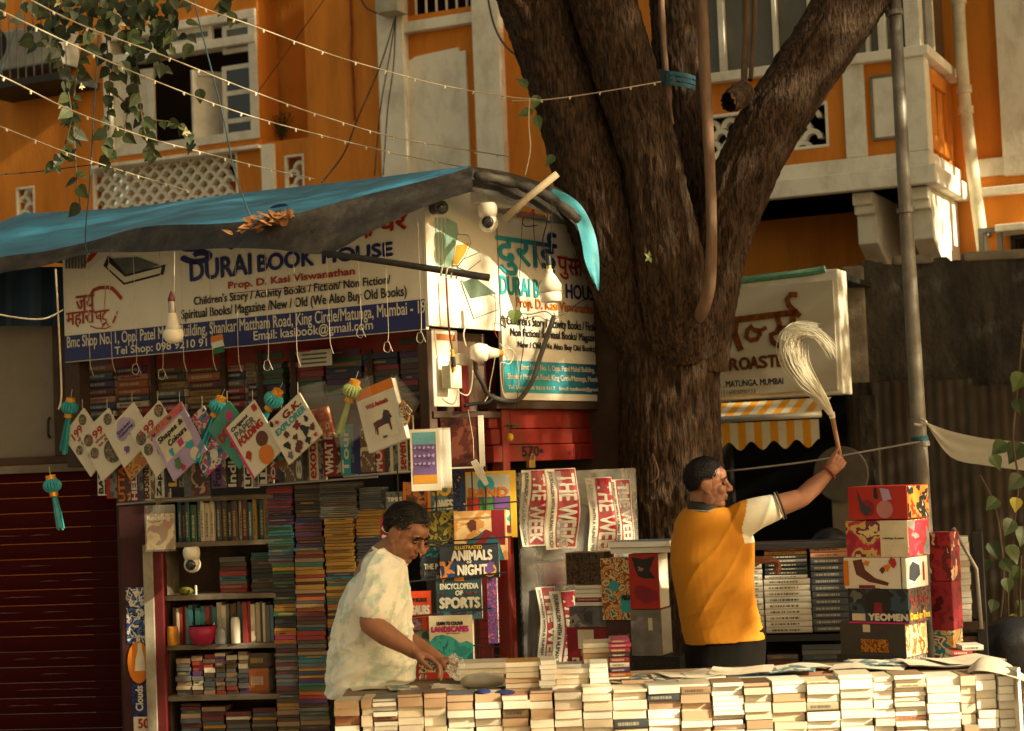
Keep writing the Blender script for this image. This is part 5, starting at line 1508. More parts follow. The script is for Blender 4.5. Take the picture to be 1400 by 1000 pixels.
# small heaps standing on the table
for (x0, x1, ys, tone, nm, kd, Y, lab) in (
    (691, 738, [948, 941, 934, 927, 919, 912], [2, 1, 2, 1, 1, 0], ['brown', 'tan', 'brown', 'tan', 'cream', 'mustard'], 'fore', 7.72, 'yellowed paperback in the low heap left of the whitened sunlit ends'),
    (738.5, 761, [946, 938, 930, 922, 915, 909], [3] * 6, ['white'] * 6, 'fore', 7.70, 'short paperback whitened as the sunlit end of the yellowed heap'),  # white tone stands in for sun on the heap's right end
    (760, 806, [944, 936, 928, 921], [0, 1, 0, 0], ['cream', 'tan', 'cream', 'white'], 'fore', 7.74, 'pale paperback in the low heap in front of the bright spines'),
    (806.5, 831, [942, 934, 927, 919, 913], [3] * 5, ['white'] * 5, 'fore', 7.72, 'short paperback whitened as the sunlit end of the low heap'),  # sun on this heap's end painted as white books too
    (797, 833, [914, 907, 900, 893, 886], [2, 1, 2, 1, 0], ['tan', 'brown', 'tan', 'brown', 'cream'], 'fore', 8.0, 'brown-edged paperback behind the bright red spines'),
    (833.5, 862, [932, 926, 920, 913, 906, 899, 893, 886, 880], [0] * 9, ['white', 'orange', 'purple', 'white', 'red', 'black', 'red', 'pink', 'pink'], 'spine', 7.95, 'small paperback in the pile of bright red and pink spines'),
    (625, 692, [930, 922, 914], [0, 0, 3], ['white', 'tan', 'white'], 'fore', 8.15, 'wide flat pale book lying before the wire rack'),
    (762, 800, [926, 918], [0, 0], ['white', 'cream'], 'fore', 8.05, 'thin pale book lying under the red-edged pile'),
    (890, 993, [936], [3], ['white'], 'fore', 7.95, 'broad white picture book lying flat behind the front row'),
    (995, 1052, [934], [3], ['sky'], 'fore', 7.95, 'broad picture book with a blue edge lying flat on the table'),
    (1054, 1146, [932], [3], ['peach'], 'fore', 7.95, 'long pink-covered picture book lying flat on the table'),
    (850, 893, [938], [2], ['brown'], 'fore', 7.9, 'thin brown book lying flat beside the bright spines')):
    for j, y in enumerate(ys):
        H = (ys[j] - ys[j + 1]) if j + 1 < len(ys) else (ys[j - 1] - ys[j] if j else 9)
        flatbook(lab, x0 + rnd.uniform(-1.5, 1.5), x1 + rnd.uniform(-1.5, 1.5), y, Y, H * Y / FPX * .96, .17, tone[j], nm[j], kd, rnd.uniform(-.05, .05), 'heaps of books standing on the book table')
# grey bundle, blue cloth, folded paper at the right end
t = MB(); t.ball(P(660, 931, 8.0), .10, .10, .035, 20); tag(t.build('cloth_bundle', M('grey_cloth', (0.42, 0.38, 0.29), .9, .1, 8, .3, 60), smooth=True), 'grey cloth bundle lying by the pale flat books', 'cloth')
bc_ = MB()
for (x, y, a, b) in ((660, 946, .035, .012), (690, 947, .045, .010)): bc_.ball(P(x, y, 7.66), a, .05, b, 14)
bc_.tube([P(655, 948, 7.66), P(675, 949, 7.66), P(695, 949, 7.66)], .007, 8)
tag(bc_.build('blue_cloth', M('blue_cloth', (0.012, 0.02, 0.09), .9, .2, 12, .3, 60), smooth=True), 'crumpled dark blue cloth lying on the front paperbacks', 'cloth')
t = MB()
A = [P(x, y, Y) for x, y, Y in ((1325, 921, 7.9), (1335, 903, 7.85), (1350, 898, 7.8), (1375, 905, 7.75), (1398, 922, 7.7))]
B = [P(x, y, Y) for x, y, Y in ((1318, 926, 7.7), (1330, 918, 7.62), (1350, 918, 7.58), (1378, 924, 7.55), (1402, 932, 7.5))]
t.sheet([smooth_path(B, 4), smooth_path([lerp(a, b, .5) + Vector((0, 0, .015)) for a, b in zip(A, B)], 4), smooth_path(A, 4)])
tag(t.build('paper_sheet', m_sheet, smooth=True), 'curled white paper sheet at the sunlit right end of the table', 'paper')
t = MB()
EC = TBL.uv(1390, 1000)[0]
t.sheet([[TBL.pt(EC + .0 + .02 * math.sin(j), v, .06 - .1 * j / 5) for j in range(6)] for v in (-.36, -.2, -.1, .02)])
tag(t.build('table_cover', m_wcl, smooth=True), 'pale cloth hanging over the right end of the book table', 'cloth')
# ---------------------------------------------------------------- shelves of lying books under the front sign
UPS = SIGN.off(0, 0, -.30)
vsh = SIGN.uv(350, 556, -.3)[1]
UPX = []
colsU = [(113, 157), (159, 205), (212, 254), (256, 303), (307, 334), (337, 352), (360, 398), (404, 452), (455, 505), (507, 556), (558, 585)]
for i, (x0, x1) in enumerate(colsU):
    a, b = UPS.uv(x0, 530)[0], UPS.uv(x1, 530)[0]
    v = vsh + .001; n = 0
    if i >= 6: UPX.append((x0, x1)); continue
    top_ = SIGN.uv(x0, 508 - .09 * (x0 - 113), -.3)[1]
    while v < top_:
        T = rnd.uniform(.036, .052); nm = rnd.choice(['peach', 'slate', 'mustard', 'black', 'brown', 'cream', 'red', 'purple', 'grey', 'maroon', 'tan', 'navy', 'orange']) if i < 6 else rnd.choice(['slate', 'black', 'green', 'navy', 'purple', 'grey', 'brown', 'red'])
        bookthing('%s book lying spine-out on the shelf under the front sign' % nm, 'books lying on the shelf under the front sign', 'spine', CM[nm], m_pages[0], UPS, a, v, rnd.uniform(-.02, .01), (b - a) * rnd.uniform(.88, 1), T - .001, .16)
        v += T; n += 1
pt_ = SIGN.bb(210, 560, 220, 490, -.29)
for x in (209, 305, 356, 401, 506):
    part('shelf_divider', m_brown, lambda t: t.pbox(SIGN, x - 2, 556, x + 2, 478, -.5, -.29))
# stiff price lists pinned over that shelf
pl_ = thing('price_card', 'printed white price card pinned over the top shelf', 'card', SIGN.at(430, 502, -.2))
t = MB(); t.pbox(SIGN, 408, 503, 453, 477, -.22, -.215); t.build('card', MATS['sticker_white'], pl_)
t = MB(); t.pbox(SIGN, 409, 482, 424, 478, -.215, -.212); t.build('red_heading', m_rprint, pl_)
for y in (486, 492, 498):
    t = MB(); k = SIGN.bb(412, y + 2, 446, y - 5, -.21); write(t, SIGN, 'Books  Old  New', *k, w=-.212) if False else t.pbox(SIGN, 412, y + 1, 446, y - 4.2, -.215, -.212); t.build('print_line', m_pgrey, pl_)
# small paper flag on a cord
fl = thing('paper_flag', 'small orange white and green paper flag hanging over the top shelf', 'flag', SIGN.at(318, 515, .1))
for j, mt in enumerate((m_oprint, m_wprint, M('flag_green', (0.02, 0.12, 0.04), .6))):
    t = MB(); t.prism(SIGN, S2(SIGN, [(311 + j * 2 - 1, 492 + j * 8 - 30), (325 + j, 488 + j * 8 - 30), (327 + j, 496 + j * 8 - 30), (310 + j * 1.5, 500 + j * 8 - 30)]), .13, .133); t.build('stripe', mt, fl)
# ---------------------------------------------------------------- left bookcase
bcs = thing('bookcase', 'dusty dark wooden bookcase standing left of the tall book piles', 'bookcase', SHELF.pt(0, -SHELF.o.z, -.2))
m_shw = M('shelf_wood', (0.12, 0.095, 0.065), .8, .25, 5, .2, 40, dirt=(0.24, 0.21, 0.16), dscale=6, damt=.5)
uA, uB = SHELF.uv(224, 850)[0], SHELF.uv(378, 850)[0]
vz = -SHELF.o.z
shv = [SHELF.uv(300, y)[1] for y in (678, 740, 813, 881, 951)]
for v in shv:
    part('shelf', m_shw, lambda t: t.box(SHELF, uA, uB, v - .028, v, -.30, .0), bcs, bevel=.003)
part('side', m_shw, lambda t: t.box(SHELF, uA - .03, uA, vz, shv[0], -.30, .0), bcs, bevel=.003)
part('side', m_shw, lambda t: t.box(SHELF, uB, uB + .02, vz, shv[0], -.30, -.02), bcs, bevel=.003)
part('back', m_brown, lambda t: t.box(SHELF, uA, uB, vz, shv[0], -.33, -.301), bcs)
def upright_row(x0, x1, v, hpx, names, label, group, dmin=.022, dmax=.04):
    u, e = SHELF.uv(x0, 800)[0], SHELF.uv(x1, 800)[0]
    while u < e - dmin:
        T = min(rnd.uniform(dmin, dmax), e - u); H = hpx * 10.45 / FPX * rnd.uniform(.86, 1)
        nm = rnd.choice(names)
        bookthing(label % nm, group, 'spine', CM[nm], m_pages[1], SHELF, u, v + .001, -.05 + rnd.uniform(-.02, .02), H, T - .001, .15, upright=True)
        u += T
upright_row(240, 373, shv[1], 58, ['teal', 'black', 'grey', 'mustard', 'sky', 'cream', 'brown', 'maroon', 'slate', 'green'], '%s book standing on the top shelf of the bookcase', 'books standing in the bookcase')
def lying(pl, x0, x1, v0, v1, names, label, group, w=-.04, tmin=.02, tmax=.032, tone=0, kind='spine', D=.16, name='book', parent=None, tg=True):
    a, b = pl.uv(x0, 800)[0], pl.uv(x1, 800)[0]
    v = v0
    while v < v1 - .012:
        T = min(rnd.uniform(tmin, tmax), v1 - v); nm = rnd.choice(names)
        o = place(kind, CM[nm], m_pages[tone], pl, a + rnd.uniform(0, .006), v + .0005, w + rnd.uniform(-.012, .012), (b - a) * rnd.uniform(.9, .99), T - .001, D, name=name)
        if tg: tag(o, label % nm if '%s' in label else label, 'book', group)
        v += T
bookthing('wide orange box book on the fourth shelf of the bookcase', None, 'spine', CM['orange'], m_pages[1], SHELF, SHELF.uv(336, 900)[0], shv[4] + .001, -.05, .115, .14, .15)
bookthing('wide brown box book on top of the orange one in the bookcase', None, 'spine', CM['brown'], m_pages[1], SHELF, SHELF.uv(336, 900)[0], shv[4] + .142, -.05, .115, .085, .15)
# things standing in the bookcase
bw = thing('pink_bowl', 'deep pink plastic bowl with clips standing in the bookcase', 'bowl', SHELF.pt(SHELF.uv(275, 870)[0], shv[3], -.02))
t = MB(); c0 = SHELF.pt(SHELF.uv(275, 870, .03)[0], shv[3] + .002, -.0)
t.lathe(c0, (0, 0, 1), [(0, .045), (.004, .055), (.05, .076), (.105, .080), (.105, .076), (.05, .07), (.012, .05)], 24); t.build('bowl', M('pink_plastic', (0.30, 0.012, 0.045), .35, .08, 5, 0), bw, smooth=True)
for a in range(5):
    t = MB(); t.tube([c0 + Vector((.04 * math.cos(a * 1.3), .03 * math.sin(a * 1.3), .06)), c0 + Vector((.07 * math.cos(a * 1.3), .05 * math.sin(a * 1.3), .12 + .01 * (a % 2)))], .004, 5); t.build('clip', m_wire if a else m_plastic, bw)
bt = thing('white_bottle', 'white plastic bottle with a dark cap beside the pink bowl', 'bottle', SHELF.pt(SHELF.uv(321, 870)[0], shv[3], -.02))
c0 = SHELF.pt(SHELF.uv(321.5, 870)[0], shv[3] + .001, -.01)
t = MB(); t.lathe(c0, (0, 0, 1), [(0, .022), (.004, .026), (.13, .026), (.145, .02), (.15, .012)], 18); t.build('bottle', m_plastic, bt, smooth=True)
t = MB(); t.lathe(c0, (0, 0, 1), [(.15, .014), (.168, .014), (.17, .01)], 14); t.build('cap', M('dark_cap', (0.02, 0.02, 0.06), .5), bt)
jr = MB(); c0 = SHELF.pt(SHELF.uv(236, 870)[0], shv[3] + .001, .0); jr.lathe(c0, (0, 0, 1), [(0, .03), (.003, .032), (.09, .032), (.1, .03), (.108, .028)], 18)
tag(jr.build('yellow_jar', M('jar_yellow', (0.42, 0.17, 0.015), .4, .3, 30, 0), smooth=True), 'yellow jar at the left end of the bowl shelf', 'jar')
jr = MB(); c0 = SHELF.pt(SHELF.uv(301, 870)[0], shv[3] + .001, .0); jr.lathe(c0, (0, 0, 1), [(0, .024), (.003, .03), (.08, .03), (.10, .012), (.13, .012), (.135, .016), (.15, .016)], 18)
tag(jr.build('clear_bottle', M('hazy_plastic', (0.25, 0.25, 0.22), .15, .2, 8, 0, alpha=.55), smooth=True), 'hazy clear bottle between the pink bowl and the white bottle', 'bottle')
jr = MB(); jr.ball(SHELF.pt(SHELF.uv(250, 805)[0], shv[2] + .022, -.05), .045, .03, .024, 14)
tag(jr.build('green_pouch', M('olive_cloth', (0.12, 0.11, 0.015), .8), smooth=True), 'small olive pouch under the shelf camera', 'pouch')
jr = MB(); c0 = SHELF.pt(SHELF.uv(267, 806)[0], shv[2] + .001, -.01); jr.lathe(c0, (0, 0, 1), [(0, .007), (.05, .007), (.054, .003)], 10)
tag(jr.build('white_marker', m_plastic), 'short white marker standing under the shelf camera', 'pen')
# bottom shelf piles and the tall piles to the right: far more than can be picked out
stuffm = MB(); smats = [CM[n] for n in CN] + [m_pages[0], m_pages[1]]
def pile(pl, x0, x1, v0, v1, pick, w=-.03, tmin=.016, tmax=.028, D=.17):
    a, b = pl.uv(x0, 800)[0], pl.uv(x1, 800)[0]
    v = v0
    while v < v1:
        T = rnd.uniform(tmin, tmax); f = (v - v0) / max(v1 - v0, .01); nm = pick(f)
        ww = w + rnd.uniform(-.012, .012); e = b - rnd.uniform(0, .012)
        stuffm.box(pl, a + rnd.uniform(0, .005), e, v, v + T - .002, ww - D, ww, CN.index(nm))
        if rnd.random() < .22:
            u0 = a + (e - a) * rnd.uniform(.1, .3); u1 = a + (e - a) * rnd.uniform(.5, .9)
            stuffm.box(pl, u0, u1, v + T * .3, v + T * .62, ww - .001, ww + .0012, CN.index(rnd.choice(['tan', 'grey', 'mustard', 'black'])))
        v += T
def pk(*bands):
    return lambda f: rnd.choice([b for b in bands if f <= b[0]][0][1])
gen = ['grey', 'brown', 'slate', 'maroon', 'teal', 'tan', 'mustard', 'orange', 'red', 'navy', 'purple', 'green']
vg = -SHELF.o.z + .03
for x0, x1, dy in ((238, 266, 0), (267, 299, 0), (300, 334, 0), (335, 370, 0)):
    pile(SHELF, x0, x1, vg + .15, shv[4] - .05 - rnd.uniform(0, .06), pk((1, ['tan', 'grey', 'maroon', 'mustard', 'slate', 'brown', 'teal', 'cream'])), -.05)
for x0, x1, hp in ((234, 255, 52), (256, 272, 55), (272, 288, 58), (288, 302, 60), (302, 318, 56), (319, 334, 60)):
    pile(SHELF, x0, x1, shv[4] + .001, shv[4] + hp * 10.45 / FPX - .02, pk((1, ['tan', 'grey', 'red', 'grey', 'purple', 'cream', 'slate', 'brown'])), -.04, .02, .032)
pile(SHELF, 292, 330, shv[2] + .001, shv[2] + .20, pk((1, ['brown', 'grey', 'red', 'slate', 'teal', 'maroon'])), -.12, .02, .03)
pile(SHELF, 334, 372, shv[2] + .001, shv[2] + .22, pk((1, ['slate', 'teal', 'grey', 'brown', 'black'])), -.14, .02, .03)
vq = lambda y: SHELF.uv(400, y)[1]
pile(SHELF, 373, 405, vg, vq(772), pk((.35, ['tan', 'brown', 'mustard', 'grey', 'brown']), (.62, ['grey', 'slate', 'maroon', 'teal', 'grey']), (.68, ['orange', 'pink', 'pink', 'red']), (1, ['black', 'black', 'green', 'mustard'])), .0)
pile(SHELF, 368, 404, vq(770), vq(664), pk((.10, ['maroon', 'slate']), (.22, ['slate', 'navy', 'teal']), (.5, ['teal', 'green', 'teal']), (.62, ['navy', 'purple']), (1, ['maroon', 'red', 'purple', 'purple', 'red'])), .0, .012, .018)
pile(SHELF, 405, 446, vg, vq(752), pk((.3, ['tan', 'grey', 'brown', 'teal', 'green', 'purple']), (.75, gen), (1, ['maroon', 'orange', 'red', 'mustard', 'tan', 'slate', 'teal'])), .02)
pile(SHELF, 405, 444, vq(750), vq(664), pk((.5, ['maroon', 'purple', 'navy', 'brown']), (1, ['brown', 'brown', 'black'])), -.02)
pile(SHELF, 447, 488, vg, vq(714), pk((.4, ['grey', 'brown', 'slate']), (.8, ['mustard', 'mustard', 'teal', 'navy', 'orange', 'mustard']), (1, ['mustard', 'mustard', 'mustard'])), .02, .013, .022)
pile(SHELF, 442, 494, vq(712), vq(664), pk((1, ['grey', 'slate', 'brown', 'grey'])), .02, .009, .014)
pile(SHELF, 489, 528, vg, vq(704), pk((.9, ['slate', 'navy', 'grey', 'navy']), (1, ['mustard'])), .0, .013, .022)
pile(SHELF, 495, 528, vq(702), vq(672), pk((1, ['slate', 'grey'])), .0, .010, .014)
for (x0, x1) in UPX:
    pile(UPS, x0, x1, vsh + .001, SIGN.uv(x0, 508 - .09 * (x0 - 113), -.3)[1], pk((1, ['slate', 'black', 'green', 'navy', 'purple', 'grey', 'brown', 'red'])), 0, .026, .038)
u_ = SHELF.uv(232, 800)[0]
while u_ < SHELF.uv(376, 800)[0]:
    T_ = rnd.uniform(.014, .03)
    stuffm.box(SHELF, u_, u_ + T_ - .001, shv[3] + .001, shv[3] + 56 * 10.45 / FPX * rnd.uniform(.85, 1), -.2, -.06 + rnd.uniform(-.02, .02), CN.index(rnd.choice(['teal', 'grey', 'red', 'sky', 'brown', 'cream', 'mustard', 'slate'])))
    u_ += T_
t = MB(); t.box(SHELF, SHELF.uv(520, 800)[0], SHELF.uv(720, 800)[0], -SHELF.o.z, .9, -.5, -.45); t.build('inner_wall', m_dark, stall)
# ---------------------------------------------------------------- picture books, magazines, boxes
m_ink = {'k': m_blk, 'w': m_wprint, 'r': m_rprint, 'b': m_navy, 't': m_teal, 'o': m_oprint, 'y': MATS['yellow_print'], 'g': M('ink_green', (0.05, 0.16, 0.05), .5), 'p': M('ink_pink', (0.45, 0.03, 0.14), .5), 'v': M('ink_violet', (0.14, 0.06, 0.22), .5), 'l': M('ink_lilac', (0.38, 0.28, 0.42), .5), 'd': M('ink_dark', (0.03, 0.035, 0.05), .5), 'n': M('ink_brown', (0.10, 0.03, 0.02), .5), 'c': M('ink_cream', (0.60, 0.52, 0.36), .5), 's': m_pgrey, 'm': M('ink_maroon', (0.20, 0.012, 0.02), .5)}
def pkd(*a): return a
def deco(parent, pl, W, H, w, items):
    for i, it in enumerate(items):
        k = it[0]; ww = w + .0006 * (i + 1)
        mt = it[-1] if not isinstance(it[-1], str) else m_ink[it[-1]]
        if k == 't':
            _, body, x0, y0, x1, y1, bold = it[:7]
            part('title', mt, lambda t: write(t, pl, body, x0 * W, x1 * W, y0 * H, y1 * H, w=ww, bold=bold), parent)
        elif k == 'r':
            _, x0, y0, x1, y1 = it[:5]
            part('print_patch', mt, lambda t: t.flat(pl, [(x0 * W, y0 * H), (x1 * W, y0 * H), (x1 * W, y1 * H), (x0 * W, y1 * H)], ww), parent)
        elif k == 'c':
            _, x, y, r = it[:4]
            rs_ = random.Random(int(x * 977 + y * 331 + r * 5557))
            if r < .115: part('print_spot', mt, lambda t: t.flat(pl, [(x * W + r * W * rs_.uniform(.45, 1.45) * math.cos(a_ * .4833), y * H + r * W * rs_.uniform(.45, 1.45) * math.sin(a_ * .4833)) for a_ in range(13)], ww), parent)
            else: part('print_spot', mt, lambda t: t.disc(pl, x * W, y * H, r * W, r * W, ww), parent)
        elif k == 'p':
            part('print_shape', mt, lambda t: t.flat(pl, [(a * W, b * H) for a, b in it[1]], ww), parent)
        elif k == 'vt':
            _, body, x0, y0, x1, y1, bold = it[:7]
            q = Plane(pl.pt(x1 * W, y0 * H, 0), vec=(pl.v, -pl.u, pl.n))
            part('title', mt, lambda t: write(t, q, body, 0, (y1 - y0) * H, 0, (x1 - x0) * W, w=ww, bold=bold), parent)
        elif k == 'vd':
            _, body, x0, y0, x1, y1, bold = it[:7]
            q = Plane(pl.pt(x0 * W, y1 * H, 0), vec=(-pl.v, pl.u, pl.n))
            part('title', mt, lambda t: write(t, q, body, 0, (y1 - y0) * H, 0, (x1 - x0) * W, w=ww, bold=bold), parent)
def pbook(name, label, cat, pl, W, H, T, mat, items=(), group=None, pages=True):
    """a book or magazine seen from its front: cover, page block, printing; pl has its origin at the lower left of the cover"""
    o = thing(name, label, cat, pl.pt(W / 2, 0, -T / 2), group)
    part('cover', mat, lambda t: (t.box(pl, 0, W, 0, H, -.002, 0), t.box(pl, 0, .002, 0, H, -T, -.002), t.box(pl, 0, W, 0, H, -T - .002, -T)), o, weld=False)
    if pages:
        part('page_block', m_pages[3], lambda t: t.box(pl, .003, W - .003, .003, H - .003, -T + .0004, -.0024), o)
    deco(o, pl, W, H, 0, items)
    return o
def pxbook(name, label, cat, pl, x0, y0, x1, y1, w, T, mat, items=(), group=None, lean=0.0, rot=0.0):
    k = pl.bb(x0, y0, x1, y1, w)
    return pbook(name, label, cat, pl.off(k[0], k[2], w, lean=lean, rot=rot), k[1] - k[0], k[3] - k[2], T, mat, items, group)
# --- wire rack of display books
wr = thing('wire_rack', 'black wire display rack holding picture books beside the red post', 'rack', RACK.pt(0, -RACK.o.z + .03, 0))
for (x0, y0, x1, y1) in ((545, 699, 708, 686), (545, 745, 700, 734), (545, 797, 692, 783), (545, 845, 672, 832), (545, 893, 668, 881), (545, 942, 662, 934)):
    t = MB(); t.tube([RACK.at(x0, y0, .06), RACK.at(x1, y1, .06)], .004, 6); t.build('wire_bar', m_iron, wr)
for x in (548, 600, 650, 668):
    t = MB(); a = RACK.uv(x, 800, .0)[0]; t.tube([RACK.pt(a, -RACK.o.z + .03, -.02), RACK.pt(a, RACK.uv(620, 630)[1], -.02)], .004, 6); t.build('upright', m_iron, wr)
for y in (850, 862, 874, 886, 898, 910):
    t = MB(); t.tube([RACK.at(650, y, -.01), RACK.at(684, y - 2, -.01)], .0025, 5); t.build('wire_bar', m_iron, wr)
art = lambda n, cols, sc=22, sd=1.0: ART(n, cols, sc, seed=sd)
G1 = 'picture books on the wire rack'
A_ = (
 ('yellow-framed children book with a big orange title on the wire rack', 634, 737, 703, 643, -.02, .02, m_ink['y'], [('r', .08, .06, .90, .95, 's'), ('r', .08, .62, .90, .95, M('cover_pale', (0.42, 0.42, 0.36), .4)), ('c', .45, .8, .16, 't'), ('t', 'BAND', .12, .62, .86, .75, .004, 'o'), ('r', .1, .40, .30, .60, 'r'), ('r', .32, .42, .58, .58, 'g'), ('r', .6, .44, .88, .6, 'v'), ('r', .1, .18, .88, .40, art('rk_tq', ['2f8f92', 'c9bfa2', '7a2b52'], 18, 3)), ('r', .1, .08, .88, .18, 'm')]),
 ('dark starry children book between the two yellow-edged ones', 617, 704, 635, 643, -.025, .012, art('rk_star', ['0d1326', '20345a', '131a30', 'b3793c'], 30, 2), []),
 ('yellow-edged book with a grey-blue cover and white capitals on the wire rack', 585, 705, 618, 655, -.02, .014, m_ink['o'], [('r', .12, .0, 1, .97, art('rk_awe', ['3a5a66', '536f72', '2d4148'], 14, 1)), ('t', 'SO', .22, .55, .9, .88, .006, 'y'), ('t', 'AWES', .25, .16, .98, .42, .004, 'w')]),
 ('brown picture book half hidden behind the calendar', 552, 706, 586, 658, -.03, .014, art('rk_br', ['3d2417', '6a3b20', 'a5673a', '2a1a12'], 16, 8), [('r', 0, 0, .1, 1, 'o')]),
 ('grey game book behind the bending person head', 528, 708, 551, 672, -.03, .012, art('rk_gr', ['3e4440', '59605a', '7a2f22'], 20, 5), [('t', 'TIMES', .1, .62, .9, .78, .002, 'w')]),
 ('olive jungle picture book under the yellow-edged grey-blue one', 585, 746, 624, 698, .0, .016, art('rk_jun', ['55501f', '2c2f1b', '8a7a2c', '1b2117'], 24, 6), []),
 ('white-spined book with red letter at the left edge of the rack', 520, 740, 552, 708, -.01, .014, m_ink['m'], [('t', 'S', .1, .1, .6, .7, .006, 'w')]),
 ('teal and orange fish picture book beside the night animals book', 575, 793, 605, 745, .0, .016, art('rk_fish', ['1d6a70', 'c2622a', '12444e', '2f8f92'], 18, 9), []),
 ('black book with a white title beside the bending person chin', 577, 795, 599, 762, .02, .016, m_ink['d'], [('t', 'THE P', .15, .5, .95, .72, .002, 'w'), ('t', 'PARTY', .15, .2, .95, .4, .002, 's')]),
 ('large sunset-coloured picture book on the middle of the rack', 622, 768, 691, 697, .02, .028, art('rk_sun', ['c79a5c', 'd8b780', 'c2894a', 'd6bc8c'], 7, 4), [('r', .72, .30, .97, 1, 'm'), ('p', [(.15, 0), (.95, 0), (.85, .38), (.6, .62), (.45, .5), (.25, .42)], M('cover_petrol', (0.02, 0.10, 0.13), .4)), ('p', [(.4, .35), (.62, .62), (.75, .55), (.55, .3)], 'm'), ('c', .36, .72, .10, 'n')]),
 ('black book of night animals with a purple round sticker', 602, 792, 681, 742, .05, .03, m_ink['d'], [('r', 0, 0, .25, .5, art('rk_nite', ['0e1c3a', '163a66', 'b8702c', '0b1226'], 16, 2)), ('t', 'ILLUSTRATED', .26, .84, .72, .94, .001, 'y'), ('t', 'ANIMALS', .2, .52, .88, .80, .004, 'w'), ('t', 'of', .46, .43, .54, .51, .001, 'w'), ('t', 'NIGHT', .30, .10, .80, .38, .004, 'w'), ('c', .84, .22, .115, 'y'), ('c', .84, .22, .105, 'v')]),
 ('pink and blue striped books leaning at the right of the rack', 668, 880, 678, 790, .02, .04, art('rk_strp', ['b8566f', '3a4f9a', '8a4a8a', 'c77'+'080'], 60, 3), []),
 ('dark teal sports book with large white capitals', 598, 848, 657, 785, .06, .035, M('cover_sport', (0.022, 0.06, 0.07), .4, .2, 8, 0), [('t', 'ENCYCLOPEDIA', .08, .68, .93, .80, .002, 'w'), ('t', 'OF', .42, .54, .58, .64, .003, 'w'), ('t', 'SPORTS', .07, .26, .95, .48, .005, 'w'), ('r', .40, .86, .62, .96, 'o'), ('c', .15, .90, .05, 'o'), ('c', .12, .58, .03, 'm'), ('r', .66, .55, .78, .6, 'm'), ('c', .88, .6, .03, 'r'), ('r', 0, 0, 1, .18, art('rk_spf', ['1d4f52', '3b6f73', '49305a', '16383c'], 26, 7))]),
 ('red dinosaur book half hidden by the bending person', 540, 862, 588, 808, .05, .02, M('cover_vermilion', (0.48, 0.05, 0.012), .4), [('t', 'DINOSAURS', .06, .40, .95, .62, .004, 'w'), ('t', 'MY BIG BOOK', .5, .72, .9, .82, .001, 'k'), ('r', 0, 0, .75, .3, art('rk_dino', ['4a2a3a', '6b4a52', '2b2030'], 24, 1))]),
 ('green and grey picture book behind the red one', 563, 900, 590, 850, .03, .016, art('rk_gg', ['55675a', '86907e', '3a4d46'], 18, 2), []),
 ('cream colouring book with a pink title and teal tree', 588, 908, 645, 841, .08, .045, m_ink['c'], [('t', 'LEARN TO COLOUR', .18, .80, .78, .87, .002, 'k'), ('t', 'LANDSCAPES', .06, .66, .90, .77, .004, 'p'), ('t', 'for everyone', .4, .61, .7, .64, .0005, 's'), ('p', [(0, 0), (1, 0), (1, .40), (.85, .46), (.7, .42), (.6, .50), (.5, .56), (.3, .60), (.15, .58), (.05, .50), (0, .44)], art('rk_land', ['2b8480', '3a9a93', '1f6a6e', '8fb5a0'], 12, 5)), ('r', 0, 0, .1, .3, 't')]),
 ('patterned red animal book at the foot of the rack', 566, 948, 627, 893, .06, .03, art('rk_pat', ['c8b894', '5a3a2a', 'b59a78', '3a2a22'], 40, 3), [('r', .28, .05, .78, .52, 'r'), ('t', 'ANIMALS', .32, .22, .74, .34, .002, 'c'), ('r', 0, 0, .12, 1, 'm')]),
 ('thin violet-spined book beside the patterned one', 626, 948, 632, 860, .06, .025, m_ink['v'], []),
)
for a in A_:
    pxbook('picture_book', a[0], 'book', RACK, a[1], a[2], a[3], a[4], a[5], a[6], a[7], a[8], G1, lean=.06)
# --- children books hung by a corner on strings under the front sign
def corner_book(label, left, topc, bottom, mat, items, w=.1, T=.008):
    q, W = HANG.sub(left, topc, w)
    b = HANG.at(*bottom, w) - q.o
    H = -b.dot(q.v)
    o = pbook('hanging_book', label, 'book', Plane(q.pt(0, -H, 0), vec=(q.u, q.v, q.n)), W, H, T, mat, items, 'children books hung by a corner under the front sign')
    c = MB(); tp_ = q.pt(W - .01, 0, .0); c.tube([tp_, tp_ + Vector((0, 0, .06))], .002, 5); c.build('hook', m_steel, o)
mw = M('cover_ivory', (0.60, 0.54, 0.41), .4, .06, 5, 0)
pic = lambda n, sd: ART(n, ['3a4a2a', '6b5a3a', '20302a', '8a7a5a', '7a3a2a'], 40, seed=sd)
nine = [('t', '199', .22, .72, .62, .86, .003, 'r'), ('t', 'things', .3, .62, .75, .69, .001, 'r'), ('t', 'to find', .34, .54, .78, .60, .001, 'r')]
corner_book('ivory book with a red animal picture hanging behind the teal tassel', (86, 596), (114, 558), (120, 657), mw, nine + [('c', .78, .86, .14, pic('nn1', 1)), ('c', .18, .52, .12, pic('nn2', 2)), ('c', .56, .26, .24, ART('nn_red', ['6a2a20', '8a3a2a', 'a0604a'], 20, seed=2))], .04)
corner_book('ivory book with a farm picture, second hanging book from the shelf post', (109, 596), (148, 558), (141, 657), mw, nine + [('c', .86, .84, .12, pic('nn3', 3)), ('c', .16, .80, .13, pic('nn4', 4)), ('c', .16, .52, .12, pic('nn5', 5)), ('c', .62, .30, .25, pic('nn6', 6))], .06)
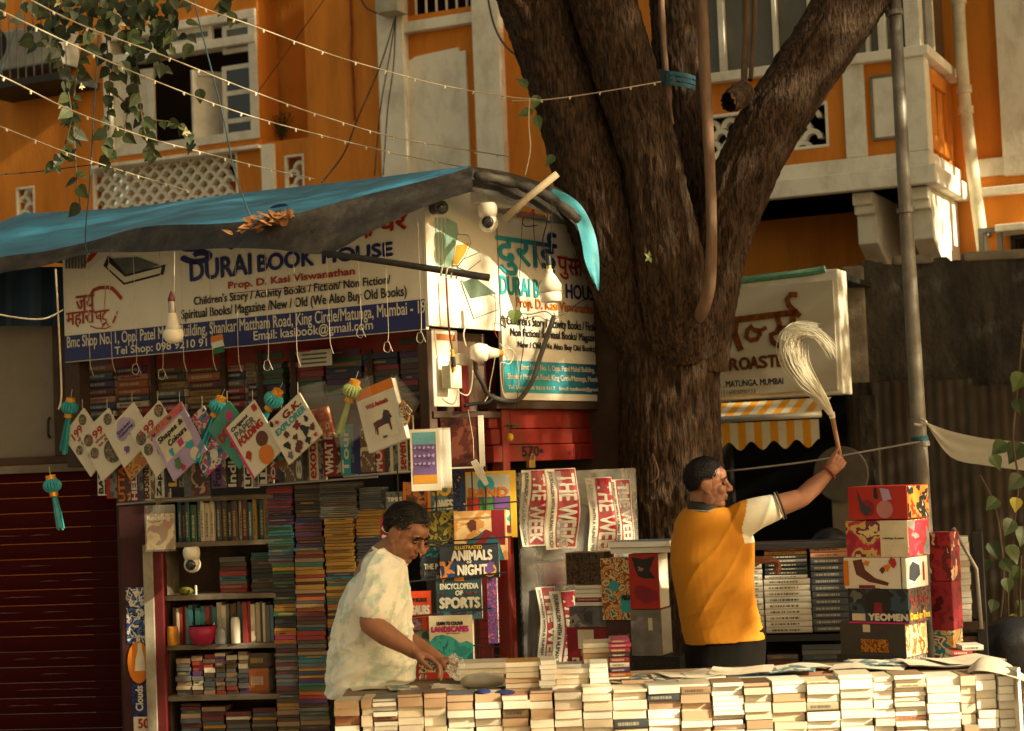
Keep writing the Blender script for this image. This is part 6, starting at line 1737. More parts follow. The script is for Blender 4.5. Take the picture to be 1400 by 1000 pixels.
corner_book('ivory sticker book with a lilac cloud and orange meadow', (143, 592), (182, 550), (180, 655), mw, [('c', .5, .80, .2, 'l'), ('c', .38, .74, .16, 'l'), ('c', .62, .74, .17, 'l'), ('t', 'Sticker', .28, .76, .72, .82, .001, 'b'), ('t', 'Colouring', .28, .68, .72, .74, .001, 'b'), ('c', .72, .5, .09, 'p'), ('c', .3, .44, .08, 'v'), ('r', 0, 0, 1, .24, ART('meadow', ['b0521f', '5a6a22', 'c27a2a', '8a2f22'], 30, seed=1))], .09)
corner_book('ivory book with a dark round picture beside the lilac book', (178, 591), (217, 548), (216, 649), mw, nine + [('c', .88, .86, .13, pic('nn7', 7)), ('c', .16, .74, .14, pic('nn8', 8)), ('c', .18, .48, .12, pic('nn9', 9)), ('c', .6, .28, .25, ART('nn_dk', ['10141e', '2a2a3a', '6a4a3a'], 20, seed=5))], .12)
corner_book('lilac book of coloured shapes hanging on a corner', (203, 592), (247, 549), (243, 653), m_ink['l'], [('r', 0, .86, 1, 1, ART('shp', ['28403e', 'b0603a', 'c23a6a'], 30, seed=3)), ('r', .08, .34, .86, .82, 'c'), ('t', 'Shapes &', .12, .66, .84, .78, .003, 'k'), ('t', 'Colours', .3, .52, .82, .62, .003, 'k'), ('c', .28, .42, .07, 't'), ('r', .5, .38, .64, .5, 'p'), ('c', .72, .3, .09, 't'), ('c', .3, .2, .1, 'g'), ('c', .36, .06, .06, 'r'), ('c', .75, .1, .12, 'c')], .15)
corner_book('blue and pink playbook behind the crumpled teal tassel', (246, 585), (278, 555), (292, 642), ART('playb', ['1f5a70', '2f7a8a', 'b03a6a', 'c9bfa2', '3a3a8a'], 22, seed=4), [('c', .2, .3, .1, 'y'), ('c', .6, .2, .14, 'w')], .12)
corner_book('green dot-to-dot book with red letters beside the origami book', (284, 588), (312, 548), (320, 652), M('cover_jade', (0.05, 0.22, 0.16), .4), [('t', 'DOT', .1, .58, .62, .74, .005, 'r'), ('c', .75, .8, .12, 'p'), ('c', .3, .4, .1, 'r'), ('c', .45, .2, .2, 'm'), ('c', .5, .16, .12, 'w'), ('r', .6, .2, .95, .45, ART('dots', ['c9bfa2', '2f8f72', '7a2b2b'], 30, seed=2))], .17)
corner_book('pink-edged paper folding book with red birds', (307, 588), (347, 547), (351, 650), mw, [('r', 0, 0, .06, 1, 'p'), ('t', 'Origami', .14, .84, .66, .92, .002, 'k'), ('t', 'PAPER', .16, .70, .78, .82, .002, 's'), ('t', 'FOLDING', .16, .56, .9, .68, .004, 'r'), ('c', .2, .34, .1, 'r'), ('c', .7, .4, .16, 'n'), ('c', .6, .14, .2, 'o'), ('r', .86, .84, .98, .95, 'r')], .2)
corner_book('teal reading book with a boy picture under the explorer book', (352, 604), (386, 556), (386, 646), ART('boyb', ['1f6f74', '2b8a8c', '7a3a22', '3a5a2a'], 14, seed=6), [('c', .4, .3, .18, 'n'), ('c', .4, .25, .13, M('print_skin', (0.35, 0.16, 0.09), .5))], .14)
corner_book('ivory book covered with small dark animals', (364, 580), (409, 537), (401, 630), mw, [('t', 'G.K.', .42, .78, .92, .92, .004, 'm'), ('t', 'EXPLORER', .10, .62, .95, .74, .003, 't')] + [('c', x, y, r, c) for x, y, r, c in ((.3, .5, .07, 'n'), (.6, .52, .09, 'm'), (.85, .48, .06, 'k'), (.2, .32, .08, 'k'), (.45, .34, .06, 'n'), (.7, .3, .1, 'k'), (.9, .25, .07, 'n'), (.15, .12, .07, 's'), (.4, .14, .1, 'n'), (.66, .1, .07, 'k'), (.88, .08, .05, 'r'), (.12, .9, .06, 'k'), (.25, .84, .05, 'r'))], .22)
# --- magazines clipped in rows below them
mg = (
 (134, 678, 148, 640, 'w', 'BAZAR', 'k', 'narrow white magazine at the end of the lower row, by the shelf post'), (146, 682, 162, 642, 'r', '', 'r', 'red die-cut booklet between a white and a brown magazine'), (161, 689, 180, 640, 'n', 'UTTAM', 'o', 'brown magazine with orange upright title in the lower row'), (179, 687, 195, 640, 'm', 'HELLO!', 'w', 'maroon magazine with a white upright title in the lower row'), (194, 685, 213, 640, 'c', 'BUSINESS', 'n', 'tan magazine with a dark brown upright title in the lower row'), (213, 682, 231, 638, 'w', 'Zaplip?', 'k', 'white magazine with a bold black upright title in the lower row'), (228, 668, 254, 630, 'k', 'Life', 'y', 'black gold-framed magazine under the shapes book'), (252, 680, 285, 640, 's', '', 'w', 'grey photo magazine under the playbook'), (264, 664, 281, 632, 't', '', 'r', 'teal booklet under the crumpled tassel'), (290, 668, 312, 628, 'v', 'Forbes', 'k', 'violet magazine with a black upright title in the lower row'), (310, 668, 335, 636, 'k', 'India', 'w', 'black magazine with a white upright title in the lower row'), (334, 668, 352, 630, 'w', 'LIGHT', 'k', 'white magazine under the pink-edged hanging book'), (352, 664, 372, 622, 'w', 'TECH', 'k', 'white magazine under the teal reading book'), (370, 656, 382, 624, 'r', 'OVER', 'w', 'narrow red magazine at the left of the upper row'), (382, 662, 406, 612, 'd', '', 'w', 'dark photo magazine in the upper row'), (404, 658, 420, 620, 's', '83', 'w', 'grey magazine with a white number in the upper row'), (420, 658, 444, 612, 'c', 'exotic', 'r', 'cream magazine with a red upright title beside the maroon one'), (443, 652, 467, 604, 'm', 'WHAT HI', 'w', 'maroon magazine with white upright letters in the upper row'), (467, 650, 486, 602, 't', 'Tour', 'w', 'teal travel magazine in the upper row'), (485, 648, 512, 600, 'b', '', 'w', 'blue photo magazine in the upper row'), (510, 648, 534, 598, 'r', 'MONEY', 'w', 'red magazine with white upright letters under the lion book'), (534, 646, 546, 594, 'c', '', 'n', 'cream magazine edge in the upper row'), (545, 646, 564, 590, 'c', 'seventeen', 'r', 'cream magazine with red upright letters behind the calendar'))
for i, (x0, y0, x1, y1, c, ti, tc_, lab) in enumerate(mg):
    it = [('r', .3, .02, .98, .98, ART('mgz_%d' % (i % 5), [['6a5a48', '3a3028', 'a08a6a'], ['4a4a44', '7a7264', '2a2622'], ['7a3a2a', '4a2a20', 'b09070'], ['2a3a40', '55666a', '8a7a60'], ['b0a080', '6a5238', 'cbbd98']][i % 5], 20, seed=i))]
    if ti: it = it + [('r', 0, 0, .62, 1, c)] + [('vt', ti, .12, .05, .52, .92, .003, tc_)]
    pxbook('magazine', lab, 'magazine', HANG, x0, y0, x1, y1 - 22, -.02 + .003 * (i % 4), .006, m_ink[c], it, 'magazines clipped in rows under the hanging books')
for (x0, y0, x1, y1) in ((160, 690, 288, 680), (352, 664, 516, 652), (470, 652, 568, 645)):
    t = MB(); t.tube([HANG.at(x0, y0, .02), HANG.at(x1, y1, .02)], .006, 6); tag(t.build('magazine_rail', m_steel), 'thin rail holding the %s magazines' % {160: 'lower left', 352: 'upper middle', 470: 'upper right'}[x0], 'rail', 'rails holding the magazines')
# --- bagged things hung on the right of the row
m_bag = M('clear_bag', (0.55, 0.52, 0.44), .12, .1, 6, .5, 30, alpha=.14, spec=.6)
def bag(pl, pts, w, parent):
    part('plastic_bag', m_bag, lambda t: (t.flat(pl, S2(pl, pts), w), t.flat(pl, S2(pl, pts), w - .035)), parent)
H2 = HANG
q, W = H2.sub((484, 537), (535, 516), .2)
lion = pbook('bagged_book', 'bagged board book with a lion picture', 'book', Plane(q.pt(0, -.33, 0), vec=(q.u, q.v, q.n)), W, .33, .035, m_ink['w'], [('r', 0, .84, 1, 1.0, 'o'), ('r', .12, .12, .86, .80, mw), ('t', 'Wild Animals', .2, .66, .78, .73, .003, 'r'), ('p', [(.28, .22), (.30, .34), (.28, .42), (.40, .44), (.55, .44), (.58, .52), (.66, .56), (.74, .52), (.76, .44), (.72, .36), (.72, .22), (.68, .22), (.66, .33), (.60, .34), (.44, .33), (.38, .32), (.36, .22), (.32, .22), (.33, .32)], 'n'), ('c', .66, .46, .11, 'd'), ('c', .70, .48, .05, 'n'), ('t', 'Lion', .46, .14, .56, .18, .001, 'k')])
bag(H2, [(478, 540), (538, 514), (548, 585), (495, 612)], .215, lion)
b2 = thing('bagged_toy', 'clear bag with a striped orange snack hanging by its knot', 'bag', H2.at(575, 600, .2))
bag(H2, [(567, 512), (600, 550), (575, 602), (552, 590), (548, 560)], .2, b2)
part('contents', ART('snack', ['a05a22', 'c98a3a', '3a1c10', 'd9c9a0', '7a3018'], 45, seed=3), lambda t: t.prism(H2, S2(H2, [(580, 548), (592, 562), (586, 578), (572, 598), (558, 590), (566, 568)]), .175, .195), b2, bevel=.004)
b3 = thing('bagged_cards', 'clear bag of red picture cards behind the green tassel', 'bag', H2.at(462, 605, .15))
part('cards', ART('redcard', ['8a2a1a', 'b0522a', 'c9a27a', '5a1a14'], 24, seed=7), lambda t: t.prism(H2, S2(H2, [(446, 562), (472, 556), (482, 594), (455, 604)]), .14, .16), b3)
bag(H2, [(434, 530), (466, 522), (484, 596), (453, 606)], .165, b3)
b4 = thing('bagged_magazine', 'bagged pale magazine hanging at the left end of the bookcase', 'magazine', SHELF.at(220, 755, .15))
part('cover', ART('rkz', ['b09a74', 'c9b48a', '8a6a48', 'a0482a'], 14, seed=5), lambda t: t.pbox(SHELF, 201, 752, 237, 702, .10, .12), b4)
part('title', m_wprint, lambda t: write(t, SHELF, 'Rocking', *SHELF.bb(201, 714, 232, 705, .125), w=.124, bold=.002), b4)
part('plastic_bag', m_bag, lambda t: t.pbox(SHELF, 199, 755, 239, 690, .127, .129), b4)
cal = pxbook('wall_calendar', 'hanging calendar with purple and teal months and loose pages', 'calendar', RACK, 563, 672, 600, 586, .30, .012, mw, [('r', .08, .12, .88, .95, M('cal_violet', (0.13, 0.08, 0.22), .5)), ('r', .08, .75, .88, .95, M('cal_teal', (0.12, 0.30, 0.33), .5)), ('r', .08, .12, .88, .30, m_ora), ('r', .08, .26, .88, .36, M('cal_violet', (0.13, 0.08, 0.22)))] + [('c', .17 + .155 * i, .44 + .13 * j, .05, 'l') for i in range(5) for j in range(3)])
for i in range(5):
    q = RACK.off(*RACK.uv(601 + i * 3, 671, .28), .28 - i * .012)
    tag(place('fore', CM['white'], m_pages[3], RACK, RACK.uv(600, 671, .25)[0] + i * .012, RACK.uv(600, 668, .25)[1], .26 - i * .012, .013, .30, .004), 'loose white page bundle hanging behind the calendar', 'book', 'page bundles behind the calendar')
bp_ = thing('brown_poster', 'framed dark brown photo poster hanging above the wire rack', 'poster', RACK.at(632, 640, .1))
part('print', ART('brownart', ['2a120c', '4a2018', '6a3a2a', '1a0e0a'], 12, seed=9), lambda t: t.pbox(RACK, 604, 638, 657, 570, .10, .105), bp_)
part('edge', m_plastic, lambda t: (t.pbox(RACK, 656, 638, 660, 568, .09, .11)), bp_)
part('lower_edge', m_plastic, lambda t: (t.pbox(RACK, 604, 642, 660, 637.5, .09, .108)), bp_)
# --- plastic sheets printed THE WEEK at the end of the stall
WK = Plane(P(780, 720, 10.35), -25)
m_film = M('milky_film', (0.30, 0.29, 0.26), .18, .3, 5, .5, 14, alpha=.5, spec=.6, dist=.03)
m_wred = M('week_red', (0.30, 0.008, 0.022), .35, .1, 5, 0)
wk = thing('printed_film', 'milky plastic film with red and white lettered strips hanging under the red shutter', 'plastic sheet', WK.at(790, 920, 0))
def film(x0, y0, x1, y1, w):
    a = WK.bb(x0, y0, x1, y1, w); t = MB()
    n = 26
    t.sheet([[WK.pt(lerp(a[0], a[1], i / n), v, w + .012 * math.sin(i * .9) + .008 * noise.noise(Vector((i * .5, v * 3, w * 20)))) for i in range(n + 1)] for v in [lerp(a[2], a[3], j / 8) for j in range(9)]])
    t.build('film', m_film, wk, smooth=True)
film(716, 922, 870, 640, 0)
def strip(x0, y0, x1, y1, full=True, w=.02):
    """red strip, white letters reading downwards; the motto on a white edge beside it"""
    k = WK.bb(x0, y0, x1, y1, w); q = WK.off(k[0], k[2], w); W, H = k[1] - k[0], k[3] - k[2]
    def grid(t, a, b, c, d, z): t.sheet([[q.pt(lerp(a, b, i / 8), lerp(c, d, j / 20), z) for i in range(9)] for j in range(21)])
    part('strip_ground', m_wprint, lambda t: grid(t, 0, W, 0, H, 0), wk)
    part('strip_red', m_wred, lambda t: grid(t, W * .36, W * .97, .02 * H, .99 * H, .0012), wk)
    deco(wk, q, W, H, .0014, [('vd', 'THE WEEK', .42, .05, .90, .93, .004, 'w'), ('vd', 'JOURNALISM WITH A HUMAN TOUCH', .09, .03, .26, .97, .0008, 'k')])
strip(716, 748, 743, 642); strip(748, 752, 786, 640); strip(806, 770, 836, 652); strip(836, 752, 862, 655)
strip(734, 925, 757, 802, w=.05); strip(755, 930, 787, 807, w=.06)
m_film = M('glossy_film', (0.6, 0.57, 0.5), .06, .2, 4, 1.0, 9, alpha=.07, spec=.9, dist=.06)
film(718, 760, 868, 640, .045); film(730, 930, 792, 800, .085)
for ch in [c for c in wk.children if not c.name.startswith('film')]:      # the print follows the waves of the film
    for v in ch.data.vertices:
        p = v.co + ORG[wk.name] - WK.o; a, b = p.dot(WK.u), p.dot(WK.v)
        v.co += WK.n * (.016 * math.sin(a * 30 + b * 5) + .010 * math.sin(b * 17 + a * 9)) + WK.u * (.016 * math.sin(b * 8 + a * 4) - .02 * b)
for i, (x0, x1, y0, y1, c) in enumerate(((744, 775, 800, 768, 'm'), (742, 800, 766, 720, 's'), (790, 812, 740, 690, 'v'))):
    t = MB(); t.pbox(WK, x0, y0, x1, y1, -.12, -.05); tag(t.build('wrapped_pack', M('pack_%s' % c, [(0.22, .03, .07), (0.16, .15, .13), (0.18, .08, .16)][i], .5)), 'wrapped %s pack showing through the milky film' % ['red', 'grey', 'violet'][i], 'pack', 'packs behind the film')
# --- boxes between the film and the right man
BXM = Plane(P(850, 840, 9.75), 22)
def carton(label, pl, x0, y0, x1, y1, D, front, side=None, items=(), w=0.0, name='boxed_set', group='boxed book sets', cat='box'):
    k = pl.bb(x0, y0, x1, y1, w); q = pl.off(k[0], k[2], w); W, H = k[1] - k[0], k[3] - k[2]
    o = thing(name, label, cat, q.pt(W / 2, 0, -D / 2), group)
    part('case', front, lambda t: t.box(q, 0, W, 0, H, -D, 0), o, bevel=.003)
    if side:
        sp = Plane(q.pt(W, 0, 0), vec=(-q.n, q.v, q.u))
        part('side_print', side, lambda t: t.flat(sp, [(.004, .004), (D - .004, .004), (D - .004, H - .004), (.004, H - .004)], .0012), o)
    deco(o, q, W, H, .0004, items)
    return o, q, W, H
noi = lambda n, cols, sc=24, sd=1: ART(n, cols, sc, seed=sd)
carton('dark boxed set with crowded picture spines beside the printed film', BXM, 774, 800, 826, 755, .14, noi('bx1', ['1a1c18', '33382f', '5a3a22', '12140f', '4a4a3a'], 40, 1), None, [('r', .0, .0, .02, 1, 'c'), ('r', .33, 0, .35, 1, 'k'), ('r', .62, 0, .64, 1, 'k')])
for i, (c) in enumerate(('sky', 'red', 'cream', 'peach', 'peach')):
    k = BXM.bb(786, 829 - i * 5.8, 829, 824 - i * 5.8)
    bookthing('thin pastel book between the dark and grey boxed sets', 'thin pastel books between the boxed sets', 'fore' if i != 1 else 'spine', CM[c], m_pages[0], BXM, k[0], k[2], 0, k[1] - k[0], .0215, .13)
carton('grey shrink-wrapped boxed set above the red and white box', BXM, 779, 858, 829, 829.5, .14, noi('bx2', ['3a3a3a', '57525a', '8a8478', '2a2a2c'], 10, 2), None, [('r', .62, 0, .86, 1, 's')])
carton('red and white box under the grey shrink-wrapped set', BXM, 777, 922, 829, 858.5, .14, m_ink['m'], None, [('r', .28, .55, .68, .96, 'c'), ('t', 'BOXSET', .74, .62, .94, .7, .001, 'w'), ('r', .12, .18, .30, .36, 'c'), ('c', .2, .27, .06, 'k')])
carton('tall tan manga-style box with teal splashes', BXM, 824, 848, 864, 763, .15, noi('bx3', ['a8763a', 'c79a5c', '7a3a1e', 'd0b078', '2f7a78'], 26, 3), None, [('r', .6, .12, .92, .4, 't'), ('c', .4, .55, .16, 't'), ('t', 'MIKA', .64, .32, .9, .4, .002, 'k')], .02)
carton('dark maroon box standing under the tall tan box', BXM, 832, 938, 866, 848.5, .16, M('box_maroon', (0.045, 0.016, 0.016), .5, .2, 6, 0), None, [('r', .08, .55, .85, .80, noi('bx4', ['5a2a2a', '3a1a1c', '7a5a4a'], 40, 4))], .015)
carton('red boxed set with black figures and a white picture side', BXM, 862, 833, 899, 757, .17, m_ink['r'], m_ink['w'], [('p', [(.1, .95), (.5, .9), (.9, .95), (.7, .7), (.9, .55), (.5, .55), (.3, .6), (.2, .75)], 'k'), ('c', .35, .32, .2, 'm'), ('p', [(.2, .2), (.5, .42), (.95, .3), (.95, .15), (.5, .1)], 'm'), ('c', .4, .72, .09, M('print_skin', (0.35, 0.16, 0.09)))], .04)
carton('grey bagged box under the red boxed set', BXM, 864, 897, 903, 833.5, .18, M('grey_bag', (0.16, 0.15, 0.14), .25, .3, 12, .5, 18), M('side_grey', (0.34, 0.33, 0.28), .4, .2, 14, 0), [('r', .58, .55, .72, .82, 'c')], .03)
carton('black box on the floor row under the grey bagged box', BXM, 866, 945, 930, 897.5, .2, noi('bx5', ['12110f', '1d1a18', '0c0b0a', '3a1c18'], 30, 5), None, [('r', .3, .2, .42, .5, 'c')], .02)
bk = BXM.bb(836, 757, 921, 748, .03)
bookthing('thick cream book lying on top of the red boxed set', 'books lying on the red boxed set', 'fore', CM['cream'], m_pages[3], BXM, bk[0], bk[2], .05, bk[1] - bk[0], .03, .2)
bookthing('thick pale blue book lying uppermost on the red boxed set', 'books lying on the red boxed set', 'fore', CM['sky'], m_pages[3], BXM, bk[0] - .01, bk[2] + .0315, .06, bk[1] - bk[0], .032, .2)
# --- shelf of matching series behind the right man
SER = Plane(P(1090, 810, 10.25), 10)
sr = thing('series_shelf', 'black shelf unit holding matching paperback series behind the right man', 'shelf', SER.pt(0, -SER.o.z, -.15))
su0, su1 = SER.uv(1012, 800)[0], SER.uv(1172, 800)[0]
m_bsh = M('black_shelf', (0.014, 0.012, 0.011), .5, .2, 6, .05)
for y in (742, 868, 936):
    v = SER.uv(1090, y)[1]
    part('shelf_board', m_bsh, lambda t: t.box(SER, su0, su1, v - .035, v, -.3, .01), sr, bevel=.003)
part('back_board', m_dark, lambda t: t.box(SER, su0, su1, -SER.o.z + .03, SER.uv(1090, 742)[1] - .04, -.32, -.30), sr)
v865 = SER.uv(1090, 866)[1] + .001
def series(x0, x1, v, n, T, nm, lab, kind='spine'):
    a, b = SER.uv(x0, 800)[0], SER.uv(x1, 800)[0]
    for i in range(n):
        nn = nm if isinstance(nm, str) else nm[i % len(nm)]
        bookthing(lab if '%s' not in lab else lab % nn, 'paperback series on the black shelf', kind, CM[nn], m_pages[0], SER, a + rnd.uniform(0, .004), v, -.01 + rnd.uniform(-.006, .006), b - a, T - .001, .18)
        v += T
    return v
v = series(1044, 1107, v865, 9, .0335, 'white', 'white-spined paperback of the matching series under the dark books')
series(1046, 1104, v, 8, .022, ['white', 'black', 'slate', 'black', 'grey', 'black', 'mustard', 'red'], '%s paperback lying on the white matching series')
v = series(1109, 1160, v865, 11, .0375, 'slate', 'dark blue paperback of the tall series beside the white one')
series(1109, 1160, v, 2, .03, 'peach', 'pinkish paperback on top of the dark blue series')
series(1018, 1042, v865, 13, .033, 'white', 'white-spined paperback of the short pile next to the man')
vl = SER.uv(1090, 934)[1] + .001
pile(SER, 1044, 1088, vl, vl + .15, pk((1, ['grey', 'slate', 'maroon'])), -.01, .028, .034)
pile(SER, 1092, 1148, vl, vl + .20, pk((1, ['slate', 'grey', 'slate'])), -.01, .026, .032)
# --- tower of boxed sets at the right end
BXR = Plane(P(1240, 800, 9.0), 38)
D_ = .24
TW = (
 ('red box with dark flowers on top of the box tower', 1161, 711, 1239, 664, m_ink['r'], noi('tw1s', ['c9c0a8', '1a1a18', 'c27a2a', '8a1f14'], 12, 1), [('c', .32, .35, .13, 'm'), ('p', [(.15, .95), (.25, .5), (.4, .3), (.3, .1), (.2, .3)], 'd'), ('c', .62, .3, .14, M('print_rose', (0.40, 0.16, 0.16), .5)), ('p', [(.55, .95), (.7, .9), (.75, .6), (.6, .55)], 'l'), ('p', [(.45, .95), (.5, .95), (.52, .6), (.44, .65)], 'k')]),
 ('pink and white box with blossoms under the red flower box', 1158, 762, 1240, 711.5, noi('tw2', ['8a1430', 'a82a3a', 'b8a060', '6a1a3a', 'c9b880'], 14, 2), noi('tw2s', ['55555a', '7a7a78', 'b02a3a', 'c94050'], 10, 3), [('r', .56, 0, 1, 1, 'c'), ('t', 'anthology of poems', .60, .48, .94, .54, .0005, 'k')]),
 ('white comic box with red and black figures', 1155, 805, 1238, 762.5, m_ink['w'], m_ink['w'], [('p', [(.15, .9), (.3, .95), (.35, .6), (.5, .35), (.72, .2), (.7, .1), (.4, .22), (.2, .45)], 'n'), ('c', .38, .8, .05, 'o'), ('c', .7, .7, .06, 'o'), ('c', .62, .62, .05, 'n'), ('c', .8, .85, .07, 'r'), ('r', 0, .1, .08, .9, 'o'), ('r', .24, .02, .5, .12, 'm'), ('r', .92, .0, .935, 1, 'k')]),
 ('dark storm-coloured box with barcode and white letters', 1161, 852, 1241, 805.5, noi('tw4', ['0f141c', '1c2630', '2f4450', '12100f'], 9, 4), noi('tw4s', ['1a1c1a', '3a3c34', '6a3a2a', '0f0f0e'], 30, 5), [('c', .5, .6, .22, 'k'), ('p', [(.42, .1), (.58, .1), (.56, .6), (.44, .6)], 'm'), ('r', .06, .08, .28, .28, 'c'), ('t', 'YEOMEN', .34, .1, .98, .28, .004, 'w'), ('r', 0, 0, 1, .05, 'p'), ('c', .13, .8, .09, 's')]),
 ('charcoal box with a small gold emblem', 1150, 897, 1237, 852.5, M('box_char', (0.045, 0.043, 0.036), .45, .15, 8, 0), noi('tw5s', ['b8905a', 'd0b890', '8a5a2a', 'c9b080'], 16, 6), [('r', .36, .72, .47, .94, 'c'), ('r', .54, .82, .68, .9, 'n'), ('r', .32, .14, .74, .52, noi('tw5g', ['7a4a12', 'b07a22', '5a1a10', '9a6018'], 60, 7))]),
 ('dark box with a crowd picture at the foot of the box tower', 1146, 935, 1238, 897.5, M('box_coal', (0.03, 0.029, 0.026), .45), noi('tw6s', ['3a3a34', '7a746a', '2a2a26'], 40, 8), [('r', .16, .1, .9, .86, noi('tw6', ['3a1a16', '6a3a30', '1c1412', '8a6a5a'], 34, 9))]))
for a in TW:
    o, q, W, H = carton(a[0], BXR, a[1], a[2], a[3], a[4], D_, a[5], a[6], a[7], w=rnd.uniform(-.004, .004), group='tower of boxed sets')
    if 'white comic' in a[0]:
        sp = Plane(q.pt(W, 0, 0), vec=(-q.n, q.v, q.u)); deco(o, sp, D_, H, .0014, [('p', [(.1, .3), (.35, .2), (.62, .4), (.6, .7), (.3, .85), (.15, .7)], 'd'), ('r', .74, .2, .82, .8, 'm')])
    if 'storm' in a[0]:
        sp = Plane(q.pt(W, 0, 0), vec=(-q.n, q.v, q.u)); deco(o, sp, D_, H, .0014, [('t', 'Dead or True', .06, .12, .94, .3, .003, 'y')] + [('c', .12 + .2 * i, .7 - .04 * (i % 2), .07, 'm') for i in range(4)])
BX2 = Plane(P(1288, 820, 9.3), 30)
for i, (y0, y1, x0, x1, f, lab) in enumerate(((795, 728, 1272, 1298, noi('rp1', ['7a1420', '92202a', '5a1018', 'c9a080'], 14, 1), 'red wrapped comic pack upper of the two beside the box tower'), (862, 795.5, 1275, 1301, noi('rp2', ['6a1220', '84202a', '4a0e16'], 14, 2), 'red wrapped comic pack lower of the two beside the box tower'), (925, 862.5, 1279, 1303, noi('rp3', ['b8803a', 'c79a5c', '2a6a78', 'd0c0a0', '7a2a1a'], 18, 3), 'orange and teal comic pack under the two red packs'))):
    carton(lab, BX2, x0, y0, x1, y1, .16, f, f, [], .0, 'comic_pack', 'comic packs beside the box tower', 'pack')
PS = Plane(P(1312, 800, 9.6), 15)
vp = PS.uv(1312, 850)[1]
a, b = PS.uv(1301, 800)[0], PS.uv(1327, 800)[0]
for i in range(14):
    bookthing('white-edged paperback in the pile on the small side shelf', 'paperbacks piled on the side shelf', 'fore', CM['white' if i != 9 else 'mustard'], m_pages[3 if i != 9 else 1], PS, a + rnd.uniform(-.004, .004), vp + i * .0315, rnd.uniform(-.01, .01), b - a, .031, .15)
ssf = thing('side_shelf', 'dark wooden side shelf right of the comic packs', 'shelf', PS.pt(.05, -PS.o.z, -.1))
part('shelf_board', m_brown, lambda t: t.box(PS, a - .03, b + .06, vp - .04, vp - .001, -.2, .03), ssf, bevel=.003)
part('upright', m_bsh, lambda t: t.box(PS, b + .02, b + .07, -PS.o.z + .03, PS.uv(1330, 730)[1], -.3, -.02), ssf, bevel=.003)
part('inner_box', m_brown, lambda t: t.box(PS, a - .03, b + .018, -PS.o.z + .03, vp - .08, -.25, -.03), ssf)
t = MB(); t.tube([P(1303, 722, 9.5), P(1335, 778, 9.5), P(1342, 860, 9.5)], .010, 8); tag(t.build('leaning_rod', m_steel, smooth=True), 'thin grey rod leaning over the white page pile', 'rod')
for j, (x0, x1, y, nm) in enumerate(((1302, 1330, 905, 'navy'), (1302, 1330, 897, 'red'), (1316, 1345, 890, 'white'))):
    flatbook('%s paperback under the small side shelf' % nm, x0, x1, y, 8.6, .025, .14, 0, nm, 'spine', group='paperbacks under the side shelf')

tag(stuffm.build('piled_books', smats), 'tall piles of many-coloured books crammed beside the bookcase', 'books', kind='stuff')
# ---------------------------------------------------------------- people
def remesh(mb, voxel, smooth=3):
    """one continuous skin over overlapping volumes"""
    me = bpy.data.meshes.new('tmp')
    me.from_pydata(mb.v, [], mb.f)
    bm = bmesh.new(); bm.from_mesh(me)
    bmesh.ops.recalc_face_normals(bm, faces=bm.faces)
    bm.to_mesh(me); bm.free()
    o = bpy.data.objects.new('tmp', me); COL.objects.link(o)
    r = o.modifiers.new('r', 'REMESH'); r.mode = 'VOXEL'; r.voxel_size = voxel
    s = o.modifiers.new('s', 'SMOOTH'); s.factor = .5; s.iterations = smooth
    dg = bpy.context.evaluated_depsgraph_get()
    out = bpy.data.meshes.new_from_object(o.evaluated_get(dg))
    bpy.data.objects.remove(o); bpy.data.meshes.remove(me)
    return out
def finish(me, name, mats, parent, pick=None, disp=None, drop=None):
    """shift to the parent, displace along normals, drop open ends, set materials"""
    org = ORG[parent.name]
    if disp:
        nr = [v.normal.copy() for v in me.vertices]
        for v, n in zip(me.vertices, nr):
            v.co += n * disp(v.co, n)
    bm = bmesh.new(); bm.from_mesh(me)
    if drop:
        bmesh.ops.delete(bm, geom=[f for f in bm.faces if drop(f.calc_center_median(), f.normal)], context='FACES')
    me.materials.clear()
    for m in mats: me.materials.append(m)
    if pick:
        for f in bm.faces: f.material_index = pick(f.calc_center_median(), f.normal)
    for v in bm.verts: v.co -= org
    for f in bm.faces: f.smooth = True
    bm.to_mesh(me); bm.free()
    me.name = name
    o = bpy.data.objects.new(name, me)
    link(o, parent)
    return reg(o, org)
def capsule(mb, pts, rs, n=16):
    p = smooth_path([(*a,) for a in pts], 4)
    r = []
    for i in range(len(rs) - 1):
        r += [lerp(rs[i], rs[i + 1], j / 4) for j in range(4)]
    r.append(rs[-1])
    mb.tube(p, r, n)
    mb.ball(p[0], r[0] * .98, n=n); mb.ball(p[-1], r[-1] * .98, n=n)
def rings(mb, rows, k=3, n=28):
    """torso from rows of (x left px, x right px, y px, half depth, Y)"""
    pts = []
    for xl, xr, y, d, Y in rows:
        a, b = P(xl, y, Y), P(xr, y, Y)
        pts.append((*((a + b) / 2), (b - a).length / 2, d))
    sm = []
    for i in range(len(pts) - 1):
        for j in range(k):
            t = j / k; t2 = t * t * (3 - 2 * t) * .4 + t * .6
            sm.append([lerp(pts[i][c], pts[i + 1][c], t2) for c in range(5)])
    sm.append(list(pts[-1]))
    vs = []
    for x, y, z, rw, rd in sm:
        for j in range(n):
            a = 6.28319 * j / n; c, s = math.cos(a), math.sin(a)
            c2, s2 = math.copysign(abs(c) ** .85, c), math.copysign(abs(s) ** .85, s)
            vs.append(Vector((x + rw * c2, y + rd * s2, z + rw * c2 * .04)))
    m = len(sm)
    fs = [(i * n + j, i * n + (j + 1) % n, (i + 1) * n + (j + 1) % n, (i + 1) * n + j) for i in range(m - 1) for j in range(n)]
    fs += [tuple(range(n)), tuple((m - 1) * n + j for j in range(n))]
    mb.add(vs, fs)
